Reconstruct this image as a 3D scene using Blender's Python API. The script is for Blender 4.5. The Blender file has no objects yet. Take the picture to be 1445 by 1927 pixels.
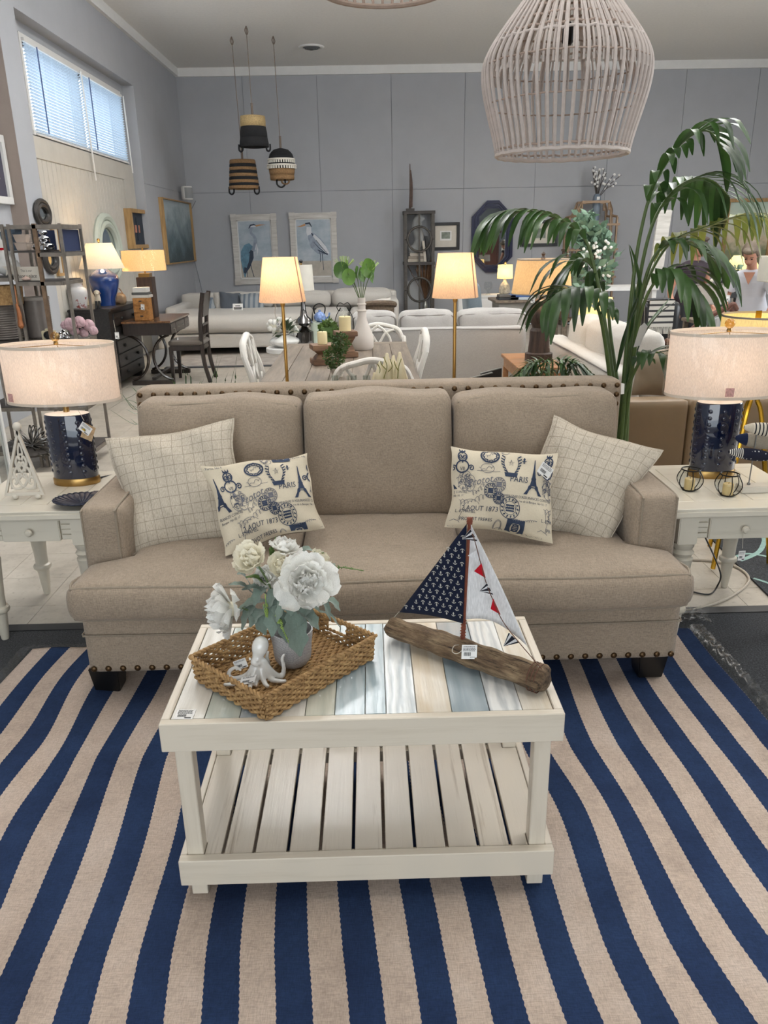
import bpy, bmesh, math, random
from mathutils import Vector, Matrix
from math import sin, cos, pi, radians, sqrt, atan2
random.seed(7)
SC = bpy.context.scene
COL = SC.collection
# ---------------------------------------------------------------- camera
FPX, IW, IH, EYE = 1458.0, 1445.0, 1927.0, 1.5
R0 = Vector((0.99962298, -0.02101809, -0.01766738))   # camera right in the room
R1 = Vector((-0.023647, -0.33200279, -0.94298195))    # camera down
R2 = Vector((0.01395406, 0.94304421, -0.33237464))    # camera forward
cam = bpy.data.cameras.new('camera'); cam.sensor_fit = 'VERTICAL'
cam.sensor_height = 24.0; cam.lens = FPX / IH * 24.0; cam.clip_start = 0.05; cam.clip_end = 200
camo = bpy.data.objects.new('camera', cam); COL.objects.link(camo)
camo.matrix_world = Matrix(((R0.x, -R1.x, -R2.x, 0), (R0.y, -R1.y, -R2.y, 0), (R0.z, -R1.z, -R2.z, EYE), (0, 0, 0, 1)))
SC.camera = camo
# ---------------------------------------------------------------- world, daylight, exposure
SC.view_settings.view_transform = 'Standard'; SC.view_settings.look = 'None'
SC.view_settings.gamma = 1.0; SC.view_settings.use_curve_mapping = False
SC.view_settings.exposure = -0.2
wd = bpy.data.worlds.new('sky'); SC.world = wd; wd.use_nodes = True
wd.node_tree.nodes['Background'].inputs[0].default_value = (0.82, 0.92, 1.0, 1)
wd.node_tree.nodes['Background'].inputs[1].default_value = 3.2
def area(name, loc, target, sx, sy, power, colr):
    l = bpy.data.lights.new(name, 'AREA'); l.shape = 'RECTANGLE'; l.size = sx; l.size_y = sy
    l.energy = power; l.color = colr
    o = bpy.data.objects.new(name, l); COL.objects.link(o); o.location = loc
    o.rotation_euler = (Vector(target) - Vector(loc)).to_track_quat('-Z', 'Y').to_euler()
    return o
# shop-front daylight behind the camera, plus unseen fill lights added at right and overhead
area('storefront_daylight', (-0.4, -3.7, 2.0), (0.0, 6, 1.7), 5.0, 3.0, 75, (1.0, 0.97, 0.93))
area('side_fill_light', (7.8, 6.0, 2.3), (0, 9.0, 4.0), 6.0, 2.2, 420, (0.9, 0.95, 1.0))  # added to brighten ceiling and back; the right wall has no window
for _x in (-0.9, 2.6):
    for _y, _p in ((1.6, 28), (5.2, 28), (9.6, 34)):
        area('overhead_fill_light', (_x, _y, 4.12), (_x, _y, 0), 0.6, 1.2, _p, (1.0, 0.94, 0.87))  # added overhead fill out of view, no fixtures modelled
area('overhead_fill_light', (6.0, 9.6, 4.12), (6.0, 9.6, 0), 0.6, 1.2, 50, (1.0, 0.94, 0.87))

# upward fill lights added above the frame to brighten the ceiling, no fixtures
for _x in (-0.6, 3.2):
    for _y, _p in ((3.2, 70), (7.0, 245)):
        area('ceiling_uplight_fill', (_x, _y, 3.62), (_x, _y, 9), 0.3, 2.2, _p, (0.93, 0.96, 1.0))

# ---------------------------------------------------------------- helpers
def ray(u, v): return R0 * ((u - IW / 2) / FPX) + R1 * ((v - IH / 2) / FPX) + R2
def aY(u, v, Y): r = ray(u, v); t = Y / r.y; return Vector((r.x * t, Y, EYE + r.z * t))
def aZ(u, v, Z): r = ray(u, v); t = (Z - EYE) / r.z; return Vector((r.x * t, r.y * t, Z))
def aX(u, v, X): r = ray(u, v); t = X / r.x; return Vector((X, r.y * t, EYE + r.z * t))
def V(*a): return Vector(a)
def lin(h):
    h = h.lstrip('#'); o = []
    for i in (0, 2, 4):
        c = int(h[i:i + 2], 16) / 255
        o.append(c / 12.92 if c <= 0.04045 else ((c + 0.055) / 1.055) ** 2.4)
    return (*o, 1.0)

INV = {}          # world->local matrix of every top-level thing
def thing(name, label, cat, loc=(0, 0, 0), rz=0.0, group=None):
    o = bpy.data.objects.new(name, None); COL.objects.link(o)
    o.empty_display_size = 0.05
    o.location = loc; o.rotation_euler = (0, 0, rz)
    o['label'] = label; o['category'] = cat
    if group: o['group'] = group
    INV[o.name] = (Matrix.Translation(Vector(loc)) @ Matrix.Rotation(rz, 4, 'Z')).inverted()
    return o
def tag(o, label, cat, group=None):
    o['label'] = label; o['category'] = cat
    if group: o['group'] = group
    return o
def root_inv(p):
    while p.parent: p = p.parent
    return INV.get(p.name, Matrix())
def place(name, mesh, parent, M):
    """one more object on shared mesh data; M is its world matrix"""
    o = bpy.data.objects.new(name, mesh); COL.objects.link(o)
    if parent:
        o.parent = parent
        L = root_inv(parent) @ M
        if parent.parent or parent.type == 'MESH':
            L = PL.get(parent.name, Matrix()).inverted() @ L
        o.matrix_basis = L; PL[o.name] = (PL.get(parent.name, Matrix()) @ L)
    else:
        o.matrix_basis = M
    return o
PL = {}           # matrices of parts placed away from their thing's origin
def dup(root, loc, rz=None, label=None):
    r = root.copy(); COL.objects.link(r); r.location = loc
    if rz is not None: r.rotation_euler = (0, 0, rz)
    if label: r['label'] = label
    INV[r.name] = (Matrix.Translation(Vector(loc)) @ Matrix.Rotation(r.rotation_euler.z, 4, 'Z')).inverted()
    for ch in list(root.children):
        c = ch.copy(); COL.objects.link(c); c.parent = r
        for g in list(ch.children):
            d = g.copy(); COL.objects.link(d); d.parent = c
    return r

class MB:
    def __init__(s): s.v = []; s.f = []
    def add(s, vs, fs):
        b = len(s.v); s.v += [Vector(p) for p in vs]; s.f += [tuple(i + b for i in f) for f in fs]; return s
    def box(s, x0, x1, y0, y1, z0, z1):
        return s.add([(x0, y0, z0), (x1, y0, z0), (x1, y1, z0), (x0, y1, z0), (x0, y0, z1), (x1, y0, z1), (x1, y1, z1), (x0, y1, z1)],
                     [(0, 3, 2, 1), (4, 5, 6, 7), (0, 1, 5, 4), (1, 2, 6, 5), (2, 3, 7, 6), (3, 0, 4, 7)])
    def bc(s, c, d, M=None):
        """box by centre and size, optionally turned"""
        vs = []
        for k in (-.5, .5):
            for (i, j) in ((-.5, -.5), (.5, -.5), (.5, .5), (-.5, .5)):
                p = Vector((i * d[0], j * d[1], k * d[2]))
                vs.append(Vector(c) + (M @ p if M else p))
        return s.add(vs, [(0, 3, 2, 1), (4, 5, 6, 7), (0, 1, 5, 4), (1, 2, 6, 5), (2, 3, 7, 6), (3, 0, 4, 7)])
    def bar(s, a, b, w, h=None):
        """square bar from a to b"""
        a = Vector(a); b = Vector(b); h = h or w; d = b - a
        q = d.to_track_quat('Z', 'Y').to_matrix()
        return s.bc((a + b) / 2, (w, h, d.length), q)
    def hexa(s, p):
        """eight corners: bottom four then top four"""
        return s.add(p, [(0, 3, 2, 1), (4, 5, 6, 7), (0, 1, 5, 4), (1, 2, 6, 5), (2, 3, 7, 6), (3, 0, 4, 7)])
    def lathe(s, c, prof, n=24, sx=1.0, sy=1.0, q=None, cap=True):
        c = Vector(c); vs = []; fs = []
        for (r, z) in prof:
            for i in range(n):
                a = 2 * pi * i / n; p = Vector((r * cos(a) * sx, r * sin(a) * sy, z))
                vs.append(c + (q @ p if q else p))
        m = len(prof)
        for k in range(m - 1):
            for i in range(n):
                j = (i + 1) % n; fs.append((k * n + i, k * n + j, (k + 1) * n + j, (k + 1) * n + i))
        if cap:
            fs.append(tuple(reversed(range(n)))); fs.append(tuple((m - 1) * n + i for i in range(n)))
        return s.add(vs, fs)
    def tube(s, pts, r, n=8, closed=False, flat=1.0):
        pts = [Vector(p) for p in pts]; m = len(pts); vs = []; fs = []
        rr = r if isinstance(r, (list, tuple)) else [r] * m
        up = None
        for k in range(m):
            if closed: d = pts[(k + 1) % m] - pts[k - 1]
            else: d = pts[min(k + 1, m - 1)] - pts[max(k - 1, 0)]
            if d.length < 1e-9: d = Vector((0, 0, 1))
            d.normalize()
            if up is None: up = Vector((0, 0, 1)) if abs(d.z) < 0.9 else Vector((0, 1, 0))
            x = up.cross(d)
            if x.length < 1e-6: x = Vector((1, 0, 0)).cross(d)
            x.normalize(); y = d.cross(x); up = y
            for i in range(n):
                a = 2 * pi * i / n; vs.append(pts[k] + (x * cos(a) + y * (sin(a) * flat)) * rr[k])
        for k in range(m if closed else m - 1):
            k2 = (k + 1) % m
            for i in range(n):
                j = (i + 1) % n; fs.append((k * n + i, k * n + j, k2 * n + j, k2 * n + i))
        if not closed:
            fs.append(tuple(reversed(range(n)))); fs.append(tuple((m - 1) * n + i for i in range(n)))
        return s.add(vs, fs)
    def grid(s, fn, nu, nv, cu=False, cv=False):
        vs = []; fs = []; mu = nu if cu else nu + 1; mv = nv if cv else nv + 1
        for i in range(mu):
            for j in range(mv): vs.append(fn(i / nu, j / nv))
        for i in range(nu):
            for j in range(nv):
                i2 = (i + 1) % mu; j2 = (j + 1) % mv
                fs.append((i * mv + j, i2 * mv + j, i2 * mv + j2, i * mv + j2))
        return s.add(vs, fs)
    def ball(s, c, r, nu=16, nv=10, q=None):
        r = r if isinstance(r, (list, tuple)) else (r, r, r); c = Vector(c)
        vs = []; fs = []
        for j in range(1, nv):
            t = pi * j / nv
            for i in range(nu):
                a = 2 * pi * i / nu; p = Vector((r[0] * sin(t) * cos(a), r[1] * sin(t) * sin(a), -r[2] * cos(t)))
                vs.append(c + (q @ p if q else p))
        lo = Vector((0, 0, -r[2])); hi = Vector((0, 0, r[2]))
        vs += [c + (q @ lo if q else lo), c + (q @ hi if q else hi)]
        for j in range(nv - 2):
            for i in range(nu):
                k = (i + 1) % nu; fs.append((j * nu + i, j * nu + k, (j + 1) * nu + k, (j + 1) * nu + i))
        L = len(vs) - 2
        for i in range(nu):
            k = (i + 1) % nu; fs.append((L, k, i)); fs.append((L + 1, (nv - 2) * nu + i, (nv - 2) * nu + k))
        return s.add(vs, fs)
    def prism(s, poly, o, ex, ey, ez):
        """flat outline poly (x,y) in the plane o,ex,ey, given thickness along ez"""
        o, ex, ey, ez = map(Vector, (o, ex, ey, ez)); n = len(poly)
        vs = [o + ex * x + ey * y for x, y in poly] + [o + ex * x + ey * y + ez for x, y in poly]
        fs = [tuple(reversed(range(n))), tuple(range(n, 2 * n))] + [(i, (i + 1) % n, n + (i + 1) % n, n + i) for i in range(n)]
        return s.add(vs, fs)
    def lattice(s, nx, ny, nz, fn):
        """closed surface of a subdivided cube, fn maps (-1..1)^3 to a point"""
        idx = {}; vs = []
        def g(i, j, k):
            if (i, j, k) not in idx:
                idx[(i, j, k)] = len(vs); vs.append(Vector(fn(2 * i / nx - 1, 2 * j / ny - 1, 2 * k / nz - 1)))
            return idx[(i, j, k)]
        fs = []
        for i in range(nx):
            for j in range(ny):
                fs.append((g(i, j, 0), g(i, j + 1, 0), g(i + 1, j + 1, 0), g(i + 1, j, 0)))
                fs.append((g(i, j, nz), g(i + 1, j, nz), g(i + 1, j + 1, nz), g(i, j + 1, nz)))
        for i in range(nx):
            for k in range(nz):
                fs.append((g(i, 0, k), g(i + 1, 0, k), g(i + 1, 0, k + 1), g(i, 0, k + 1)))
                fs.append((g(i, ny, k), g(i, ny, k + 1), g(i + 1, ny, k + 1), g(i + 1, ny, k)))
        for j in range(ny):
            for k in range(nz):
                fs.append((g(0, j, k), g(0, j, k + 1), g(0, j + 1, k + 1), g(0, j + 1, k)))
                fs.append((g(nx, j, k), g(nx, j + 1, k), g(nx, j + 1, k + 1), g(nx, j, k + 1)))
        return s.add(vs, fs)
    def soft(s, x0, x1, y0, y1, z0, z1, r=0.03, bul=(0, 0, 0), n=(14, 10, 8), wob=0.0, M=None):
        """cushion: rounded box with bulging faces"""
        c = Vector(((x0 + x1) / 2, (y0 + y1) / 2, (z0 + z1) / 2)); h = Vector(((x1 - x0) / 2, (y1 - y0) / 2, (z1 - z0) / 2))
        ph = random.random() * 9
        def fn(u, v, w):
            e = lambda t: sin(t * pi / 2) * 0.7 + t * 0.3
            U, Vv, Wv = e(u), e(v), e(w)
            p = Vector((U * h.x, Vv * h.y, Wv * h.z))
            q = Vector([max(-(h[i] - r), min(h[i] - r, p[i])) for i in range(3)]); d = p - q
            if d.length > 1e-9:
                mx = max(abs(d.x), abs(d.y), abs(d.z)); p = q + d.normalized() * (mx if mx < r else r)
            a, b, cc = 1 - U * U, 1 - Vv * Vv, 1 - Wv * Wv
            p.x += U * bul[0] * b * cc; p.y += Vv * bul[1] * a * cc; p.z += Wv * bul[2] * a * b
            if wob:
                k = wob * sin(7 * u + ph + 3 * w) * sin(5 * v + 2 * ph + 4 * u)
                p += Vector((0, Vv * k * a, Wv * k * a))
            return c + (M @ p if M else p)
        return s.lattice(n[0], n[1], n[2], fn)
    def build(s, name, mat, parent=None, smooth=True, ang=40, bev=0, seg=2, world=True):
        me = bpy.data.meshes.new(name)
        vs = s.v
        if parent is not None and world:
            I = root_inv(parent); vs = [I @ p for p in vs]
            if parent.name in PL: J = PL[parent.name].inverted(); vs = [J @ p for p in vs]
        me.from_pydata([tuple(p) for p in vs], [], s.f); me.update()
        bm = bmesh.new(); bm.from_mesh(me)
        if bev:
            bmesh.ops.bevel(bm, geom=[e for e in bm.edges if e.is_manifold and e.calc_face_angle(0) > 0.5], offset=bev, segments=seg, affect='EDGES', clamp_overlap=True)
        bmesh.ops.recalc_face_normals(bm, faces=bm.faces)
        bm.to_mesh(me); bm.free()
        if smooth:
            me.shade_smooth()
            if ang < 180: me.set_sharp_from_angle(angle=radians(ang))
        me.materials.append(mat)
        o = bpy.data.objects.new(name, me); COL.objects.link(o)
        if parent is not None: o.parent = parent
        return o
def struct(o): o['kind'] = 'structure'; return o
def stuff(o): o['kind'] = 'stuff'; return o
def bez(p, n=12):
    """smooth path through control points (Catmull-Rom)"""
    p = [Vector(q) for q in p]; out = []
    P = [p[0] * 2 - p[1]] + p + [p[-1] * 2 - p[-2]]
    for i in range(1, len(P) - 2):
        for k in range(n):
            t = k / n; a, b, c, d = P[i - 1], P[i], P[i + 1], P[i + 2]
            out.append(0.5 * ((2 * b) + (c - a) * t + (2 * a - 5 * b + 4 * c - d) * t * t + (3 * b - a - 3 * c + d) * t ** 3))
    out.append(p[-1]); return out
def rloop(x0, x1, y0, y1, r, n=5):
    o = []
    for (cx, cy, a0) in ((x1 - r, y1 - r, 0), (x0 + r, y1 - r, 90), (x0 + r, y0 + r, 180), (x1 - r, y0 + r, 270)):
        for k in range(n + 1): a = radians(a0 + 90 * k / n); o.append((cx + r * cos(a), cy + r * sin(a)))
    return o
_tc = {}
def glyphs(txt, shear=0.0):
    """triangulated lettering in a unit of cap height, centred"""
    if (txt, shear) in _tc: return _tc[(txt, shear)]
    c = bpy.data.curves.new('lettering', 'FONT'); c.body = txt; c.size = 1.0; c.shear = shear; c.resolution_u = 2
    c.align_x = 'CENTER'; c.align_y = 'CENTER'
    ob = bpy.data.objects.new('lettering', c); COL.objects.link(ob)
    dg = bpy.context.evaluated_depsgraph_get(); me = bpy.data.meshes.new_from_object(ob.evaluated_get(dg))
    r = ([(v.co.x, v.co.y) for v in me.vertices], [tuple(p.vertices) for p in me.polygons])
    bpy.data.objects.remove(ob); bpy.data.meshes.remove(me); bpy.data.curves.remove(c)
    _tc[(txt, shear)] = r; return r

# ---------------------------------------------------------------- materials
MT = {}
def nt(name):
    m = bpy.data.materials.new(name); m.use_nodes = True
    return m, m.node_tree, m.node_tree.nodes['Principled BSDF']
def coords(t, scale=(1, 1, 1), kind='Object'):
    a = t.nodes.new('ShaderNodeTexCoord'); b = t.nodes.new('ShaderNodeMapping'); b.inputs['Scale'].default_value = scale
    t.links.new(a.outputs[kind], b.inputs[0]); return b.outputs[0]
def noise(t, vec, sc, det=3, rough=.6):
    n = t.nodes.new('ShaderNodeTexNoise'); n.inputs['Scale'].default_value = sc; n.inputs['Detail'].default_value = det
    n.inputs['Roughness'].default_value = rough
    if vec is not None: t.links.new(vec, n.inputs['Vector'])
    return n.outputs['Fac']
def ramp(t, fac, stops):
    r = t.nodes.new('ShaderNodeValToRGB'); e = r.color_ramp.elements
    while len(e) < len(stops): e.new(0.5)
    for k, (p, c) in enumerate(stops): e[k].position = p; e[k].color = c
    t.links.new(fac, r.inputs[0]); return r.outputs[0]
def bump(t, b, h, dist, st=1.0):
    n = t.nodes.new('ShaderNodeBump'); n.inputs['Distance'].default_value = dist; n.inputs['Strength'].default_value = st
    t.links.new(h, n.inputs['Height']); t.links.new(n.outputs[0], b.inputs['Normal'])
def shade(c, k): return (min(1, c[0] * k), min(1, c[1] * k), min(1, c[2] * k), 1)
def plain(name, col, rough=.5, metal=0.0, var=.06, sc=8, bmp=0.0, coat=0.0, spec=.5):
    if name in MT: return MT[name]
    m, t, b = nt(name); c = lin(col); v = coords(t); f = noise(t, v, sc, 4)
    t.links.new(ramp(t, f, [(.3, shade(c, 1 - var)), (.7, shade(c, 1 + var))]), b.inputs['Base Color'])
    b.inputs['Roughness'].default_value = rough; b.inputs['Metallic'].default_value = metal
    b.inputs['Coat Weight'].default_value = coat; b.inputs['Specular IOR Level'].default_value = spec
    if bmp: bump(t, b, noise(t, v, sc * 6, 3), bmp)
    MT[name] = m; return m
def fabric(name, col, thread=900, var=.16, bmp=.0006, col2=None, sheen=.15):
    """woven cloth: two crossed stretched noises"""
    if name in MT: return MT[name]
    m, t, b = nt(name); c = lin(col); c2 = lin(col2) if col2 else shade(c, 1 - var)
    a = noise(t, coords(t, (1, .12, .25)), thread, 2); d = noise(t, coords(t, (.12, 1, 1)), thread, 2)
    mx = t.nodes.new('ShaderNodeMath'); mx.operation = 'ADD'; t.links.new(a, mx.inputs[0]); t.links.new(d, mx.inputs[1])
    l = noise(t, coords(t), 6, 2)
    m2 = t.nodes.new('ShaderNodeMath'); m2.operation = 'MULTIPLY_ADD'; t.links.new(l, m2.inputs[0]); m2.inputs[1].default_value = .35; t.links.new(mx.outputs[0], m2.inputs[2])
    m3 = t.nodes.new('ShaderNodeMath'); m3.operation = 'MULTIPLY'; t.links.new(m2.outputs[0], m3.inputs[0]); m3.inputs[1].default_value = .42
    t.links.new(ramp(t, m3.outputs[0], [(.34, c2), (.64, shade(c, 1 + var))]), b.inputs['Base Color'])
    b.inputs['Roughness'].default_value = .92; b.inputs['Sheen Weight'].default_value = sheen; b.inputs['Specular IOR Level'].default_value = .2
    bump(t, b, mx.outputs[0], bmp, .6)
    MT[name] = m; return m
def wood(name, c1, c2, ax=1, sc=6, rough=.45, stretch=.08, c3=None, bmp=.0008, coat=0.0, lo=.35, hi=.65):
    """long grain along axis ax"""
    if name in MT: return MT[name]
    m, t, b = nt(name); s = [1, 1, 1]; s[ax] = stretch
    v = coords(t, tuple(s)); f = noise(t, v, sc * 4, 6, .65)
    st = [(lo, lin(c1)), (hi, lin(c2))]
    if c3: st.append((min(.97, hi + .12), lin(c3)))
    t.links.new(ramp(t, f, st), b.inputs['Base Color'])
    b.inputs['Roughness'].default_value = rough; b.inputs['Coat Weight'].default_value = coat; b.inputs['Coat Roughness'].default_value = .12
    bump(t, b, f, bmp); MT[name] = m; return m
def glass(name, tint='FFFFFF', rough=0.0, alpha=.25):
    """thin clear film or glass wall: mostly lets light straight through"""
    if name in MT: return MT[name]
    m, t, b = nt(name); t.nodes.remove(b); o = t.nodes['Material Output']
    tr = t.nodes.new('ShaderNodeBsdfTransparent'); tr.inputs[0].default_value = lin(tint)
    gl = t.nodes.new('ShaderNodeBsdfGlossy'); gl.inputs['Roughness'].default_value = rough
    fr = t.nodes.new('ShaderNodeLayerWeight'); pw = t.nodes.new('ShaderNodeMath'); pw.operation = 'POWER'; pw.inputs[1].default_value = 4; t.links.new(fr.outputs['Facing'], pw.inputs[0])
    ad = t.nodes.new('ShaderNodeMath'); ad.operation = 'MULTIPLY_ADD'; ad.inputs[1].default_value = .5; ad.inputs[2].default_value = .02 + alpha * .1
    t.links.new(pw.outputs[0], ad.inputs[0])
    mx = t.nodes.new('ShaderNodeMixShader'); t.links.new(ad.outputs[0], mx.inputs[0]); t.links.new(tr.outputs[0], mx.inputs[1]); t.links.new(gl.outputs[0], mx.inputs[2])
    t.links.new(mx.outputs[0], o.inputs[0]); MT[name] = m; return m
def shadecloth(name, col, trans=.55, thread=500):
    """lampshade cloth that lets lamp light through"""
    if name in MT: return MT[name]
    m, t, b = nt(name); t.nodes.remove(b); o = t.nodes['Material Output']; c = lin(col)
    f = noise(t, coords(t, (1, 1, .2)), thread, 2); cc = ramp(t, f, [(.35, shade(c, .88)), (.65, shade(c, 1.08))])
    d = t.nodes.new('ShaderNodeBsdfDiffuse'); x = t.nodes.new('ShaderNodeBsdfTranslucent')
    t.links.new(cc, d.inputs[0]); t.links.new(cc, x.inputs[0])
    mx = t.nodes.new('ShaderNodeMixShader'); mx.inputs[0].default_value = trans
    t.links.new(d.outputs[0], mx.inputs[1]); t.links.new(x.outputs[0], mx.inputs[2]); t.links.new(mx.outputs[0], o.inputs[0])
    MT[name] = m; return m
def bulb(name, loc, power, colr=(1, .72, .42), r=.035):
    l = bpy.data.lights.new(name, 'POINT'); l.energy = power; l.color = colr; l.shadow_soft_size = r
    o = bpy.data.objects.new(name, l); COL.objects.link(o); o.location = loc; return o
# ================================================================ ROOM
XL, XP, XR, YB, ZC = -3.2, -3.05, 8.0, 14.35, 4.17
YP0, YP1, YP2, YP3 = 7.56, 7.95, 11.65, 14.35
m_wall = plain('wall_paint', 'A3A5A9', .85, var=.03, sc=3, bmp=.0006)
m_tan = plain('tan_reveal_paint', '8E8179', .85, var=.04)
m_white = plain('white_trim_paint', 'DAD9D6', .55, var=.03)
m_cream = plain('cream_plank_paint', 'B8B4AB', .7, var=.06, sc=5, bmp=.0004)
m_grout = plain('floor_joint', '6E665B', .8)
m_ceil = plain('ceiling_texture', 'E2E0DC', .9, var=.03, sc=30, bmp=.006)
# floor and its tiles
fl = struct(MB().box(-3.7, XR, -4, YB, -.05, -.003).build('floor', m_grout, smooth=False))
def tilemat():
    m, t, b = nt('vinyl_tile'); v = coords(t, (1, 1, 1)); oi = t.nodes.new('ShaderNodeObjectInfo')
    ad = t.nodes.new('ShaderNodeVectorMath'); ad.operation = 'ADD'; t.links.new(v, ad.inputs[0]); t.links.new(oi.outputs['Location'], ad.inputs[1])
    f = noise(t, ad.outputs[0], 5, 8, .72); g = noise(t, ad.outputs[0], 40, 4, .7)
    c = ramp(t, f, [(.25, lin('9C9488')), (.5, lin('B9B1A4')), (.75, lin('C9C2B6'))])
    d = ramp(t, g, [(.27, (.55, .52, .47, 1)), (.4, (1, 1, 1, 1))])
    mx = t.nodes.new('ShaderNodeMix'); mx.data_type = 'RGBA'; mx.blend_type = 'MULTIPLY'; mx.inputs[0].default_value = .8
    t.links.new(c, mx.inputs[6]); t.links.new(d, mx.inputs[7]); t.links.new(mx.outputs[2], b.inputs['Base Color'])
    b.inputs['Roughness'].default_value = .32; bump(t, b, g, .0004); return m
m_tile = tilemat(); TS = .305
tmesh = None; rest = MB()
for i in range(-12, 27):
    for j in range(-4, 47):
        x0, y0 = .06 + i * TS, .07 + j * TS
        if x0 < -3.3 or x0 + TS > 7.9 or y0 + TS > YB: continue
        near = (x0 < -.7 and 2.75 < y0 < 9.3 and x0 > -.36 * (y0 + .3) - .35) or (1.0 < x0 < 2.1 and 2.6 < y0 < 4.2)
        if near:
            if tmesh is None:
                o = MB().box(-TS / 2 + .001, TS / 2 - .001, -TS / 2 + .001, TS / 2 - .001, -.006, 0).build('floor_tile', m_tile, smooth=False); tmesh = o.data
                bpy.data.objects.remove(o)
            place('floor_tile', tmesh, fl, Matrix.Translation((x0 + TS / 2, y0 + TS / 2, 0)))
        else: rest.box(x0 + .001, x0 + TS - .001, y0 + .001, y0 + TS - .001, -.006, 0)
stuff(rest.build('distant_floor_tiles', m_tile, fl, smooth=False))
struct(MB().box(-3.7, XR, -4, YB + .2, ZC, ZC + .1).build('ceiling', m_ceil, smooth=False))
# back wall with its sheet panels
wb = struct(MB().box(-3.7, XR, YB, YB + .2, 0, ZC).build('wall_back', plain('panel_joint', '84878A', .9), smooth=False))
ZS = aY(800, 356, YB).z
pw = 1.22
for zz in ((0.0, ZS - .004), (ZS + .004, ZC)):
    x = XP - .15
    while x < XR - .1:
        MB().box(x + .003, min(XR, x + pw) - .003, YB - .012, YB + .01, *zz).build('wall_panel', m_wall, wb, smooth=False)
        x += pw
struct(MB().box(XR, XR + .15, -4, YB, 0, ZC).build('wall_right', m_wall, smooth=False))
struct(MB().box(-3.7, -2.95, -4.15, -4, 0, ZC).box(2.15, XR, -4.15, -4, 0, ZC).box(-2.95, 2.15, -4.15, -4, 3.5, ZC).build('wall_front', m_wall, smooth=False))
# left wall: set-back near part, pier, window bay with plank cladding, far pier
struct(MB().box(XL - .15, XL, -4, YP0, 0, ZC).build('wall_left', m_wall, smooth=False))
pr = struct(MB().box(XL - .15, XP, YP0 + .004, YP1, 0, ZC).build('wall_left_pier', m_wall, smooth=False))
MB().box(XL, XP - .002, YP0, YP0 + .006, 0, ZC).build('pier_face', m_tan, pr, smooth=False)
struct(MB().box(XL - .15, XP, YP2, YB, 0, ZC).build('wall_left_far', m_wall, smooth=False))
BZ = aX(150, 95, XP).z
struct(MB().box(XL - .15, XP, YP1, YP2, BZ, ZC).build('wall_left_lintel', m_wall, smooth=False))
# window opening in the recess
wy0, wy1 = aX(62, 245, XL).y, aX(238, 300, XL).y
wz0, wz1 = 2.55, 3.34
bay = struct(MB().box(XL - .15, XL, YP1, wy0, 0, BZ).box(XL - .15, XL, wy1, YP2, 0, BZ).box(XL - .15, XL, wy0, wy1, 0, wz0).box(XL - .15, XL, wy0, wy1, wz1, BZ)
             .build('wall_left_bay', m_wall, smooth=False))
pz = aX(165, 322, XL).z
y = YP1 + .35
MB().box(XL - .01, XL + .028, YP1 + .3, YP2 - .45, pz, pz + .2).build('ledge_board', m_cream, bay, smooth=False, bev=.003)
k = 0
while y < YP2 - .55:
    MB().box(XL - .01, XL + .016, y + .004, y + .118, .02, pz).build('plank', m_cream, bay, smooth=False, bev=.003, seg=1); y += .122; k += 1
MB().box(XL - .01, XL + .02, YP2 - .5, YP2 - .03, .02, pz + .2).build('cladding_board', m_cream, bay, smooth=False)
MB().box(XL - .01, XL + .02, YP1 + .02, YP1 + .3, .02, pz + .2).build('cladding_board', m_wall, bay, smooth=False)
w1 = struct(MB().box(XL - .12, XL + .012, wy0 - .03, wy1 + .03, wz1, wz1 + .04).box(XL - .12, XL + .02, wy0 - .03, wy1 + .03, wz0 - .04, wz0)
            .box(XL - .12, XL + .012, wy0 - .03, wy0 + .02, wz0, wz1).box(XL - .12, XL + .012, wy1 - .02, wy1 + .03, wz0, wz1).build('window_1', m_white, smooth=False))
ym = aX(152, 200, XL).y
MB().box(XL - .1, XL, ym - .03, ym + .03, wz0, wz1).build('mullion', m_white, w1, smooth=False)
for a, b in ((wy0 + .02, ym - .03), (ym + .03, wy1 - .02)):
    MB().box(XL - .1, XL - .094, a, b, wz0, wz1).build('pane', glass('window_glass'), w1, smooth=False)
m_blind = shadecloth('blind_slat_plastic', 'E4EEF8', .62, 40)
m_cordb = plain('blind_cord', '4D5F86', .6)
for q, (a, b) in enumerate(((wy0 + .01, ym - .012), (ym + .012, wy1 - .01))):
    bl = thing('window_blind', ('white slatted blind over the nearer half of the high window' if q == 0 else 'white slatted blind over the farther half of the high window'), 'blind', (XL + .01, (a + b) / 2, wz1))
    n = 27; h = (wz1 - wz0) / n
    MB().box(XL + .005, XL + .04, a, b, wz1 - .03, wz1).build('head_rail', m_white, bl, smooth=False, bev=.003)
    me = None
    for i in range(1, n + 1):
        z = wz1 - .02 - i * h
        if me is None:
            me = MB().bc((XL + .022, (a + b) / 2, 0), (.027, b - a - .01, .0015), Matrix.Rotation(radians(-36), 3, 'Y')).build('slat', m_blind, bl, smooth=False)
            me.location.z = z; base = me
        else:
            c = base.copy(); COL.objects.link(c); c.parent = bl; c.location.z = z
    MB().box(XL + .01, XL + .036, a, b, wz0 - .04, wz0 - .022).build('bottom_rail', m_white, bl, smooth=False)
    yc = a + (.18 if q == 0 else .16) * (b - a)
    MB().tube([(XL + .05, yc, wz1 - .03), (XL + .05, yc, wz0)], .007, 6).build('ladder_tape', m_cordb, bl)
    MB().tube([(XL + .06, b - .02, wz1 - .02), (XL + .06, b + .02, wz0 - .35 if q == 0 else wz0 - .15)], .009, 6).build('tilt_wand', m_white, bl)
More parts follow.
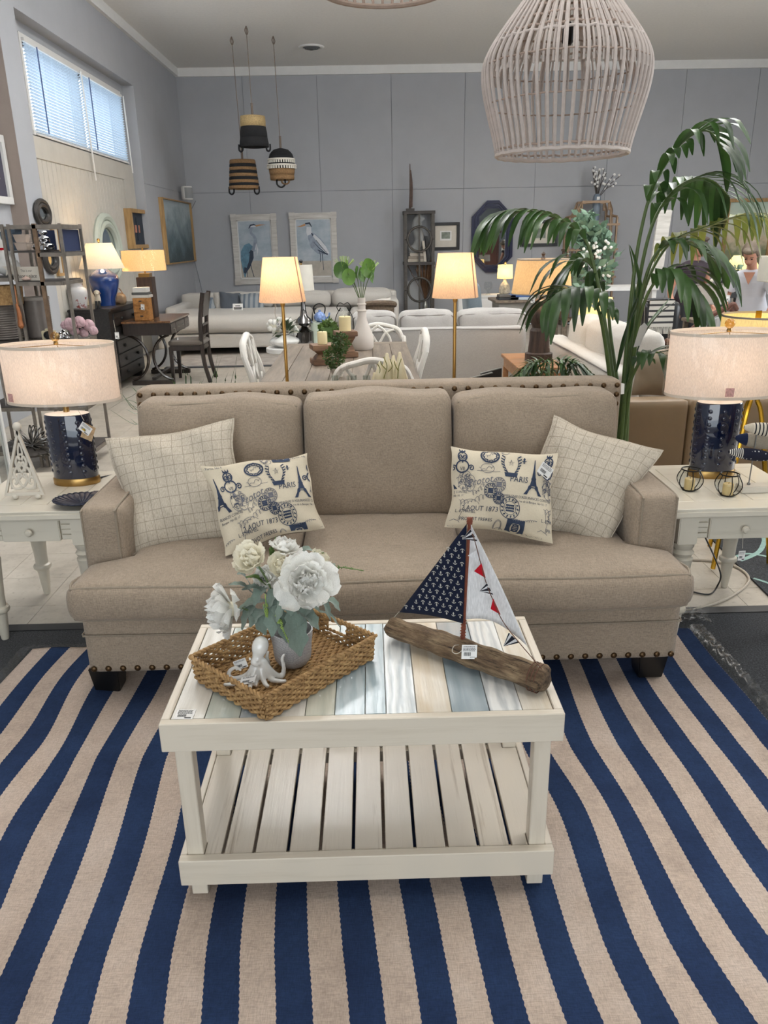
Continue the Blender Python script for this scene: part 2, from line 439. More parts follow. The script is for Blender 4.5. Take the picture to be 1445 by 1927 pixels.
# crown strips and sill line
struct(MB().box(-3.05, XR, YB - .06, YB - .012, ZC - .125, ZC).build('trim_1', m_white, smooth=False))
struct(MB().box(XP, XP + .05, 2, YB - .06, ZC - .12, ZC).build('trim_2', m_white, smooth=False))
struct(MB().box(XP, XP + .008, YP2 + .02, YB - .02, ZS - .01, ZS + .01).build('trim_3', m_wall, smooth=False))
# ceiling vent
c = aZ(586, 88, ZC)
vt = thing('ceiling_vent', 'round white ceiling vent with dark ringed louvres', 'vent', (c.x, c.y, ZC - .03))
MB().lathe((c.x, c.y, ZC), [(.19, 0), (.18, -.015), (.15, -.02), (.14, -.005)], 28, cap=False).build('flange', m_white, vt)
for i, r in enumerate((.125, .1, .075, .05)):
    MB().lathe((c.x, c.y, ZC - .012 - i * .006), [(r, 0), (r - .018, -.012), (r - .02, -.01), (r - .002, .002)], 24, cap=False).build('louvre', plain('vent_grey', '55585A', .5), vt)
# wall speaker in the corner with its wire
c = aX(352, 364, XP + .12)
sp = thing('wall_speaker', 'small white cylindrical speaker high in the room corner', 'speaker', tuple(c))
MB().lathe((c.x + .02, c.y - .1, c.z - .1), [(.085, 0), (.09, .01), (.09, .19), (.085, .2)], 20).build('housing', m_white, sp)
MB().lathe((c.x + .03, c.y - .108, c.z - .08), [(.084, 0), (.084, .16)], 20, cap=True).build('grille', plain('speaker_grille', '8D8F90', .7), sp)
pts = [aY(368, 378, YB - .05), aY(357, 408, YB - .05), aY(362, 470, YB - .05), aY(376, 530, YB - .05), aY(385, 570, YB - .05)]
MB().tube(bez(pts, 6), .006, 5).build('wire', plain('grey_wire', '777A7D', .6), sp)
# ================================================================ FLOOR COVERINGS
def matmat():
 m,t,b=nt('charcoal_carpet');v=coords(t);f=noise(t,v,160,3,.8)
 t.links.new(ramp(t,f,[(.35,lin('1E2022')),(.55,lin('3A3C3F')),(.72,lin('5A5C60'))]),b.inputs['Base Color'])
 b.inputs['Roughness'].default_value=.95;bump(t,b,f,.004);return m
m_mat=matmat();m_rubber=plain('black_rubber','17181A',.5)
cm=thing('carpet_mat','charcoal loop carpet mat under the striped rug and sofa','mat',(0,1.6,0))
MB().box(-2.4,2.6,-.4,2.87,.0005,.006).build('pile',m_mat,cm,smooth=False)
MB().box(-2.4,2.6,2.87,2.93,.0005,.009).build('edging',m_rubber,cm,smooth=False,bev=.002)
def rugmat():
 m,t,b=nt('striped_cotton_flatweave')
 uv=t.nodes.new('ShaderNodeUVMap');uv.uv_map='weave';sx=t.nodes.new('ShaderNodeSeparateXYZ');t.links.new(uv.outputs[0],sx.inputs[0])
# ragged interlock of the two yarns
 w=t.nodes.new('ShaderNodeMath');w.operation='SINE';k=t.nodes.new('ShaderNodeMath');k.operation='MULTIPLY';k.inputs[1].default_value=420
 t.links.new(sx.outputs[1],k.inputs[0]);t.links.new(k.outputs[0],w.inputs[0])
 a=t.nodes.new('ShaderNodeMath');a.operation='MULTIPLY_ADD';a.inputs[1].default_value=.012;t.links.new(w.outputs[0],a.inputs[0]);t.links.new(sx.outputs[0],a.inputs[2])
 h=t.nodes.new('ShaderNodeMath');h.operation='MULTIPLY';h.inputs[1].default_value=.5;t.links.new(a.outputs[0],h.inputs[0])
 fr=t.nodes.new('ShaderNodeMath');fr.operation='FRACT';t.links.new(h.outputs[0],fr.inputs[0])
 lt=t.nodes.new('ShaderNodeMath');lt.operation='LESS_THAN';lt.inputs[1].default_value=.5;t.links.new(fr.outputs[0],lt.inputs[0])
 v=coords(t);f=noise(t,v,3.2,5,.7);g=noise(t,coords(t,(1,.1,1)),700,2);g2=noise(t,coords(t,(.1,1,1)),500,2)
 ad=t.nodes.new('ShaderNodeMath');ad.operation='ADD';t.links.new(g,ad.inputs[0]);t.links.new(g2,ad.inputs[1])
 hf=t.nodes.new('ShaderNodeMath');hf.operation='MULTIPLY';hf.inputs[1].default_value=.5;t.links.new(ad.outputs[0],hf.inputs[0])
 be=ramp(t,f,[(.25,lin('A8978A')),(.5,lin('C0AE9F')),(.75,lin('CCBCAF'))]);bl=ramp(t,f,[(.3,lin('202D4A')),(.7,lin('2C3F61'))])
 mx=t.nodes.new('ShaderNodeMix');mx.data_type='RGBA';t.links.new(lt.outputs[0],mx.inputs[0]);t.links.new(be,mx.inputs[6]);t.links.new(bl,mx.inputs[7])
 m2=t.nodes.new('ShaderNodeMix');m2.data_type='RGBA';m2.blend_type='MULTIPLY';m2.inputs[0].default_value=.9
 t.links.new(mx.outputs[2],m2.inputs[6]);t.links.new(ramp(t,hf.outputs[0],[(.38,(.72,.72,.72,1)),(.6,(1.1,1.1,1.1,1))]),m2.inputs[7])
 t.links.new(m2.outputs[2],b.inputs['Base Color']);b.inputs['Roughness'].default_value=.95;b.inputs['Specular IOR Level'].default_value=.15
 bump(t,b,hf.outputs[0],.0015);return m
RA=[(.5,-.315,.0752),(.8,-.342,.0745),(1.3,-.388,.0735),(2.0,-.425,.0728),(2.5,-.413,.0723),(2.75,-.405,.072)]
def rug_x(i,y):
 for k in range(len(RA)-1):
  if y<=RA[k+1][0]or k==len(RA)-2:
   t=(y-RA[k][0])/(RA[k+1][0]-RA[k][0]);return RA[k][1]+(RA[k+1][1]-RA[k][1])*t+i*(RA[k][2]+(RA[k+1][2]-RA[k][2])*t)
def rug_p(u,v):
 i=-13+36*u;y=.5+(2.70+.035*u-.5)*v
 x=rug_x(i,y)
 wl=math.exp(-((i+9)/4)**2);wr=math.exp(-((i-12.5)/1.6)**2)
 x+=.007*sin(9*y+.5*i)*wl+.006*sin(8*y-i*.4)+.02*wr*math.exp(-((y-1.75)/.2)**2)
 z=.012+.0055*(1+sin(3.1*i*.5+2.2*sin(3.3*y)+5*y))*wl+.003*(1+sin(6*y+.8*i))
 z+=.012*math.exp(-((i-11.6-1.2*(1.6-y))/.55)**2)*math.exp(-((y-1.62)/.25)**2)
 z+=.009*math.exp(-((i+4.6+2.2*(y-2))/.6)**2)*math.exp(-((y-2.1)/.3)**2)
 if-.55<x<.5 and y<2:z=min(z,.0165)
 return Vector((x,y,z))
rg=thing('striped_rug','navy and beige striped flatweave rug under the coffee table','rug',(0,1.6,0))
b=MB();NU,NV=216,150;b.grid(rug_p,NU,NV)
ro=b.build('weave',rugmat(),rg,ang=180)
uvl=ro.data.uv_layers.new(name='weave');vi=[0.0]*(2*len(ro.data.loops))
for l in ro.data.loops:
 k=l.vertex_index;vi[2*l.index]=-13+36*(k//(NV+1))/NU+40;vi[2*l.index+1]=(k%(NV+1))/NV*2.2
uvl.data.foreach_set('uv',vi)
md=ro.modifiers.new('thickness','SOLIDIFY');md.thickness=.004;md.offset=-1
film=glass('clear_plastic_film','EEF0F1',.22,.4)
def filmstrip(p0,p1,w0,w1):
 def fn(u,v):
  p=Vector(p0).lerp(Vector(p1),u);x=(v-.3)*(w0+(w1-w0)*u)
  return p+Vector((x,.3*x,.004+.006*abs(sin(31*u+4*v))+.007*abs(sin(67*u+2*v))*v+.004*sin(5*v)))
 return fn
MB().grid(filmstrip((1.258,2.74,.014),(1.29,2.05,.014),.07,.05),60,6).grid(filmstrip((1.29,2.05,.014),(1.31,1.3,.014),.05,.03),40,6).build('plastic_film',film,rg,ang=180)
MB().grid(lambda u,v:Vector((-1.36+.28*u,2.70+.03*v,.014+.006*abs(sin(40*u+3*v)))),30,4).grid(lambda u,v:Vector((-1.352-.04*v,2.72-1.1*u,.012+.006*abs(sin(50*u+3*v)))),60,4).build('plastic_film',film,rg,ang=180)
fw=thing('plastic_bag','crumpled clear plastic beside the sofa on the dark mat','plastic',(1.26,2.83,0))
MB().grid(lambda u,v:Vector((1.16+.2*u,2.78+.12*v,.012+.016*abs(sin(9*u+5*v)*sin(14*v+3*u))+.008*sin(23*u)**2)),24,14).build('folds',film,fw,ang=180)
# ================================================================ SOFA
m_sofa=fabric('oatmeal_linen','978877',470,.3,.0011)
m_welt=fabric('linen_welt','8F8373',520,.2,.0004)
m_nail=plain('aged_brass_nail','5A4630',.38,.85,.2,60)
m_blackwood=plain('black_lacquered_wood','0E0D0D',.35)
SX=.025
so=thing('sofa','beige linen three-seat sofa with nailhead trim on the striped rug','sofa',(SX,2.8,0))
L0,L1=SX-1.015,SX+1.015
fz=.107
def pan(x0,x1,y0,y1,z0,z1,r=.02,bul=(0,0,0),n=(16,6,6)):return MB().soft(x0,x1,y0,y1,z0,z1,r,bul,n)
pan(L0,L1,2.345,3.2,fz,.335,.022,(0,.008,0),(20,8,6)).build('base',m_sofa,so,ang=180)
MB().tube([(L0+.004,2.339,.258),(SX,2.333,.255),(L1-.004,2.339,.258)],.0035,6).tube([(L0-.0005,2.35,.258),(L0-.0005,3.18,.258)],.0035,6).tube([(L1+.0005,2.35,.258),(L1+.0005,3.18,.258)],.0035,6).build('base_welt',m_welt,so)
# back frame
pan(-.955,1.03,3.13,3.27,.3,.945,.028,(0,.004,0),(20,5,12)).build('back_frame',m_sofa,so,ang=180)
zt,zf=.945,3.128
# arms
for s,(x0,x1)in((-1,(-1.005,-.855)),(1,(.905,1.058))):
 pan(x0,x1,2.50,3.2,.33,.655,.026,(.006,.006,.004),(8,14,8)).build('arm',m_sofa,so,ang=180)
 xi=x1-.02 if s<0 else x0+.02
 xo=x0+.012 if s<0 else x1-.012
 lp=[(xi,2.4965,.46),(xi,2.4955,.55),(xi,2.4985,.632),(xi,2.51,.652),(xi,2.7,.661),(xi,3.12,.658)]
 MB().tube(bez(lp,5),.0042,6).build('arm_welt',m_welt,so)
 lp=[(xo,2.505,.47),(xo,2.503,.62),(xo,2.52,.648),(xo,2.7,.652),(xo,3.12,.65)]
 MB().tube(bez(lp,5),.0036,6).build('arm_welt',m_welt,so)
# seat cushions: outer two reach in front of the arms
sa=aZ(569,1012,.465).x;sb=aZ(862,1000,.465).x
def seat(x0,x1,side):
 mb=MB()
 def fn(u,v,w):
  e=lambda t:sin(t*pi/2)*.65+t*.35
  U,Vv,Wv=e(u),e(v),e(w);y=2.255+(Vv+1)/2*.68
  if y>2.5:a,c=(x0 if side>-1 else-.857),(x1 if side<1 else .907)
  else:a,c=x0,x1
  t=min(1,max(0,(y-2.46)/.04))
  a=x0+((-.857-x0)*t if side==-1 else 0);c=x1+((.907-x1)*t if side==1 else 0)
  x=a+(U+1)/2*(c-a)
  zc,hz=.405,.066;z=zc+Wv*hz
  r=.035;p=Vector((x,y,z));lo=Vector((a+r,2.255+r,zc-hz+r));hi=Vector((c-r,2.935-r,zc+hz-r))
  q=Vector([max(lo[i],min(hi[i],p[i]))for i in range(3)]);d=p-q
  if d.length>1e-9:p=q+d.normalized()*min(r,max(abs(d.x),abs(d.y),abs(d.z)))
  p.z+=Wv*.016*(1-U**4)*(1-Vv**4);p.y+=min(0,Vv)*.016*(1-Wv*Wv)*(1-abs(U)**6)
  if side==-1:p.x+=min(0,U)*.012*(1-Wv*Wv)*(1-t)
  if side==1:p.x+=max(0,U)*.012*(1-Wv*Wv)*(1-t)
  p.z+=.004*sin(6*x+3*y)*sin(9*y)
  return p
 mb.lattice(18,24,8,fn)
 o=mb.build('seat_cushion',m_sofa,so,ang=180)
 for w,dz in((1,.0),(-1,0.0)):
  pts=[fn(-1,-.05,w*.86)if side==-1 else fn(-.97,-.93,w*.95)]
  if side==-1:pts+=[fn(-.995,-.55,w*.86),fn(-.985,-.86,w*.86)]
  pts+=[fn(k/10,-.93,w*.88)for k in range(-9,10,2)]
  pts+=[fn(.985,-.86,w*.86),fn(.995,-.55,w*.86),fn(1,-.05,w*.86)]if side==1 else[fn(.97,-.93,w*.95)]
  MB().tube(bez(pts,4),.0048,6).build('welt',m_welt,o)
seat(-.985,sa-.002,-1);seat(sa+.002,sb-.002,0);seat(sb+.002,1.03,1)
# back cushions, leaning on the back frame
for(x0,x1,zt_,k)in((-.905,-.268,.918,0),(-.264,.316,.93,1),(.320,.962,.918,2)):
 mb=MB();zc=(.455+zt_)/2;hx,hz=(x1-x0)/2,(zt_-.455)/2
 def fn(u,v,w):
  e=lambda t:sin(t*pi/2)*.65+t*.35
  U,Vv,Wv=e(u),e(v),e(w);r=.036;h=Vector((hx,.085,hz));p=Vector((U*h.x,Vv*h.y,Wv*h.z))
  q=Vector([max(-(h[i]-r),min(h[i]-r,p[i]))for i in range(3)]);d=p-q
  if d.length>1e-9:p=q+d.normalized()*min(r,max(abs(d.x),abs(d.y),abs(d.z)))
  p.y+=Vv*.035*(1-U**4)*(1-Wv**4)*(1.15-.25*Wv)
  p.z+=(max(0,Wv)*(.012*(1-U*U)+.006*sin(5*U+2*k)))
  p.x*=1-.012*Wv
  p.y+=.005*sin(8*U+3*Wv+k*2)*sin(4*Wv+k)
  return Vector(((x0+x1)/2+p.x,3.0+p.y+.03*Wv,zc+p.z))
 mb.lattice(18,8,16,fn)
 o=mb.build('back_cushion',m_sofa,so,ang=180)
 ring=[fn(-.93,-.78,t)for t in(-.8,-.4,0,.4,.8)]+[fn(t,-.78,.93)for t in(-.85,-.5,0,.5,.85)]+[fn(.93,-.78,t)for t in(.8,.4,0,-.4,-.8)]+[fn(t,-.78,-.93)for t in(.8,0,-.8)]
 MB().tube(bez(ring+ring[:1],4),.005,6).build('welt',m_welt,o)
 ring=[fn(-.93,.7,.6),fn(-.9,.7,.93)]+[fn(t,.7,.95)for t in(-.5,0,.5)]+[fn(.9,.7,.93),fn(.93,.7,.6)]
 MB().tube(bez(ring,4),.005,6).build('welt',m_welt,o)
# nail heads
nb=MB().lathe((0,0,0),[(.0112,0),(.0108,.002),(.008,.0052),(.0035,.0066),(.0005,.007)],12,cap=False).build('nail_head',m_nail,so,world=False)
nm=nb.data;bpy.data.objects.remove(nb);RX=Matrix.Rotation(radians(90),4,'X')
for i in range(36):place('nail_head',nm,so,Matrix.Translation((-.931+i*(1.006+.931)/35,3.1265,.922))@RX)
for z in(.884,.846):
 for x in(-.931,1.006):place('nail_head',nm,so,Matrix.Translation((x,3.1265,z))@RX)
for i in range(41):place('nail_head',nm,so,Matrix.Translation((L0+.022+i*(L1-L0-.044)/40,2.3435,fz+.022))@RX)
for x in(-.945,.967):
 MB().hexa([(x-.042,2.375,.0165),(x+.042,2.375,.0165),(x+.042,2.45,.0165),(x-.042,2.45,.0165),(x-.052,2.36,fz+.01),(x+.052,2.36,fz+.01),(x+.052,2.46,fz+.01),(x-.052,2.46,fz+.01)]).build('foot',m_blackwood,so,smooth=False,bev=.003)
 MB().hexa([(x-.04,3.1,.001),(x+.04,3.1,.001),(x+.04,3.18,.001),(x-.04,3.18,.001),(x-.05,3.09,fz+.01),(x+.05,3.09,fz+.01),(x+.05,3.19,fz+.01),(x-.05,3.19,fz+.01)]).build('foot',m_blackwood,so,smooth=False,bev=.003)
MB().prism([(0,0),(.014,-.004),(.016,-.045),(.002,-.047)],(1.022,3.13,.93),(1,0,0),(0,0,1),(0,.001,0)).build('law_tag',plain('white_cloth_label','E6E2DA',.8),so,smooth=False)['label']='white cloth label'
# ================================================================ PILLOWS
class Pillow:
 """four 3-D corners (TL,TR,BR,BL), plump middle, pinched sides"""
 def __init__(s,c,T,pin=.05,wr=.006,seed=1,ear=.0):
  s.c=[Vector(p)for p in c];s.T=T;s.pin=pin;s.wr=wr;s.sd=seed
  s.n=(s.c[1]-s.c[0]).cross(s.c[3]-s.c[0]).normalized()
  if s.n.y>0:s.n=-s.n
 def mid(s,a,b):
  a0,b0=a,b
  U,W=2*a-1,2*b-1
  a=.5+U/2*(1-s.pin*(1-W*W)*abs(U));b=.5+W/2*(1-s.pin*(1-U*U)*abs(W))
  t,r,q,l=s.c
  e=max(abs(U),abs(W))**6*(1-abs(U*W)**3)
  return(t*(1-a)+r*a)*(1-b)+(l*(1-a)+q*a)*b+s.n*(s.wr*1.2*e*sin(7*a0-8*b0+s.sd))+(s.c[1]-s.c[0]).normalized()*(s.wr*.5*e*sin(9*b0+s.sd))+(s.c[0]-s.c[3]).normalized()*(s.wr*.5*e*sin(8*a0+2*s.sd))
 def thick(s,a,b):
  U,W=2*a-1,2*b-1
  return max(.003,s.T*(max(0,1-abs(U)**2.2)**.5)*(max(0,1-abs(W)**2.2)**.5))
 def front(s,a,b,off=0.0):
  U,W=2*a-1,2*b-1;k=s.wr*(sin(9*a+4*b+s.sd)*sin(11*b-3*a+2*s.sd)+.7*sin(17*a-12*b+s.sd))*max(abs(U),abs(W))
  return s.mid(a,b)+s.n*(s.thick(a,b)+k*(1-max(abs(U),abs(W))**8)+off)
 def mesh(s,n=34):
  m=MB();m.grid(lambda a,b:s.front(a,b),n,n)
  m.grid(lambda a,b:s.mid(a,1-b)-s.n*s.thick(a,1-b),n,n)
  return m
def windowpane():
 m,t,b=nt('windowpane_check_linen');u=t.nodes.new('ShaderNodeUVMap');u.uv_map='cloth'
 wv=noise(t,u.outputs[0],6,2)
 sx=t.nodes.new('ShaderNodeSeparateXYZ');t.links.new(u.outputs[0],sx.inputs[0]);outs=[]
 for k in(0,1):
  f=t.nodes.new('ShaderNodeMath');f.operation='FRACT';t.links.new(sx.outputs[k],f.inputs[0])
  c=t.nodes.new('ShaderNodeMath');c.operation='COMPARE';c.inputs[1].default_value=.5;c.inputs[2].default_value=.035;t.links.new(f.outputs[0],c.inputs[0]);outs.append(c)
 mx=t.nodes.new('ShaderNodeMath');mx.operation='MAXIMUM';t.links.new(outs[0].outputs[0],mx.inputs[0]);t.links.new(outs[1].outputs[0],mx.inputs[1])
 f2=noise(t,coords(t,(1,.2,.2)),500,2);base=ramp(t,f2,[(.35,lin('AFA594')),(.65,lin('C9BFAF'))])
 x=t.nodes.new('ShaderNodeMix');x.data_type='RGBA';m3=t.nodes.new('ShaderNodeMath');m3.operation='MULTIPLY';m3.inputs[1].default_value=.45;t.links.new(mx.outputs[0],m3.inputs[0])
 t.links.new(m3.outputs[0],x.inputs[0]);t.links.new(base,x.inputs[6]);x.inputs[7].default_value=lin('6E6152');t.links.new(x.outputs[2],b.inputs['Base Color'])
 b.inputs['Roughness'].default_value=.92;b.inputs['Specular IOR Level'].default_value=.2;bump(t,b,f2,.0006);return m
m_check=windowpane()
def check_pillow(name,label,c,T,sq,seed):
 P=Pillow(c,T,.085,.012,seed)
 o=P.mesh(40).build('cover',m_check,None,ang=180)
 uv=o.data.uv_layers.new(name='cloth');n=40;w=(P.c[1]-P.c[0]).length/sq;h=(P.c[3]-P.c[0]).length/sq
 for l in o.data.loops:
  k=l.vertex_index%((n+1)**2);uv.data[l.index].uv=(k//(n+1)/n*w+.2,k%(n+1)/n*h+.3)
 o.name=name;tag(o,label,'pillow','scatter pillows on the beige sofa')
 edge=[P.mid(t/20,0)for t in range(20)]+[P.mid(1,t/20)for t in range(20)]+[P.mid(1-t/20,1)for t in range(20)]+[P.mid(0,1-t/20)for t in range(20)]
 MB().tube(edge,.004,6,closed=True).build('piping',m_check,o,world=False)
 return P
check_pillow('throw_pillow','cream windowpane check pillow against the left sofa arm',[aY(199,826,2.80),aY(440,788,2.86),aY(470,1012,2.66),aY(246,1048,2.585)],.085,.038,3)
check_pillow('throw_pillow','cream windowpane check pillow tipped on its corner by the right sofa arm',[aY(1043,782,2.86),aY(1247,848,2.74),aY(1138,1036,2.55),aY(962,985,2.66)],.085,.040,8)
m_toile=fabric('cream_cotton','CDC2AC',900,.07,.0003,sheen=.05)
m_ink=plain('navy_print_ink','2E3A50',.9,var=.25,sc=90)
m_inkl=plain('faded_print_ink','6B6B72',.9,var=.2,sc=90)
class Print:
 """flat print laid on a pillow front: x,y in 0..1 of a 1.4:1 design"""
 def __init__(s,P,asp=1.42,flip=False):s.P=P;s.a=asp;s.d=MB();s.l=MB()
 def pt(s,x,y):return s.P.front(min(.985,max(.015,x)),min(.985,max(.015,y)),.0022)
 def ok(s,pts):return all(.0<x<1.0 and .0<y<1.0 for x,y in pts)
 def poly(s,pts,light=False):
  if not s.ok([(sum(p[0]for p in pts)/len(pts),sum(p[1]for p in pts)/len(pts))]):return
  (s.l if light else s.d).add([s.pt(x,y)for x,y in pts],[tuple(range(len(pts)))])
 def line(s,pts,w,light=False):
  q=s.l if light else s.d;vs=[];n=len(pts)
  if not s.ok(pts):
   run=[]
   for p in list(pts)+[(9,9)]:
    if s.ok([p]):run.append(p)
    else:
     if len(run)>1:s.line(run,w,light)
     run=[]
   return
  for k in range(n):
   a=pts[max(0,k-1)];b=pts[min(n-1,k+1)];dx,dy=(b[0]-a[0])*s.a,b[1]-a[1];L=sqrt(dx*dx+dy*dy)or 1
   ox,oy=-dy/L*w/2/s.a,dx/L*w/2;x,y=pts[k]
   vs+=[s.pt(x+ox,y+oy),s.pt(x-ox,y-oy)]
  q.add(vs,[(2*k,2*k+1,2*k+3,2*k+2)for k in range(n-1)])
 def ring(s,x,y,rx,ry,w,light=False,a0=0,a1=360,n=22):
  s.line([(x+rx/s.a*cos(radians(a0+(a1-a0)*k/n)),y+ry*sin(radians(a0+(a1-a0)*k/n)))for k in range(n+1)],w,light)
 def text(s,t,x,y,h,shear=0,light=False,rot=0,sx=1):
  vs,fs=glyphs(t,shear);c,n=cos(radians(rot)),sin(radians(rot));q=s.l if light else s.d
  pts=[(x+(vx*c*sx-vy*n)*h/s.a,y-(vx*sx*n+vy*c)*h)for vx,vy in vs]
  keep=[f for f in fs if s.ok([pts[i]for i in f])]
  q.add([s.pt(*p)for p in pts],keep)
 def spiral(s,x,y,r,turns,w,dirn=1,a0=0):
  n=int(14*turns);s.line([(x+r*(1-.8*k/n)/s.a*cos(a0+dirn*2*pi*turns*k/n),y+r*(1-.8*k/n)*sin(a0+dirn*2*pi*turns*k/n))for k in range(n+1)],w)
 def tower(s,x,y,h,rot=0):
  """iron lattice tower, foot centre x,y, height h"""
  a=s.a;prof=[(0,.012),(.3,.03),(.52,.06),(.56,.085),(.6,.075),(.74,.12),(.76,.16)]
  X=lambda o,t:(x+(o*cos(rot)*h+(1-t)*h*sin(rot))/a,y-(1-t)*h*cos(rot))
  for(t0,w0),(t1,w1)in zip(prof,prof[1:]):s.poly([X(-w0,t0),X(w0,t0),X(w1,t1),X(-w1,t1)])
  for sg in(-1,1):
   s.poly([X(sg*.16,.76),X(sg*.05,.76),X(sg*.13,.88),X(sg*.2,.86)]);s.poly([X(sg*.2,.86),X(sg*.13,.88),X(sg*.2,1),X(sg*.32,1)])
  s.line([X(-.11,.86),X(-.06,.8),X(.06,.8),X(.11,.86)],.012*h/.5)
 def fleur(s,x,y,r):
  for dx,dy in((0,-1),(-.7,-.1),(.7,-.1),(0,.7)):s.poly([(x,y+.3*r),(x+(dx*.5-.3)*r/s.a,y+dy*.5*r),(x+dx*r/s.a,y+dy*r),(x+(dx*.5+.3)*r/s.a,y+dy*.5*r)])
 def crest(s,x,y,r):
  for sg in(-1,1):
   for k in range(6):
    t=k/5;s.line([(x+sg*(.35+.3*sin(t*2.4))*r/s.a,y+(.5-t*1.3)*r),(x+sg*(.35+.3*sin(t*2.4)+.28)*r/s.a,y+(.35-t*1.3)*r)],.016)
   s.line([(x+sg*(.3+.35*sin(t/8*2.4))*r/s.a,y+(.55-t/8*1.3)*r)for t in range(9)],.008)
  s.poly([(x-.6*r/s.a,y+.55*r),(x+.6*r/s.a,y+.55*r),(x+.5*r/s.a,y+.9*r),(x-.5*r/s.a,y+.9*r)])
  s.line([(x+.28*r/s.a*sin(k*4*pi/5),y-.3*r-.28*r*cos(k*4*pi/5))for k in range(6)],.007,True)
 def stamp(s,x,y,w,h):
  for k in range(5):
   for j in range(4):
    if abs(k-2)<1.6 and abs(j-1.5)<1.2:continue
    s.poly([(x+(k-2.5)*w/5/s.a,y+(j-2)*h/4),(x+(k-1.5)*w/5/s.a,y+(j-2)*h/4),(x+(k-1.5)*w/5/s.a,y+(j-1)*h/4),(x+(k-2.5)*w/5/s.a,y+(j-1)*h/4)])
  for r in(.43,.36,.2):s.ring(x,y,h*r,h*r,.014)
  for j in range(-2,3):s.line([(x-h*.22/s.a,y+j*h*.09),(x+h*.22/s.a,y+j*h*.09)],.012)
 def postmark(s,x,y,r,light=False):
  s.ring(x,y,r,r,.009,light);s.ring(x,y,r*.62,r*.62,.006,light)
  for k in range(14):
   a=k*2*pi/14;s.line([(x+r*.7/s.a*cos(a),y+r*.7*sin(a)),(x+r*.9/s.a*cos(a+.12),y+r*.9*sin(a+.12))],.016,light)
  for j in(-1,0,1):s.line([(x-r*.42/s.a,y+j*r*.25),(x+r*.42/s.a,y+j*r*.25)],.02,light)
 def scroll(s,x,y,r):
  """monogram of curls with VII in the lower bowl"""
  s.ring(x,y,r*.5,r*.5,.016);s.ring(x,y+r*1.05,r*.68,r*.62,.018)
  s.spiral(x-r*.2/s.a,y,r*.27,1.3,.012);s.spiral(x+r*.2/s.a,y,r*.27,1.3,.012,-1,pi)
  s.line([(x,y-r*.6),(x,y+r*.7)],.014);s.text('VII',x,y+r*1.3,r*.5)
  for sg in(-1,1):s.spiral(x+sg*r*1.0/s.a,y+r*1.2,r*.34,1.4,.014,sg,0 if sg<0 else pi)
  for k in(-1,0,1):s.poly([(x+(k*.25-.1)*r/s.a,y-.62*r),(x+(k*.32)*r/s.a,y-.95*r),(x+(k*.25+.1)*r/s.a,y-.62*r)])
  s.poly([(x-.36*r/s.a,y-.66*r),(x+.36*r/s.a,y-.66*r),(x+.3*r/s.a,y-.54*r),(x-.3*r/s.a,y-.54*r)])
 def face(s,x,y,r):
  """engraved figure medallion"""
  rr=random.Random(int(x*97+y*31));s.ring(x,y,r*.8,r,.006,True,60,330)
  for k in range(26):
   a=rr.uniform(0,6.3);q=r*sqrt(rr.random())*.85;X,Y=x+q*cos(a)/s.a,y+q*sin(a)
   s.ring(X,Y,r*rr.uniform(.08,.22),r*rr.uniform(.08,.2),.008,rr.random()<.5,rr.uniform(0,180),rr.uniform(200,420),8)
 def script(s,x,y,L,h,rot=0,waves=7):
  c,n=cos(radians(rot)),sin(radians(rot));pts=[]
  for k in range(waves*6+1):
   t=k/(waves*6);u=t*L+.25*h*sin(t*waves*2*pi);v=h*.5*cos(t*waves*2*pi)*(.6+.4*sin(t*11))-h*.3*sin(t*5)
   pts.append((x+(u*c-v*n)/s.a,y-(u*n+v*c)))
  s.line(pts,.006,True)
 def done(s,o):
  s.d.build('printed_motif',m_ink,o,world=False,smooth=False);s.l.build('faded_motif',m_inkl,o,world=False,smooth=False)
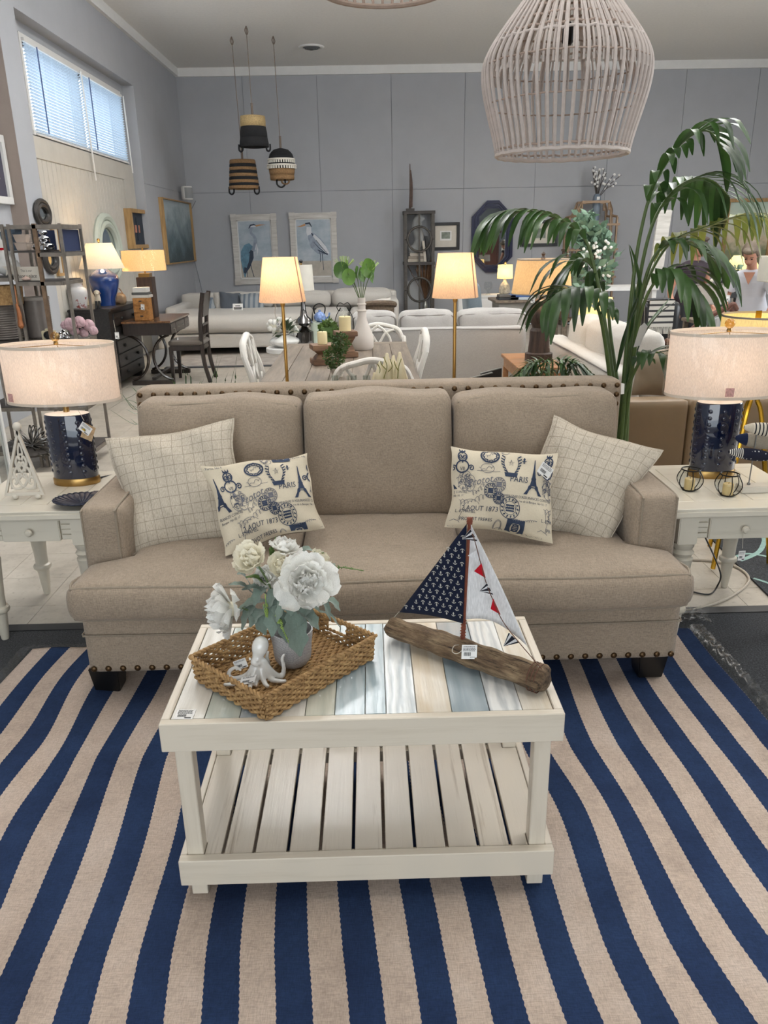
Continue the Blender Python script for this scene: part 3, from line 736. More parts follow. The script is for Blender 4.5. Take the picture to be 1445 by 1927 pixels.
def toile_pillow(label,c,T,seed,shift):
 P=Pillow(c,T,.08,.009,seed);o=P.mesh(34).build('throw_pillow',m_toile,None,ang=180)
 tag(o,label,'pillow','scatter pillows on the beige sofa');R=Print(P)
 for dx,dy in((0,0),(-.82,.0),(.82,.0),(0,-1.02),(-.82,-1.02),(.82,-1.02),(0,1.02),(-.82,1.02),(.82,1.02)):
  X=lambda x:x+shift[0]+dx;Y=lambda y:y+shift[1]+dy
  R.tower(X(.78),Y(.52),.42);R.text('PARIS',X(.635),Y(.36),.1,.1)
  R.text("COMPAGNIE D'ASSURANCES CONTRE",X(.72),Y(.56),.042);R.text('Paris, rue de la Banque  No 10, 17',X(.76),Y(.605),.036,.15)
  R.crest(X(.56),Y(.2),.15);R.fleur(X(.68),Y(.12),.05);R.scroll(X(.92),Y(.12),.12)
  R.ring(X(.36),Y(.08),.12,.09,.02);R.ring(X(.36),Y(.08),.09,.065,.008)
  for k in range(9):R.ring(X(.36)+.1/R.a*cos(k*.7),Y(.08)+.08*sin(k*.7),.022,.02,.01,n=8)
  R.script(X(.32),Y(.08),.11,.04,12,3)
  R.ring(X(.34),Y(.25),.09,.06,.006,True);R.script(X(.26),Y(.26),.2,.05,4,3);R.line([(X(.24),Y(.29)),(X(.46),Y(.28))],.005,True)
  R.text('Protot',X(.27),Y(.42),.13,.35,True,14);R.script(X(.2),Y(.56),.2,.07,24,5);R.line([(X(.22),Y(.47)),(X(.38),Y(.4))],.005,True)
  R.face(X(.13),Y(.42),.12);R.postmark(X(.38),Y(.52),.085);R.postmark(X(.455),Y(.44),.085,True);R.postmark(X(.46),Y(.6),.07)
  R.script(X(.08),Y(.68),.42,.08,10,8);R.text('2 AOUT 1873',X(.29),Y(.745),.085,.1,False,2);R.text('L.-E. HAMEL',X(.16),Y(.79),.055)
  R.text('PROVOT FRERES',X(.27),Y(.88),.06,0,False,2);R.script(X(.05),Y(.94),.3,.12,50,2);R.ring(X(.2),Y(.74),.14,.1,.005,True,150,330)
  R.postmark(X(.57),Y(.7),.13);R.text('NANCY',X(.57),Y(.7),.05);R.script(X(.6),Y(.83),.34,.03,2,11);R.stamp(X(.64),Y(.93),.24,.2)
  R.ring(X(.48),Y(.95),.05,.09,.007,True);R.ring(X(.48),Y(.95),.04,.075,.005,True)
  R.text('1re Partie, No 6',X(.8),Y(-.03),.045);R.ring(X(.5),Y(-.01),.06,.05,.006,True);R.script(X(.46),Y(.0),.08,.04,4,3)
  R.ring(X(1.0),Y(.45),.07,.1,.006,True);R.script(X(.92),Y(.52),.2,.2,60,2)
  for k in range(5):R.line([(X(.96),Y(.42+.02*k)),(X(1.04),Y(.41+.02*k))],.004,True)
 R.done(o);return o,P
toile_pillow('cream Paris print lumbar pillow leaning on the left check pillow',[aY(377,877,2.63),aY(578,853,2.70),aY(611,994,2.55),aY(424,1047,2.435)],.058,5,(.1,.08))
po,PP=toile_pillow('cream Paris print lumbar pillow with a price tag near the right check pillow',[aY(848,840,2.68),aY(1050,853,2.66),aY(1040,1023,2.475),aY(836,992,2.56)],.058,2,(0,0))
m_card=plain('white_tag_card','E4E3E0',.6);m_bar=plain('black_barcode_ink','1A1A1C',.8)
def price_tag(parent,o,ex,ey,w,h,price=None,rows=3,name='price_tag',world=True):
 """printed card at corner o along ex (right) and ey (up)"""
 o,ex,ey=Vector(o),Vector(ex).normalized(),Vector(ey).normalized();n=ex.cross(ey).normalized()
 c=MB().prism([(0,0),(w,0),(w,h),(0,h)],o,ex,ey,n*-.0006).build(name,m_card,parent,smooth=False,world=world)
 p=MB();r=random.Random(int(1000*(o.x+o.z)))
 def rect(x,y,a,b):p.add([o+ex*x*w+ey*y*h+n*.0006,o+ex*(x+a)*w+ey*y*h+n*.0006,o+ex*(x+a)*w+ey*(y+b)*h+n*.0006,o+ex*x*w+ey*(y+b)*h+n*.0006],[(0,1,2,3)])
 for k in range(rows):
  x=.1
  while x<.85:
   L=r.uniform(.03,.12);rect(x,.86-k*.1,min(L,.9-x),.045);x+=L+.025
 x=.15
 while x<.6:L=r.uniform(.012,.035);rect(x,.22,L,.26);x+=L+.018
 if price:
  vs,fs=glyphs(price);s=h*.13;p.add([o+ex*(w*.72+a*s)+ey*(h*.12+b_*s)+n*.0006 for a,b_ in vs],fs)
 else:rect(.55,.07,.35,.09)
 p.build('tag_print',m_bar,c,smooth=False,world=world);return c
u_=(aY(1046,880,2.56)-aY(1020,903,2.56));w_=(aY(1020,860,2.56)-aY(1045,880,2.56))
price_tag(po,aY(1010,887,2.555),aY(1030,903,2.55)-aY(1010,887,2.555),aY(1026,862,2.575)-aY(1010,887,2.555),.048,.042,None,world=False)
price_tag(po,aY(1010,887,2.555)+Vector((-.0,-.004,.0)),(0,0,1),(1,0,0),.001,.001,None,0,'tag_pin',world=False)
# ================================================================ COFFEE TABLE
m_wash=wood('whitewashed_paint','BDB19D','D6CCBB',0,5,.38,.06,None,.0005,.25,.2,.5)
m_washy=wood('whitewashed_slat','8F7B60','DAD0C0',1,8,.28,.04,None,.0016,.4,.26,.44)
m_washz=wood('whitewashed_leg','BDB19D','D6CCBB',2,5,.38,.06,None,.0005,.25,.2,.5)
ct=thing('coffee_table','whitewashed plank-top coffee table with slatted shelf on the striped rug','coffee table',(-.034,1.675,.017),radians(.25))
X0,X1,Y0,Y1=-.477,.409,1.44,1.905
ZT=.516
for(a,b,c,d)in((X0,X1,Y0,Y0+.02),(X0,X1,Y1-.02,Y1),(X0,X0+.02,Y0+.02,Y1-.02),(X1-.02,X1,Y0+.02,Y1-.02)):
 MB().box(a,b,c,d,.444,ZT).build('apron',m_wash if b-a>.1 else m_washy,ct,smooth=False,bev=.002,seg=1)
MB().box(X0+.02,X1-.02,Y0+.02,Y1-.02,ZT-.024,ZT-.014).build('underlay',m_wash,ct,smooth=False)
TOPC=[('white','C9C4B8','E6E3DC'),('sage','A8B0A6','C0C4BA'),('grey','9AA4A8','B4BABC'),('white','C4BFB4','E0DDD4'),('sage','B0B4A6','CCCBBC'),('blue','8FA3AA','B9C6CA'),('grain','A3AFB4','E2E5E4'),('cream','CBB797','E0D8C9'),('slate','8C9BA0','A3AEB2'),('grain','A9AEB0','E4E4E0'),('cream','CDBFA8','E4DFD4')]
def topplank(nm,c1,c2):
 if nm in MT:return MT[nm]
 m,t,b=nt(nm);g=nm.split('_')[0]
 w=t.nodes.new('ShaderNodeTexWave');w.inputs['Scale'].default_value=14 if 'grain' in nm or 'blue' in nm else 7;w.inputs['Distortion'].default_value=9;w.inputs['Detail'].default_value=3;w.inputs['Detail Scale'].default_value=1.4
 t.links.new(coords(t,(1,.22,1)),w.inputs['Vector']);f=noise(t,coords(t,(1,.05,1)),30,5)
 mx=t.nodes.new('ShaderNodeMath');mx.operation='MULTIPLY_ADD';mx.inputs[1].default_value=.28 if('grain' in nm or 'blue' in nm)else .12;t.links.new(w.outputs['Fac'],mx.inputs[0]);t.links.new(f,mx.inputs[2])
 t.links.new(ramp(t,mx.outputs[0],[(.35,lin(c1)),(.75,lin(c2))]),b.inputs['Base Color'])
 b.inputs['Roughness'].default_value=.2;b.inputs['Coat Weight'].default_value=.6;b.inputs['Coat Roughness'].default_value=.08
 bump(t,b,mx.outputs[0],.003,.7);MT[nm]=m;return m
pxs=[345,382,449,511,573,629,687,727,785,851,922,984,1052]
pxs=[X0+.0215]+[aY(p,1348,1.455).x for p in(382,449,511,573,629,687,727,785,851,922,984)]+[X1-.0215]
for k in range(len(pxs)-1):
 nm,c1,c2=TOPC[k]if k<len(TOPC)else TOPC[-1]
 if k==6:nm,c1,c2=TOPC[5]
 elif k>6:nm,c1,c2=TOPC[k-1]
 MB().box(pxs[k]+.0008,pxs[k+1]-.0008,Y0+.0215,Y1-.0215,ZT-.014,ZT-.001-.0008*(k%2)).build('top_plank',topplank('%s_%s_plank'%(nm,c1.lower()),c1,c2),ct,smooth=False,bev=.001,seg=1)
for x in(X0+.02,X1-.058):
 for y in(1.466,1.842):
  MB().box(x,x+.038,y,y+.04,.0175,.46).build('leg',m_washz,ct,smooth=False,bev=.002,seg=1)
zs0,zs1=.067,.139
xa,xb=-.474,.407
for(a,b,c,d)in((xa,xb,1.442,1.4655),(xa,xb,1.8825,1.903),(xa,X0+.0195,1.466,1.882),(X1-.0195,xb,1.466,1.882)):
 MB().box(a,b,c,d,zs0,zs1).build('shelf_rail',m_wash if b-a>.1 else m_washy,ct,smooth=False,bev=.002,seg=1)
MB().box(xa+.02,xb-.02,1.467,1.49,zs0+.02,zs1-.021).box(xa+.02,xb-.02,1.862,1.881,zs0+.02,zs1-.021).build('shelf_cleat',m_wash,ct,smooth=False)
gap=[(417,422),(475,481),(539,545),(600,606),(662,668),(720,726),(778,784),(838,844),(897,903),(957,963)]
e=[X0+.0205]+[aY((a+b)/2,1616,1.466).x for a,b in gap]+[X1-.0205]
for k in range(11):
 a=e[k]+(.004 if k else 0);b=e[k+1]-(.004 if k<10 else 0)
 y0,y1=(1.467,1.881)
 pl_=[(a,y0),(b,y0),(b,y1),(a,y1)]
 if k==0:pl_=[(X0+.0595,y0),(b,y0),(b,y1),(X0+.0595,y1),(X0+.0595,1.841),(a,1.841),(a,1.5075),(X0+.0595,1.5075)]
 if k==10:pl_=[(a,y0),(X1-.0595,y0),(X1-.0595,1.5075),(b,1.5075),(b,1.841),(X1-.0595,1.841),(X1-.0595,y1),(a,y1)]
 MB().prism(pl_,(0,0,zs1-.02),(1,0,0),(0,1,0),(0,0,.017)).build('shelf_slat',m_washy,ct,smooth=False,bev=.0015,seg=1)
o_=aZ(326,1353,ZT+.0008);price_tag(ct,o_,aZ(358,1353,ZT)-aZ(326,1353,ZT),aZ(336,1332,ZT)-aZ(326,1353,ZT),.042,.036,None,4,'price_sticker')
for p in((318,1348),):pass
# ================================================================ SEAGRASS TRAY
def ropemat():
 m,t,b=nt('twisted_seagrass');f=noise(t,coords(t),55,4,.7);g=noise(t,coords(t,(1,1,1)),320,2)
 t.links.new(ramp(t,f,[(.25,lin('6B4E2C')),(.5,lin('A07D50')),(.75,lin('C2A06C'))]),b.inputs['Base Color']);b.inputs['Roughness'].default_value=.75;bump(t,b,g,.0016);return m
m_rope=ropemat()
TC=Vector((-.219,1.652,ZT));TA=radians(47.2);W2,D2,TH=.171,.127,.066
tr=thing('woven_tray','rectangular woven seagrass tray with cut-out handles on the coffee table','tray',tuple(TC),TA)
MTR=Matrix.Translation(TC)@Matrix.Rotation(TA,4,'Z')
def tw(x,y,z):return MTR@Vector((x,y,z))
R5=.0052
def twist(pts,r):
 """two-strand twisted rope along pts"""
 mb=MB();n=len(pts);L=0
 for sgn in(0,pi):
  q=[];L=0
  for k in range(n):
   if k:L+=(pts[k]-pts[k-1]).length
   d=(pts[min(k+1,n-1)]-pts[max(k-1,0)]).normalized();x=Vector((0,0,1)).cross(d)
   x=x.normalized()if x.length>.05 else Vector((1,0,0));y=d.cross(x);a=L/.0042*1.0+sgn
   q.append(pts[k]+(x*cos(a)+y*sin(a))*r*.45)
  mb.tube(q,r*.62,5)
 return mb
def line(a,b,step=.003):n=max(2,int((b-a).length/step));return[a.lerp(b,k/n)for k in range(n+1)]
rows=9
def wall(axis,sgn,L,off,handle):
 """weave rows in and out of stakes along one side"""
 mb=MB();ns=int(L*2/.016)
 for r in range(rows):
  z=.007+r*(TH-.012)/(rows-1)
  segs=[(-L,L)]
  if handle and z>.026 and z<.056:segs=[(-L,-.034),(.034,L)]
  for(a,b)in segs:
   pts=[]
   n=max(6,int((b-a)/.004))
   for k in range(n+1):
    s=a+(b-a)*k/n;o=off+sgn*(.0034*cos(s/.0135*pi+pi*(r%2))+.006*(z/TH));zz=z+.0012*sin(s*60+r*2)
    pts.append(tw(s,o,zz)if axis==0 else tw(o,s,zz))
   mb.tube(pts,.0037,6)
 return mb
for axis,sgn,L,off,hd in((0,-1,W2,-D2,False),(0,1,W2,D2,False),(1,-1,D2,-W2,True),(1,1,D2,W2,True)):
 stuff(wall(axis,sgn,L,off,hd).build('woven_side',m_rope,tr,ang=180))
mb=MB()
for k in range(-10,11):
 for s in(-1,1):mb.tube([tw(k*.0162,s*D2,.004),tw(k*.0162,s*(D2+.006),TH-.004)],.003,5)
for k in range(-7,8):
 for s in(-1,1):
  if abs(k)>2:mb.tube([tw(s*W2,k*.0168,.004),tw(s*(W2+.006),k*.0168,TH-.004)],.003,5)
stuff(mb.build('stakes',m_rope,tr,ang=180))
w,d=W2+.006,D2+.006
rim=[]
for a,b in(((-w,-d),(w,-d)),((w,-d),(w,d)),((w,d),(-w,d)),((-w,d),(-w,-d))):rim+=line(tw(*a,TH),tw(*b,TH),.0028)
twist(rim,.0062).build('rim',m_rope,tr,ang=180)
for s in(-1,1):
 x=s*(W2+.005);twist([tw(x,.036*cos(t/24*pi+pi/2*0),.03 if 0<t<24 else .05)for t in range(25)],.0045).build('handle_binding',m_rope,tr,ang=180)
mb=MB()
for k in range(31):
 y=-D2+.006+k*(2*D2-.012)/30;pts=[]
 for j in range(61):x=-W2+.004+j*(2*W2-.008)/60;pts.append(tw(x,y+.0008*sin(j),.0068+.0022*cos(j*pi*.42+pi*(k%2))))
 mb.tube(pts,.0042,5)
stuff(mb.build('woven_base',m_rope,tr,ang=180))
ZTR=ZT+.0135
# ================================================================ OCTOPUS
m_cer=plain('white_glazed_ceramic','DEDDD8',.12,var=.02,coat=.6)
oc=thing('octopus_figurine','white glazed octopus figurine standing in the woven tray','figurine',tuple(aZ(492,1282,ZTR)))
OCC=aZ(492,1282,ZTR);sc=OCC.y/1458*1.08
YO=OCC.y
mb=MB();hd=aY(489,1219,YO+.005);q=Matrix.Rotation(radians(16),3,'Y')@Matrix.Rotation(radians(-10),3,'X')
mb.lathe(hd,[(.001,.027),(.008,.026),(.0145,.021),(.0185,.012),(.0195,.002),(.018,-.007),(.0145,-.015),(.0125,-.022),(.0125,-.029),(.014,-.036),(.012,-.042),(.001,-.044)],20,q=q)
root=hd+Vector((-.008,0,-.034))
arms=[[(480,1248),(468,1268),(450,1287),(433,1283),(432,1263),(444,1256),(454,1262)],[(478,1252),(466,1278),(452,1292),(436,1297),(424,1291),(421,1286)],[(482,1252),(474,1280),(471,1302),(476,1307)],[(488,1252),(496,1280),(503,1300),(508,1303)],[(492,1250),(508,1276),(522,1288),(535,1286),(538,1279)],[(494,1246),(514,1266),(530,1274),(534,1258),(531,1240),(535,1230)],[(496,1244),(504,1250),(502,1236),(505,1225)],[(484,1254),(482,1280),(482,1294),(486,1301)]]
ys=[.012,-.02,-.035,-.03,-.012,.015,.03,-.025]
for a,dy in zip(arms,ys):
 n=len(a);pts=[]
 for k,(u,v)in enumerate(a):
  t=k/(n-1);p=aY(u,v,YO+dy*min(1,t*1.6));p.z=max(p.z,ZTR+.006);pts.append(p)
 pts=bez([root]+pts,6);m=len(pts)
 mb.tube(pts,[.0066*(1-k/m)**.8+.0026 for k in range(m)],9)
for s,(u,v)in((0,(470,1240)),(1,(484,1243))):mb.ball(aY(u,v,YO-.012),.0042,8,6)
o=mb.build('body',m_cer,oc,ang=180)
md=o.modifiers.new('fuse','REMESH');md.mode='VOXEL';md.voxel_size=.0022;md.use_smooth_shade=True
md=o.modifiers.new('soften','SMOOTH');md.iterations=4;md.factor=.5
price_tag(oc,aY(444,1262,YO+.02),(1,.2,.25),(-.3,.3,.8),.03,.022,None,2)
price_tag(oc,aZ(450,1290,ZTR+.012),(1,.1,.15),(.2,.8,.5),.035,.02,None,2)
# ================================================================ FLOWER POT
def potmat():
 m,t,b=nt('ribbed_grey_pottery');a=t.nodes.new('ShaderNodeTexCoord');br=t.nodes.new('ShaderNodeTexBrick')
 g=noise(t,coords(t),5,2)
 mp=t.nodes.new('ShaderNodeUVMap');mp.uv_map='glaze';t.links.new(mp.outputs[0],br.inputs['Vector'])
 br.inputs['Scale'].default_value=1;br.inputs['Mortar Size'].default_value=.12;br.inputs['Brick Width'].default_value=1.0;br.inputs['Row Height'].default_value=.5;br.inputs['Mortar Smooth'].default_value=.6
 br.inputs['Color1'].default_value=lin('DAD9D6');br.inputs['Color2'].default_value=lin('CFCECC');br.inputs['Mortar'].default_value=lin('77757C')
 t.links.new(br.outputs['Color'],b.inputs['Base Color']);b.inputs['Roughness'].default_value=.5
 iv=t.nodes.new('ShaderNodeMath');iv.operation='SUBTRACT';iv.inputs[0].default_value=1;t.links.new(br.outputs['Fac'],iv.inputs[1]);bump(t,b,iv.outputs[0],.0015);return m
PB=aZ(552,1247,ZTR);YF=PB.y
fp=thing('flower_pot','grey ribbed pot of white silk peonies and lambs ear in the tray','flower arrangement',tuple(PB))
prof=[(.028,0),(.036,.004),(.044,.018),(.046,.034),(.047,.055),(.051,.085),(.052,.092),(.048,.092),(.045,.06),(.04,.02),(.001,.012)]
pm=MB();N=48;pm.lathe(PB,prof,N,cap=False)
po_=pm.build('pot',potmat(),fp,ang=60)
uvl=po_.data.uv_layers.new(name='glaze')
for p_ in po_.data.polygons:
 idx=[po_.data.loops[l].vertex_index%N for l in p_.loop_indices];wrap=max(idx)-min(idx)>N/2
 for l in p_.loop_indices:
  vi_=po_.data.loops[l].vertex_index;a=vi_%N;uvl.data[l].uv=((a+(N if wrap and a==0 else 0))/N*44,prof[vi_//N][1]/.0042)
m_petal=shadecloth('silk_petal_white','F6F5F0',.35,60);m_petalc=shadecloth('silk_petal_cream','F5F0DE',.35,60)
m_sage=fabric('dusty_miller_leaf','76857A',300,.12,.0004,sheen=.3);m_green=plain('fresh_green_leaf','5E7A3C',.55,var=.2,sc=20);m_lime=plain('lime_sprig','8BA355',.6,var=.25,sc=60)
m_dgreen=plain('deep_green_leaf','3F5436',.5,var=.2,sc=20);m_stem=plain('green_stem','56683F',.6,var=.1)
def petal_mesh(L,W,cup,ruf,mat,seed):
 r=random.Random(seed);ph=r.uniform(0,6)
 def fn(a,b):
  u=2*a-1;w=W*(.25+.75*sin(min(1,b*1.15)*pi/2))*sqrt(max(0,1-max(0,(b-.62)/.38)**2*.75));x=u*w
  z=cup*b*b*L+.22*W*u*u*b;y=L*b*(1-.35*cup*b)
  z+=ruf*(sin(5*u+ph)+.6*sin(11*u+2*ph))*b*b;return Vector((x,y-ruf*1.5*abs(sin(6*u+ph))*b,z))
 o=MB().grid(fn,8,6).build('petal',mat,None,ang=180);me=o.data;bpy.data.objects.remove(o);return me
PET={}
def flower(parent,c,r,face,mat,kind='peony',seed=1):
 """core plus whorls of petals, each its own sub-part"""
 c=Vector(c);f=Vector(face).normalized();q=f.to_track_quat('Z','Y').to_matrix().to_4x4();rr=random.Random(seed)
 core=MB().ball(c+f*r*.12,(r*.26,r*.26,r*.3),10,8,q.to_3x3()).build('flower',m_petalc,parent,ang=180)
 rings=((7,1.0,.05,0.02),(8,.92,.45,.10),(7,.78,.95,.14),(6,.58,1.5,.16),(5,.4,2.2,.18))if kind=='peony' else((7,.95,.55,.02),(7,.85,1.0,.05),(6,.7,1.5,.07),(6,.55,2.0,.09),(5,.4,2.6,.1))
 for n,s,cup,up in rings:
  key=(kind,s,mat.name)
  if key not in PET:PET[key]=petal_mesh(1.0,.52,cup*.45,.085 if kind=='peony' else .035,mat,int(s*100))
  off=rr.uniform(0,6)
  for k in range(n):
   a=off+2*pi*k/n+rr.uniform(-.3,.3);tilt=radians(14+cup*30+rr.uniform(-14,14))
   M=Matrix.Translation(c)@q@Matrix.Rotation(a,4,'Z')@Matrix.Translation((0,r*.05,r*up*.6))@Matrix.Rotation(tilt,4,'X')@Matrix.Scale(r*s*rr.uniform(.82,1.1),4)
   place('petal',PET[key],core,M)
 return core
top=PB+Vector((0,0,.085))
def fl_at(u,v,dy,rp,face,mat,kind,seed):
 p=aY(u,v,YF+dy);r=rp*(YF+dy)/1458*1.05
 flower(fp,p,r,face,mat,kind,seed)
 MB().tube(bez([top+(p-top)*.05,top.lerp(p,.6)+Vector((0,0,.012)),p-Vector(face).normalized()*r*.3],5),.0022,5).build('stem',m_stem,fp)
fl_at(574,1098,-.035,66,(.25,-1,.55),m_petal,'peony',4)
fl_at(478,1054,.0,47,(-.25,-.8,.8),m_petalc,'ranunculus',9)
fl_at(531,1070,.0,36,(.1,-.8,.8),m_petalc,'ranunculus',15)
fl_at(438,1146,-.02,62,(-1,-.45,.12),m_petal,'peony',21)
fl_at(534,1040,.035,38,(.2,.1,1),m_petal,'peony',33)
fl_at(596,1060,.05,30,(.6,.2,1),m_petalc,'ranunculus',41)
fl_at(505,1092,.03,34,(-.1,-.4,1),m_petal,'peony',47)
def leaf(parent,path,w,mat,name='leaf',fold=.25,n=8,lobes=0,wave=0.0):
 """one blade along a path"""
 pts=bez(path,max(2,n//(len(path)-1)));m=len(pts)-1
 def fn(a,b):
  k=min(m,int(round(b*m)));d=(pts[min(m,k+1)]-pts[max(0,k-1)]).normalized();s=d.cross(Vector((0,0,1)))
  s=s.normalized()if s.length>.05 else Vector((1,0,0));up=s.cross(d);u=2*a-1
  ww=w*(sin(pi*min(1,b*.92+.06))**.75)*(1+(.22*sin(lobes*2*pi*b)if lobes else 0))
  return pts[k]+s*u*ww+up*(abs(u)*ww*fold+wave*sin(9*b+4*u))
 return MB().grid(fn,4,m).build(name,mat,parent,ang=180)
def lp(a,b,dy0,dy1,sag=.01,w=.016,mat=None,lobes=3):
 p=aY(*a,YF+dy0);q=aY(*b,YF+dy1);leaf(fp,[p,p.lerp(q,.5)+Vector((0,0,sag)),q],w,mat or m_sage,lobes=lobes,wave=.0015)
for a,b,d0,d1,w in(((545,1150),(565,1235),-.05,-.075,.03),((500,1150),(470,1180),-.02,-.05,.022),((520,1120),(512,1198),-.02,-.06,.024),((505,1120),(455,1110),0,-.02,.016),((540,1110),(548,1160),-.03,-.06,.02),((600,1150),(640,1180),-.01,-.01,.008),((470,1150),(500,1195),-.02,-.05,.022),((520,1110),(470,1085),.02,.01,.014),((590,1140),(560,1180),-.03,-.065,.018),((560,1110),(600,1150),-.02,-.05,.02),((500,1130),(440,1160),.01,-.01,.018),((620,1090),(630,1060),.03,.04,.012),((560,1050),(590,1036),.06,.07,.015),((500,1080),(452,1062),.02,.02,.012),((545,1130),(520,1170),-.04,-.07,.016),((480,1120),(430,1100),0,-.02,.014),((600,1120),(622,1168),-.02,-.03,.013),((515,1140),(540,1210),-.04,-.07,.018),((480,1140),(455,1185),-.01,-.03,.02),((560,1150),(600,1185),-.04,-.06,.022),((500,1105),(478,1140),0,-.03,.018),((530,1110),(500,1150),-.01,-.04,.02),((470,1100),(446,1080),.01,.0,.014),((610,1130),(640,1150),0,-.01,.014),((550,1090),(520,1120),0,-.03,.016)):
 lp(a,b,d0,d1,.012,w)
for a,b,d0,d1,w in(((500,1100),(462,1086),.0,-.01,.012),((570,1060),(610,1040),.05,.06,.01),((515,1060),(508,1030),.04,.05,.008),((590,1070),(638,1085),.03,.03,.012),((470,1170),(490,1180),-.02,-.04,.008)):lp(a,b,d0,d1,.008,w,m_green,0)
def sprig(path,r0,mat,n=26):
 pts=bez([aY(u,v,YF+d)for u,v,d in path],8);m=len(pts)-1;mb=MB();rr=random.Random(len(path)+int(path[0][0]))
 mb.tube(pts,.0012,5)
 for k in range(n*4):
  t=rr.random();p=pts[int(t*m)];rad=r0*(1-t*.8);a=rr.uniform(0,6.3);el=rr.uniform(-.6,1)
  mb.ball(p+Vector((cos(a)*rad*.7,sin(a)*rad*.7,el*rad*.7)),rad*.33,5,4)
 stuff(mb.build('astilbe_sprig',mat,fp,ang=180))
sprig([(600,1075,.03),(640,1068,.02),(684,1074,.01)],.0085,m_green)
sprig([(500,1140,-.04),(502,1160,-.06),(499,1118,-.075)],.006,m_lime)
sprig([(520,1160,-.05),(530,1178,-.075),(546,1216,-.085)],.0085,m_lime)
sprig([(515,1050,.04),(512,1030,.04),(519,1010,.05)],.006,m_green)
# ================================================================ SAILBOAT
def driftmat():
 m,t,b=nt('weathered_driftwood');f=noise(t,coords(t,(.07,1,1)),110,7,.75);g=noise(t,coords(t,(.3,1,1)),38,6,.7)
 c=ramp(t,g,[(.32,lin('4A3827')),(.5,lin('78624A')),(.68,lin('A08A6C'))]);d=ramp(t,f,[(.38,(.14,.11,.08,1)),(.45,(.75,.74,.72,1)),(.6,(1.1,1.1,1.1,1))])
 x=t.nodes.new('ShaderNodeMix');x.data_type='RGBA';x.blend_type='MULTIPLY';x.inputs[0].default_value=1;t.links.new(c,x.inputs[6]);t.links.new(d,x.inputs[7]);t.links.new(x.outputs[2],b.inputs['Base Color'])
 b.inputs['Roughness'].default_value=.85;bump(t,b,f,.008);return m
m_drift=driftmat()
A=aZ(733,1180,ZT+.031);B=aZ(1028,1282,ZT+.031);A.z=B.z=ZT+.0325
sb_=thing('driftwood_sailboat','driftwood log sailboat with anchor print sail on the coffee table','model boat',tuple(A.lerp(B,.5)-Vector((0,0,.0325))),atan2(B.y-A.y,B.x-A.x))
ax=(B-A).normalized();side=ax.cross(Vector((0,0,1))).normalized();rr=random.Random(5)
def logfn(a,b):
 t=b;ang=2*pi*a;c_=A.lerp(B,t);r=.0255+.006*t+.003*sin(3*ang+2)+.002*sin(5*ang+9*t)+.0014*sin(40*t+3*ang)+.0012*sin(11*ang+6*t)
 if t<=.0 or t>=1:r*=.82
 p=c_+side*cos(ang)*r*1.04+Vector((0,0,1))*sin(ang)*r*.98;p.z=max(p.z,ZT+.0005);return p
mb=MB();mb.grid(logfn,26,46,cu=True)
for t in(0,1):
 ring=[logfn(k/26,t)for k in range(26)];c_=A.lerp(B,t)+ax*(.006 if t else-.006);mb.add(ring+[c_],[(k,(k+1)%26,26)for k in range(26)])
mb.build('log_hull',m_drift,sb_,ang=60)
m_wrap=plain('rust_leather_wrap','7A3E28',.7,var=.25,sc=120,bmp=.001);m_twine=plain('pale_string','B8B0A2',.8);m_btw=plain('brown_twine','5B3A2A',.8)
MY=A.lerp(B,.46);mbot=Vector((aY(870,1212,MY.y).x,MY.y,ZT+.05));mtop=aY(884,974,MY.y+.004)
MB().tube([mbot,mbot.lerp(mtop,.5),mtop],[.005,.0042,.0045],8).build('mast',m_wrap,sb_)
mb=MB()
for t0,t1 in((.02,.19),(.95,1.0)):
 n=40;mb.tube([mbot.lerp(mtop,t0+(t1-t0)*k/n)+Vector((cos(k*1.1),sin(k*1.1),0))*.006 for k in range(n+1)],.0016,5)
mb.build('lashing',m_wrap,sb_)
def anchor(o,ex,ey,s,mb):
 """small anchor figure"""
 P=lambda x,y:o+ex*x*s+ey*y*s
 mb.add([P(-.06,-.5),P(.06,-.5),P(.06,.32),P(-.06,.32)],[(0,1,2,3)]);mb.add([P(-.22,.12),P(.22,.12),P(.22,.22),P(-.22,.22)],[(0,1,2,3)])
 for r0,r1,cy,a0,a1,n in((.07,.16,.42,0,360,7),(.36,.46,-.08,200,340,7)):
  vs=[];
  for k in range(n+1):a=radians(a0+(a1-a0)*k/n);vs+=[P(r0*cos(a),cy+r0*sin(a)),P(r1*cos(a),cy+r1*sin(a))]
  mb.add(vs,[(2*k,2*k+1,2*k+3,2*k+2)for k in range(n)])
 for sg in(-1,1):mb.add([P(sg*.52,-.1),P(sg*.26,-.2),P(sg*.42,-.32)],[(0,1,2)])
m_navy=fabric('navy_sail_cotton','141A2E',800,.1,.0003,sheen=.05);m_whites=shadecloth('white_sail_cotton','E9E9EA',.3,300);m_redc=fabric('red_cotton','B01022',700,.1,.0003);m_motif=plain('pale_anchor_ink','C9C6BC',.9)
Yl=MY.y;nT,nB,nL=aY(878,984,Yl-.004),aY(871,1172,Yl-.004),aY(751,1151,Yl+.05)
def navy(a,b):
 """a along the foot to the left, b from the foot up"""
 p=(nB.lerp(nL,a)).lerp(nT,b);foot=-.012*sin(pi*a)*(1-b);return p+Vector((0,-.012*sin(pi*a)*(1-b)-.004,foot*-1.0))
s1=MB().grid(navy,14,14).build('navy_sail',m_navy,sb_,ang=180);s1['label']='navy sail printed with pale anchors'
md=s1.modifiers.new('cloth','SOLIDIFY');md.thickness=.0008
mb=MB();step=.0178;wv_=(nB-nL);ex=wv_.normalized();ey=Vector((0,0,1));L_=wv_.length;H_=(nT-nB).length
row=0;yv=.07
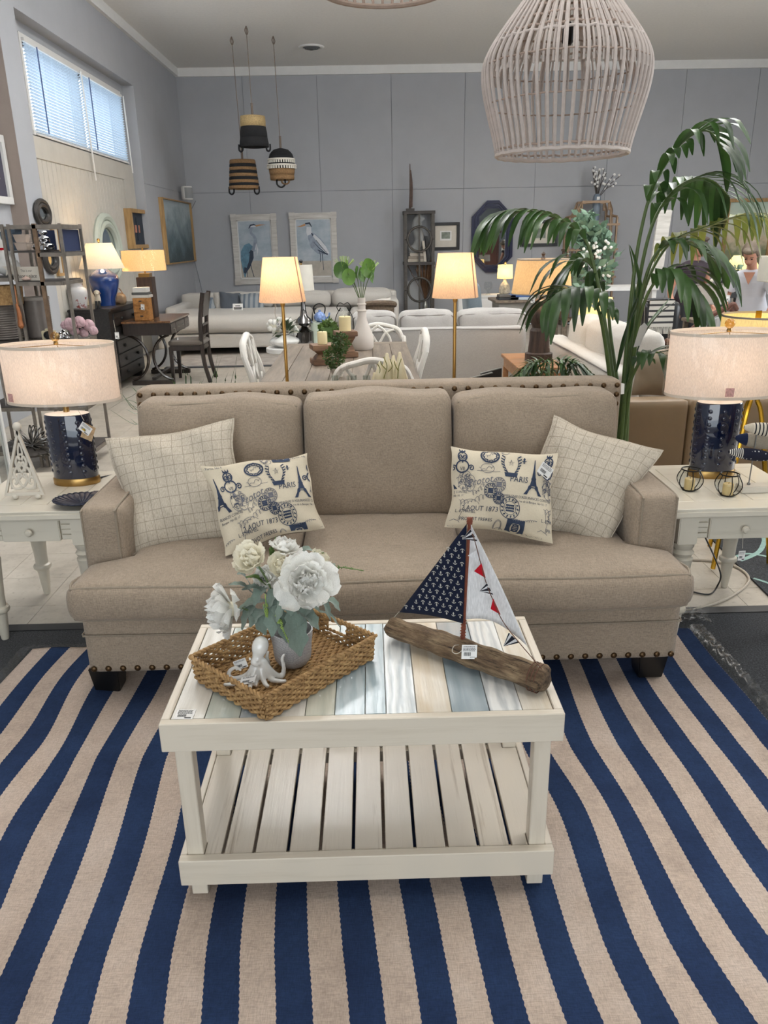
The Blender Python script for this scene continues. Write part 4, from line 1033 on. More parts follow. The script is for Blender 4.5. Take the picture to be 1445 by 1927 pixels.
while yv<.93:
 width=L_*(1-yv);n=int(width/(step*.95));
 for k in range(n+1):
  a=(k+.5+.5*(row%2))*step*.95/width if width>.01 else .5
  if a<.97:
   p=navy(a,yv)+Vector((0,-.0012,0));flip=1 if(k+row)%2 else-1;anchor(p,ex*flip,Vector((0,0,1))*flip,.0098,mb)
 yv+=step*.95/H_;row+=1
stuff(mb.build('anchor_print',m_motif,s1,smooth=False))
wT,wB,wR=aY(885,985,Yl+.002),aY(873,1166,Yl+.002),aY(992,1215,B.y+.06)
def white(a,b):
 p=wB.lerp(wR,a).lerp(wT,b);return p+Vector((.004*sin(pi*b)*a,.02*sin(pi*a)*(1-b),.018*sin(pi*a)*(1-b)**2))
s2=MB().grid(white,14,14).build('white_sail',m_whites,sb_,ang=180);md=s2.modifiers.new('cloth','SOLIDIFY');md.thickness=.0008
ln=[aY(882,990,Yl-.006),aY(893,1020,Yl-.012),aY(912,1088,Yl-.03),aY(928,1130,Yl-.045),aY(950,1180,Yl-.06),aY(1018,1258,B.y+.005)]
ln=[aY(u,v,Yl-.012-.02*k)for k,(u,v)in enumerate(((886,1000),(894,1020),(912,1088),(928,1130),(952,1178)))]+[B+Vector((-.012,0,.03))]
MB().tube(bez(ln,6),.0011,5).build('bunting_line',m_btw,sb_)
MB().tube([nL,A+Vector((.012,0,.026))],.001,5).tube([wR,B+Vector((-.015,.006,.028))],.001,5).build('rigging',m_twine,sb_)
mb=MB()
for k in range(3):
 t=.965-.02*k;c_=A.lerp(B,t);mb.tube([c_+side*cos(j*pi/8)*.0345+Vector((0,0,1))*max(-.032,sin(j*pi/8)*.034)for j in range(16)],.0013,5,closed=True)
mb.build('line_binding',m_btw,sb_)
m_blk=plain('black_stripe_cloth','121420',.9)
def pennant(P,mats,nm):
 """triangular flag; P = two hoist points and the tip, as pixels in the bunting plane"""
 a,b,c_=[aY(u,v,Yl-.016-.022*nm)for u,v in P]
 def fn(s,t):return a.lerp(b,s).lerp(c_,t*.985)
 if len(mats)==1:MB().grid(fn,2,3).build('pennant',mats[0],sb_,smooth=False).modifiers.new('cloth','SOLIDIFY').thickness=.0006
 else:
  f=MB().grid(fn,4,3).build('pennant',mats[0],sb_,smooth=False);mb=MB();n=len(mats[1])
  for s0,s1_ in mats[1]:
   off=Vector((0,-.0012,0));mb.add([fn(s0,0)+off,fn(s1_,0)+off,fn(s1_,1)+off,fn(s0,1)+off],[(0,1,2,3)])
  f.modifiers.new('cloth','SOLIDIFY').thickness=.0006
  mb.build('stripe',m_blk,f,smooth=False)
st=((.0,.18),(.38,.66),(.86,1.0))
pennant(((885,996),(898,1018),(870,1014)),(m_whites,st),.1)
pennant(((897,1035),(909,1055),(880,1046)),(m_whites,),.8)
pennant(((906,1060),(914,1088),(892,1075)),(m_redc,),1.4)
pennant(((916,1097),(928,1119),(902,1112)),(m_whites,st),2.0)
pennant(((928,1126),(942,1157),(923,1146)),(m_redc,),2.6)
pennant(((957,1190),(977,1209),(947,1216)),(m_whites,((.0,.1),(.3,.62),(.86,1.0))),3.6)
lo=aY(869,1253,Yl-.05);ex_=aY(901,1253,Yl-.05)-lo;ey_=aY(871,1212,Yl-.035)-lo
price_tag(sb_,aY(868,1240,Yl-.064),(1,-.1,.02),(.06,.25,1),.036,.034,'$29.99',4)
MB().tube(bez([mbot+Vector((-.004,-.008,.0)),aY(855,1215,Yl-.03),aY(851,1226,Yl-.05),aY(860,1230,Yl-.055),aY(872,1222,Yl-.055)],6),.0011,5).build('tag_string',m_twine,sb_)
# ================================================================ END TABLES
m_ivory=wood('distressed_ivory_paint','B9B19F','D6CFBF',0,4,.35,.1,None,.0004,.25,.15,.4)
m_ivoryz=plain('ivory_leg_paint','C7C0B0',.35,var=.06,sc=14,coat=.2)
m_seam=plain('dark_plank_joint','7A705F',.8)
def end_table(label,x0,x1,y0,y1,zt,knobu):
 t=thing('end_table',label,'side table',((x0+x1)/2,(y0+y1)/2,0))
 MB().box(x0,x1,y0,y1,zt-.038,zt-.006).build('top_edge',m_ivory,t,bev=.008,seg=3,ang=50)
 b=.06
 MB().box(x0+.004,x1-.004,y0+.004,y0+b+.03,zt-.006,zt).build('top_board',m_ivory,t,smooth=False,bev=.0015,seg=1)
 MB().box(x0+.004,x1-.004,y1-b,y1-.004,zt-.006,zt).build('top_board',m_ivory,t,smooth=False,bev=.0015,seg=1)
 n=5;w=(x1-x0-.008)/n
 for k in range(n):MB().box(x0+.005+k*w,x0+.003+(k+1)*w,y0+b+.032,y1-b-.002,zt-.006,zt).build('top_board',m_ivory,t,smooth=False,bev=.0015,seg=1)
 a,c,d,e=x0+.045,x1-.045,y0+.03,y1-.03
 MB().box(a,c,d+.012,d+.03,.44,zt-.038).box(a,c,e-.03,e-.012,.44,zt-.038).box(a+.01,a+.03,d,e,.44,zt-.038).box(c-.03,c-.01,d,e,.44,zt-.038).build('apron',m_ivory,t,smooth=False)
 m=(a+c)/2;hw=(c-a)/2-.105
 dr=MB().box(m-hw,m+hw,d-.004,d+.014,.432,zt-.042).build('drawer',m_ivory,t,smooth=False,bev=.003)
 MB().lathe((m,d-.004,.474),[(.006,0),(.006,-.008),(.013,-.013),(.015,-.02),(.011,-.027),(.001,-.029)],16,q=Matrix.Rotation(radians(-90),3,'X')).build('knob',m_ivoryz,dr)
 for s in(-1,1):
  xx=m+s*(hw+.028)
  for k in range(4):MB().box(xx-.025,xx+.025,d+.002+.003*(k%2),d+.016,.436+k*.021,.4545+k*.021).build('louvre_slat',m_ivory,t,smooth=False,bev=.002,seg=1)
 for px in(a+.025,c-.025):
  for py in(d+.025,e-.025):
   MB().box(px-.036,px+.036,py-.036,py+.036,.415,zt-.038).build('corner_block',m_ivory,t,smooth=False,bev=.003)
   MB().lathe((px,py,0),[(.0125,.001),(.0155,.012),(.024,.10),(.026,.122),(.036,.13),(.039,.139),(.036,.148),(.027,.153),(.028,.2),(.038,.33),(.041,.352),(.033,.360),(.036,.366),(.043,.376),(.036,.386),(.033,.390),(.040,.402),(.041,.415)],20).build('leg',m_ivoryz,t)
 return t
ZL=.56
end_table('ivory end table with plank top left of the sofa under a navy lamp',-1.565,-1.045,2.757,3.30,ZL,62)
ertab=end_table('ivory end table with plank top right of the sofa under a navy lamp',1.085,1.635,2.614,3.19,ZL,1400)
price_tag(ertab,aY(1388,1055,2.62),(1,.1,0),(.1,.2,1),.026,.036,None,3)
MB().tube([aY(1398,1005,2.63),aY(1397,1032,2.62)],.0009,4).build('tag_string',m_twine,ertab)
# ================================================================ NAVY LAMPS
m_navyg=plain('navy_glazed_ceramic','0B1630',.08,var=.1,sc=12,coat=1.0);m_brass=plain('brushed_brass','A48450',.3,.95,.06)
m_shade=shadecloth('white_lampshade_linen','F0E4DA',.5,500);m_shadein=m_shade
m_film=glass('shade_wrap_film','FCFAF8',.1,0);m_amber=glass('amber_glass_ball','ECD3A0',0,.6);m_wht=plain('white_porcelain','E6E2DC',.3)
def navy_lamp(label,base,zc,sx,sy,shz0,shz1,power,film_seed,tags):
 t=thing('table_lamp',label,'lamp',(base[0],base[1],ZL))
 x,y=base[0],base[1];bx,by=.092,.058
 MB().lathe((x,y,ZL+.0005),[(1.02,0),(1.04,.004),(1.04,.024),(1.0,.03)],40,bx,by).build('base_ring',m_brass,t)
 MB().lathe((x,y,ZL),[(.98,.03),(1.0,.034),(1.0,zc-.008),(.96,zc),(.3,zc+.002)],48,bx,by).build('body',m_navyg,t,ang=50)
 mb=MB();nz=9
 for k in range(10):
  a=2*pi*(k+.5)/10
  for j in range(nz):
   z=ZL+.06+j*(zc-.09)/(nz-1);p=Vector((x+bx*cos(a),y+by*sin(a),z));nrm=Vector((cos(a)/bx,sin(a)/by,0)).normalized()
   q=nrm.to_track_quat('Z','Y').to_matrix()
   mb.lathe(p,[(.0098,-.001),(.0088,.0012),(.0068,.0008),(.0055,.0018),(.003,.0028),(.0005,.003)],9,q=q,cap=False)
 stuff(mb.build('hobnail_studs',m_navyg,t,ang=70))
 MB().lathe((x,y,ZL+zc),[(.96,.001),(.5,.006),(.12,.008)],32,bx,by).build('top_plate',m_wht,t)
 MB().lathe((x,y,ZL+zc),[(.012,.006),(.012,.05),(.018,.052),(.018,.1)],14).build('socket',m_brass,t)
 mb=MB();n=64
 mb.lathe((x,y,0),[(sx,shz0),(sx,shz0+.012),(sx,shz1-.012),(sx,shz1)],n,1,sy/sx,cap=False)
 sh=mb.build('shade',m_shade,t,ang=180)
 mb=MB()
 for z in(shz0,shz1-.011):MB().lathe((x,y,z),[(sx+.0018,0),(sx+.0018,.011),(sx-.0012,.011),(sx-.0012,0),(sx+.0018,0)],n,1,sy/sx,cap=False).build('shade_trim',plain('shade_trim_tape','D8CDBF',.8),sh,ang=60)
 mb=MB();mb.tube([(x-sx+.002,y,shz1-.02),(x,y,shz1-.005),(x+sx-.002,y,shz1-.02)],.0016,5).tube([(x,y,ZL+zc+.1),(x+.05,y,shz0+.1),(x,y,shz1)],.0015,5);mb.build('harp',m_brass,t)
 MB().ball((x,y,shz1+.026),.019,14,10).build('finial',m_amber,t);MB().lathe((x,y,shz1-.004),[(.008,0),(.01,.004),(.007,.012)],12).build('finial_cap',m_brass,t)
 r=random.Random(film_seed);ph=[r.uniform(0,6.3)for _ in range(9)]
 def fn(a,b):
  A_=2*pi*a;k=.004+.0022*abs(sin(9*A_+ph[0]+1.5*sin(3*b+ph[1])))+.002*abs(sin(17*A_+ph[2]+3*b))+.002*abs(sin(5*A_+8*b+ph[3]))**2+.001*sin(40*A_+2*sin(6*b))
  return Vector((x+(sx+k)*cos(A_),y+(sy+k)*sin(A_),shz0-.006+(shz1-shz0+.008)*b+.002*sin(12*A_)))
 MB().grid(fn,220,14,cu=True).build('plastic_wrap',m_film,sh,ang=180)
 a=tags;p=Vector((x+(sx+.0075)*cos(a),y+(sy+.0075)*sin(a),shz0+.016));e=Vector((-sx*sin(a),sy*cos(a),0)).normalized()
 if e.x<0:e=-e
 MB().prism([(-.016,0),(.016,0),(.016,.033),(-.016,.033)],p,e,(0,0,1),(0,-.0006,0)).build('shade_sticker',plain('pink_sticker','C79A94',.7,var=.25,sc=160),sh,smooth=False)
 bulb('lamp_bulb',(x,y,(shz0+shz1)/2+.0),power,(1,.74,.52),.09)
 return t
B1=aZ(146,908,ZL);YL1=B1.y
z1=lambda u,v,Y:aY(u,v,Y).z
nl=navy_lamp('navy hobnail lamp with plastic-wrapped shade on the left end table',B1,z1(131,778,YL1)-ZL,.222,.135,z1(122,758,YL1-.05),z1(104,646,YL1),1.15,3,radians(222))
B2=aZ(1337,894,ZL);YL2=B2.y
navy_lamp('navy hobnail lamp with plastic-wrapped shade on the right end table',B2,z1(1352,756,YL2)-ZL,.222,.135,z1(1356,746,YL2-.05),z1(1370,622,YL2),1.05,11,radians(262))
# hang tags on the left lamp
m_kraft=plain('kraft_card','B89C78',.7,var=.3,sc=60)
k=aY(160,800,YL1-.08)
MB().prism([(-.024,-.034),(.026,-.03),(.024,.03),(-.026,.03)],k+Vector((.006,.006,-.03)),Vector((.9,-.25,-.42)),Vector((.42,.0,.9)),(0,.001,0)).build('hang_tag',m_kraft,nl,smooth=False)
ht=price_tag(nl,k+Vector((-.028,-.004,-.012)),(.8,-.2,-.62),(.62,0,.8),.05,.036,None,3,'hang_tag')
MB().add([k+Vector((-.014,-.0075,-.014)),k+Vector((.004,-.0105,-.028)),k+Vector((.0,-.009,-.012))],[(0,1,2)]).build('tag_logo',plain('yellow_print','D9B53A',.7),ht,smooth=False)
MB().tube([aY(147,772,YL1-.06),aY(153,782,YL1-.075),k+Vector((.0,-.003,.018))],.001,4).build('tag_string',m_twine,nl)
MB().tube(bez([aY(178,900,YL1+.02),aY(192,898,YL1+.06),aY(215,894,YL1+.12),aY(232,896,YL1+.15)],6),.004,6).build('power_cord',m_rubber,nl)
# ================================================================ SMALL THINGS ON THE END TABLES
m_chalk=plain('chalk_white_wood','CFC8BB',.75,var=.05,sc=20)
p0=aZ(27,942,ZL);p1_=aZ(74,938,ZL);yb=(p0.y+p1_.y)/2;td=thing('tree_ornament','white cut-out wooden tree ornament on ball feet on the left end table','ornament',((p0.x+p1_.x)/2,yb,ZL))
pl,pr_,pt_=aY(7,931,yb),aY(83,929,yb),aY(31,806,yb);ctr=(pl+pr_)/2;ex=(pr_-pl).normalized();wT_=(pr_-pl).length;hT=pt_.z-ctr.z
pl.z=pr_.z=ctr.z=ZL+.016
mb=MB()
for a,b,w in((pl,pr_,.013),(pl,pt_,.010),(pr_,pt_,.010)):
 c=(pl+pr_+pt_)/3;d=(b-a).normalized();nrm=(c-a)-d*(c-a).dot(d);nrm.normalize()
 mb.prism([(0,0),((b-a).length,0),((b-a).length-.012,w),(.012,w)],a,d,nrm,(0,.012,0))
mb.build('panel_frame',m_chalk,td,smooth=False,bev=.001,seg=1)
mb=MB();P=lambda x,z:Vector((ctr.x,yb+.006,ZL+.016))+(pt_-ctr)*z+Vector((x*wT_,0,0))
def sc_(pts,r=.0042):mb.tube(bez([P(*q)for q in pts],6),r,8,flat=1.3)
for s in(-1,1):
 sc_([(s*.03,.12),(s*.12,.10),(s*.26,.12),(s*.3,.22),(s*.2,.28),(s*.15,.2),(s*.2,.17)])
 sc_([(s*.02,.3),(s*.13,.24),(s*.2,.33),(s*.12,.42),(s*.06,.36)]);sc_([(s*.30,.1),(s*.28,.3),(s*.2,.42)])
 sc_([(s*.0,.47),(s*.09,.42),(s*.13,.5),(s*.07,.58),(s*.02,.53)]);sc_([(0,.12),(s*.1,.22),(s*.07,.33),(0,.28)]);sc_([(0,.34),(s*.07,.42),(s*.05,.5),(0,.46)]);sc_([(0,.62),(s*.05,.6),(s*.04,.7),(0,.78)],.003)
mb.build('scrollwork',m_chalk,td,ang=180)
MB().ball((pt_.x,yb+.006,pt_.z+.006),.0165,18,12).build('top_ball',m_chalk,td)
for p in(p0,p1_):MB().ball((p.x,yb+.006,ZL+.0115),(.0125,.0125,.011),14,10).build('ball_foot',m_chalk,td)
dc=aZ(152,944,ZL+.012);ds=thing('shell_dish','navy scalloped shell dish beside the left navy lamp','dish',(dc.x,dc.y,ZL))
m_dish=plain('matte_navy_enamel','131B31',.3,var=.1)
def shell(a,b):
 th=radians(-25+310*a)+radians(72);R=.104*(1-.14*(2*abs(a-.5))**4);n=24;rip=abs(sin(n*pi*a));r=b*(R+.004*rip*b)
 return Vector((dc.x+.004+r*cos(th)*1.0,dc.y+r*sin(th)*.78,ZL+.004+.018*b**2.2+.0028*rip*b))
o=MB().grid(shell,192,12).build('bowl',m_dish,ds,ang=180);o.modifiers.new('thickness','SOLIDIFY').thickness=.003
mb=MB()
hg=Vector((dc.x+.032,dc.y+.062,ZL+.026));mb.hexa([hg+Vector(v)for v in((-.018,-.012,-.018),(.018,-.012,-.018),(.02,.012,-.012),(-.014,.012,-.012),(-.014,-.008,-.004),(.014,-.008,-.004),(.018,.014,.006),(-.006,.014,.006))])
mb.build('hinge_knob',m_dish,ds,smooth=False,bev=.002)
m_wire=plain('black_iron_wire','141312',.4,.6);m_wax=plain('ivory_wax','D9BE86',.5,var=.06);m_cglass=glass('clear_candle_glass','F5F7F6',.0,0)
for nm,(u,v)in(('left',(1296,922)),('right',(1368,932))):
 p=aZ(u,v,ZL);y=p.y
 h=thing('candle_holder','round wire-caged glass candle holder on the right end table, '+('nearer the sofa' if nm=='left' else 'farther from the sofa'),'candle holder',(p.x,y,ZL))
 pf=[(.022,.003),(.034,.012),(.045,.030),(.048,.044),(.044,.060),(.034,.078),(.032,.084)]
 MB().lathe(p,pf,28,cap=False).build('glass_bowl',m_cglass,h,ang=180)
 MB().lathe(p,[(.001,.002),(.026,.002),(.027,.004),(.001,.005)],20).build('base_disc',m_wire,h)
 MB().tube([(p.x+.034*cos(k*pi/14),y+.034*sin(k*pi/14),ZL+.084)for k in range(28)],.0026,6,closed=True).build('rim_ring',m_wire,h)
 for k in range(6):
  a=k*pi/3+.35;MB().tube(bez([(p.x+(r+.002)*cos(a),y+(r+.002)*sin(a),ZL+z)for r,z in pf],3),.0019,6).build('wire_rib',m_wire,h)
 MB().lathe(p+Vector((0,0,.004)),[(.019,0),(.0195,.03),(.019,.042),(.016,.044),(.001,.042)],18).build('candle',m_wax,h);MB().tube([p+Vector((0,0,.044)),p+Vector((.001,0,.052))],.0009,5).build('wick',m_blk,h)
# fish sculpture
fb=aZ(1425,924,ZL);fy=fb.y;fs=thing('fish_sculpture','three stuffed fabric fish on a rod and white block at the right end table','sculpture',(fb.x,fy,ZL))
q=aZ(1384,922,ZL);MB().box(q.x,q.x+.16,fy-.03,fy+.03,ZL+.0005,ZL+.026).build('base_block',m_chalk,fs,smooth=False,bev=.003)
rod0,rod1=aY(1407,934,fy-.03),aY(1417,866,fy);rod0=Vector((rod1.x-.004,fy,ZL+.02));MB().tube([rod0,Vector((rod1.x,fy,rod1.z+.14))],.0024,8).build('rod',plain('steel_rod','7B7A78',.3,.9),fs)
MB().ball((rod1.x-.004,fy,ZL+.03),.0065,10,8).build('rod_collar',plain('steel_rod','7B7A78',.3,.9),fs)
def stripes_mat(nm,c1,c2,per,duty,axis=0):
 if nm in MT:return MT[nm]
 m,t,b=nt(nm);sx_=t.nodes.new('ShaderNodeSeparateXYZ');t.links.new(coords(t),sx_.inputs[0]);k=t.nodes.new('ShaderNodeMath');k.operation='MULTIPLY';k.inputs[1].default_value=1/per;t.links.new(sx_.outputs[axis],k.inputs[0])
 f=t.nodes.new('ShaderNodeMath');f.operation='FRACT';t.links.new(k.outputs[0],f.inputs[0]);l=t.nodes.new('ShaderNodeMath');l.operation='LESS_THAN';l.inputs[1].default_value=duty;t.links.new(f.outputs[0],l.inputs[0])
 x=t.nodes.new('ShaderNodeMix');x.data_type='RGBA';t.links.new(l.outputs[0],x.inputs[0]);x.inputs[6].default_value=lin(c1);x.inputs[7].default_value=lin(c2);t.links.new(x.outputs[2],b.inputs['Base Color']);b.inputs['Roughness'].default_value=.9;MT[nm]=m;return m
def dots_mat(nm,c1,c2,sc,r):
 m,t,b=nt(nm);v=t.nodes.new('ShaderNodeTexVoronoi');v.inputs['Scale'].default_value=sc;v.inputs['Randomness'].default_value=.35;t.links.new(coords(t),v.inputs['Vector']);l=t.nodes.new('ShaderNodeMath');l.operation='LESS_THAN';l.inputs[1].default_value=r;t.links.new(v.outputs['Distance'],l.inputs[0])
 x=t.nodes.new('ShaderNodeMix');x.data_type='RGBA';t.links.new(l.outputs[0],x.inputs[0]);x.inputs[6].default_value=lin(c1);x.inputs[7].default_value=lin(c2);t.links.new(x.outputs[2],b.inputs['Base Color']);b.inputs['Roughness'].default_value=.9;return m
m_bw=stripes_mat('black_cream_ticking','CFC6B4','14161E',.0135,.36);m_bw2=stripes_mat('navy_white_ticking','D6D2C8','11141F',.0075,.5)
m_dots=dots_mat('navy_dotted_cotton','10142A','D8D8D6',75,.2);m_linen=fabric('natural_linen','9F9483',600,.15,.0004);m_navc=fabric('navy_linen','1B2440',700,.1,.0003);m_crm=fabric('cream_linen','C4B9A6',600,.12,.0004)
def fish(u0,u1,v,dy,hh,parts):
 """stuffed fish lying along x from pixel u0 (head) to u1 (tail)"""
 a,b=aY(u0,v[0],fy+dy),aY(u1,v[1],fy+dy)
 for(t0,t1,m,nm)in parts:
  def fn(s,r):
   t=t0+(t1-t0)*r;w=hh*(sin(pi*min(1,t*1.15+.02))**.55 if t<.83 else max(.35,.5+(t-.83)*3));p=a.lerp(b,t);an=2*pi*s
   return p+Vector((0,cos(an)*w*.55,sin(an)*w))
  MB().grid(fn,18,14,cu=True).build(nm,m,fs,ang=180)
fish(1400,1500,(804,815),-.012,.026,((0,.16,m_crm,'fish_head'),(.16,.8,m_bw,'fish_body'),(.8,1,m_crm,'fish_tail')))
fish(1384,1485,(824,838),.02,.03,((0,.2,m_navc,'fish_head'),(.2,.8,m_linen,'fish_body'),(.8,1,m_navc,'fish_tail')))
fish(1371,1478,(850,863),-.005,.0235,((0,.25,m_bw2,'fish_head'),(.25,.8,m_dots,'fish_body'),(.8,1,m_bw2,'fish_tail')))
# ================================================================ FLOOR THINGS RIGHT OF THE SOFA
m_wcord=plain('cream_extension_cord','B5AB9C',.5);
w=tag(MB().tube(bez([aZ(u,v,.007)for u,v in((1262,1052),(1300,1053),(1342,1056),(1384,1066),(1408,1085),(1400,1105),(1360,1130),(1310,1146),(1262,1152))],8),.006,8).build('extension_cord',m_wcord,None),'cream extension cord looping over the tiles right of the sofa','cord')
tag(MB().tube(bez([aY(1322,1000,3.19),aY(1330,1018,3.2),aY(1345,1050,3.18),aY(1356,1082,3.1),aZ(1350,1102,.006),aZ(1338,1117,.005),aZ(1318,1117,.005),aZ(1285,1108,.005)],8),.0035,6).build('lamp_cord',m_rubber,None),'thin black lamp cord hanging from the right end table to the tiles','cord')
rc=[aZ(1332,1008,.006),aZ(1475,1150,.006)]
d=(rc[1]-rc[0]).normalized();nrm=Vector((-d.y,d.x,0));
r2=thing('swirl_rug','charcoal rug with pale mint swirls behind the right end table','rug',tuple(rc[0]))
a,b=rc[0]-d*.0,rc[1]+d*.1;fx=Vector((3.2,a.y,.006));
MB().prism([(a.x,a.y),(b.x,b.y),(3.4,b.y),(3.4,a.y+.25),(a.x+.15,a.y+.25)],(0,0,.001),(1,0,0),(0,1,0),(0,0,.008)).build('pile',m_mat,r2,smooth=False)
m_mint=plain('mint_yarn','8FAEA6',.95,var=.15,sc=60)
for pts,w_ in((((1392,1055),(1410,1048),(1428,1038),(1436,1025),(1438,1014),(1430,1007)),.012),(((1378,1050),(1394,1044),(1412,1042),(1445,1048),(1470,1060)),.009),(((1418,1088),(1445,1097),(1475,1110)),.008)):
 q=bez([aZ(u,v,.0095)for u,v in pts],6);MB().tube([Vector((p.x,p.y,.0095))for p in q],w_,6,flat=.12).build('swirl',m_mint,r2)
# ================================================================ WICKER PENDANTS
m_rattan=plain('whitewashed_rattan','BDB2AB',.6,var=.08,sc=30,bmp=.001);m_rattan2=plain('tan_wrapped_rattan','A08D80',.65,var=.1,sc=40)
YPEN=3.2;cxp=(aY(935,295,YPEN).x+aY(1178,280,YPEN).x)/2
zb=1.79
PRF=[(.243,zb),(.256,zb+.06),(.276,zb+.13),(.294,zb+.20),(.302,zb+.26),(.297,zb+.31),(.272,zb+.36),(.236,zb+.41),(.196,zb+.46),(.155,zb+.51),(.115,zb+.56),(.08,zb+.61),(.06,zb+.70)]
pn=thing('rattan_pendant','large whitewashed rattan pendant lamp hanging above the sofa','pendant lamp',(cxp,YPEN,zb))
rb=MB().tube(bez([Vector((r,0,z-zb))for r,z in PRF],3),.0063,6).build('rib',m_rattan,pn,world=False);
NR=56
for k in range(1,NR):
 c=rb.copy();COL.objects.link(c);c.parent=pn;c.rotation_euler=(0,0,2*pi*(k+.15*sin(k*5))/NR)
rb2=MB().tube(bez([Vector((r-.004,.005,z-zb))for r,z in PRF[4:]],3),.0042,5).build('inner_rib',m_rattan,pn,world=False)
for k in range(1,NR):
 c=rb2.copy();COL.objects.link(c);c.parent=pn;c.rotation_euler=(0,0,2*pi*(k+.5)/NR)
def hoop(r,z,th,nm,mat,wob=.0,n=64):return MB().tube([Vector((cxp+r*cos(2*pi*k/n),YPEN+r*sin(2*pi*k/n),z+wob*sin(k*2.2)))for k in range(n)],th,7,closed=True).build(nm,mat,pn)
hoop(.243,zb,.0085,'rim_hoop',m_rattan,.0015);hoop(.247,zb+.018,.004,'binding_hoop',m_rattan2,.002);hoop(.284,zb+.17,.003,'binding_hoop',m_rattan2,.0015);hoop(.299,zb+.295,.003,'binding_hoop',m_rattan2,.002);hoop(.268,zb+.365,.005,'binding_hoop',m_rattan,.003)
for j in range(7):hoop(.255-j*.029,zb+.383+j*.036,.0042,'woven_hoop',m_rattan2,.004)
hoop(.06,zb+.70,.008,'top_hoop',m_rattan)
MB().tube([(cxp,YPEN,zb+.42),(cxp,YPEN,ZC-.001)],.003,6).build('cord',m_wire,pn);MB().lathe((cxp,YPEN,zb+.36),[(.012,0),(.02,.01),(.02,.06),(.008,.075)],14).build('socket',m_wire,pn)
Y2=2.8;c2=aY(720,12,Y2+.2);x2=c2.x;z2=c2.z
p2=thing('rattan_pendant','tan-rimmed rattan pendant at the top edge, only its lowest hoop in view','pendant lamp',(x2,Y2,z2))
PR2=[(.2,0),(.24,.1),(.25,.2),(.2,.35),(.1,.5),(.05,.58)]
r0=MB().tube(bez([Vector((r,0,z))for r,z in PR2],3),.005,6).build('rib',m_rattan2,p2,world=False)
for k in range(1,40):
 c=r0.copy();COL.objects.link(c);c.parent=p2;c.rotation_euler=(0,0,2*pi*k/40)
MB().tube([Vector((x2+.2*cos(2*pi*k/56),Y2+.2*sin(2*pi*k/56),z2))for k in range(56)],.008,7,closed=True).build('rim_hoop',m_rattan2,p2)
MB().tube([Vector((x2+.05*cos(2*pi*k/20),Y2+.05*sin(2*pi*k/20),z2+.58))for k in range(20)],.006,7,closed=True).build('top_hoop',m_rattan2,p2)
MB().tube([(x2,Y2,z2+.4),(x2,Y2,ZC-.001)],.003,6).build('cord',m_wire,p2)
# ================================================================ PALM AND GRASS
def leafmat(nm,c1,c2,rough=.35,tr=.25):
 m,t,b=nt(nm);o=t.nodes['Material Output'];oi=t.nodes.new('ShaderNodeObjectInfo');f=noise(t,coords(t),6,3)
 ad=t.nodes.new('ShaderNodeMath');ad.operation='MULTIPLY_ADD';ad.inputs[1].default_value=.6;t.links.new(oi.outputs['Random'],ad.inputs[0]);t.links.new(f,ad.inputs[2])
 c=ramp(t,ad.outputs[0],[(.4,lin(c1)),(1.0,lin(c2))]);t.links.new(c,b.inputs['Base Color']);b.inputs['Roughness'].default_value=rough
 x=t.nodes.new('ShaderNodeBsdfTranslucent');t.links.new(c,x.inputs[0]);mx=t.nodes.new('ShaderNodeMixShader');mx.inputs[0].default_value=tr
 t.links.new(b.outputs[0],mx.inputs[1]);t.links.new(x.outputs[0],mx.inputs[2]);t.links.new(mx.outputs[0],o.inputs[0]);return m
m_palm=leafmat('palm_leaflet','1B3019','40602F');m_palmy=leafmat('palm_leaflet_yellowed','4C6428','8C9046');m_rach=plain('palm_stem','4E6230',.45,var=.15,sc=20)
YPL=3.72;pc=Vector((aY(1168,740,YPL).x,YPL,0))
pa=thing('palm_plant','tall kentia palm arching up behind the right end of the sofa','palm',tuple(pc))
MB().lathe(pc,[(.11,.001),(.13,.02),(.16,.26),(.175,.28),(.165,.285),(.15,.26)],28,cap=True).build('pot',plain('dark_plant_pot','3A3734',.6),pa)
MB().lathe(pc,[(.15,.24),(.1,.255),(.001,.26)],20).build('soil',plain('potting_soil','2B221B',.95),pa)
PALMR=random.Random(12);NLF=[0]
def frond(path,t0,n,L,w,droop,mat=None,spread=1.0):
 """path: pixels with depth offset"""
 pts=bez([aY(u,v,YPL+dy)for u,v,dy in path],10);m=len(pts)-1
 base=pc+Vector((PALMR.uniform(-.05,.05),PALMR.uniform(-.05,.05),.25))
 lead=bez([base,base.lerp(pts[0],.5)+Vector((0,0,.0)),pts[0]],6)[:-1];allp=lead+pts;M_=len(allp)
 fr=MB().tube(allp,[.0105*(1-k/M_)+.0022 for k in range(M_)],6).build('frond',m_rach,pa,ang=180)
 for i in range(n):
  for sg in(-1,1):
   t=t0+(1-t0)*(i+.5*(sg>0))/n;k=t*m;p=pts[int(min(m,k))];d=(pts[min(m,int(k)+1)]-pts[max(0,int(k)-1)]).normalized()
   s=d.cross(Vector((0,0,1)));s=s.normalized()if s.length>.12 else Vector((.8,.6,0));s=(s*sg)
   LL=L*(sin(pi*(.22+.7*(t-t0)/(1-t0)))**.7)*PALMR.uniform(.85,1.1)
   out=(s*.95*spread+d*(.45+.5*t)+Vector((0,0,.18))).normalized();g=Vector((0,0,-1))*droop*PALMR.uniform(.8,1.15)
   path_=[p,p+out*LL*.33+g*LL*.05,p+out*LL*.62+g*LL*.28,p+out*LL*.8+g*LL*.68]
   leaf(fr,path_,w*PALMR.uniform(.85,1.1),mat or m_palm,'leaflet',.2,9);NLF[0]+=1
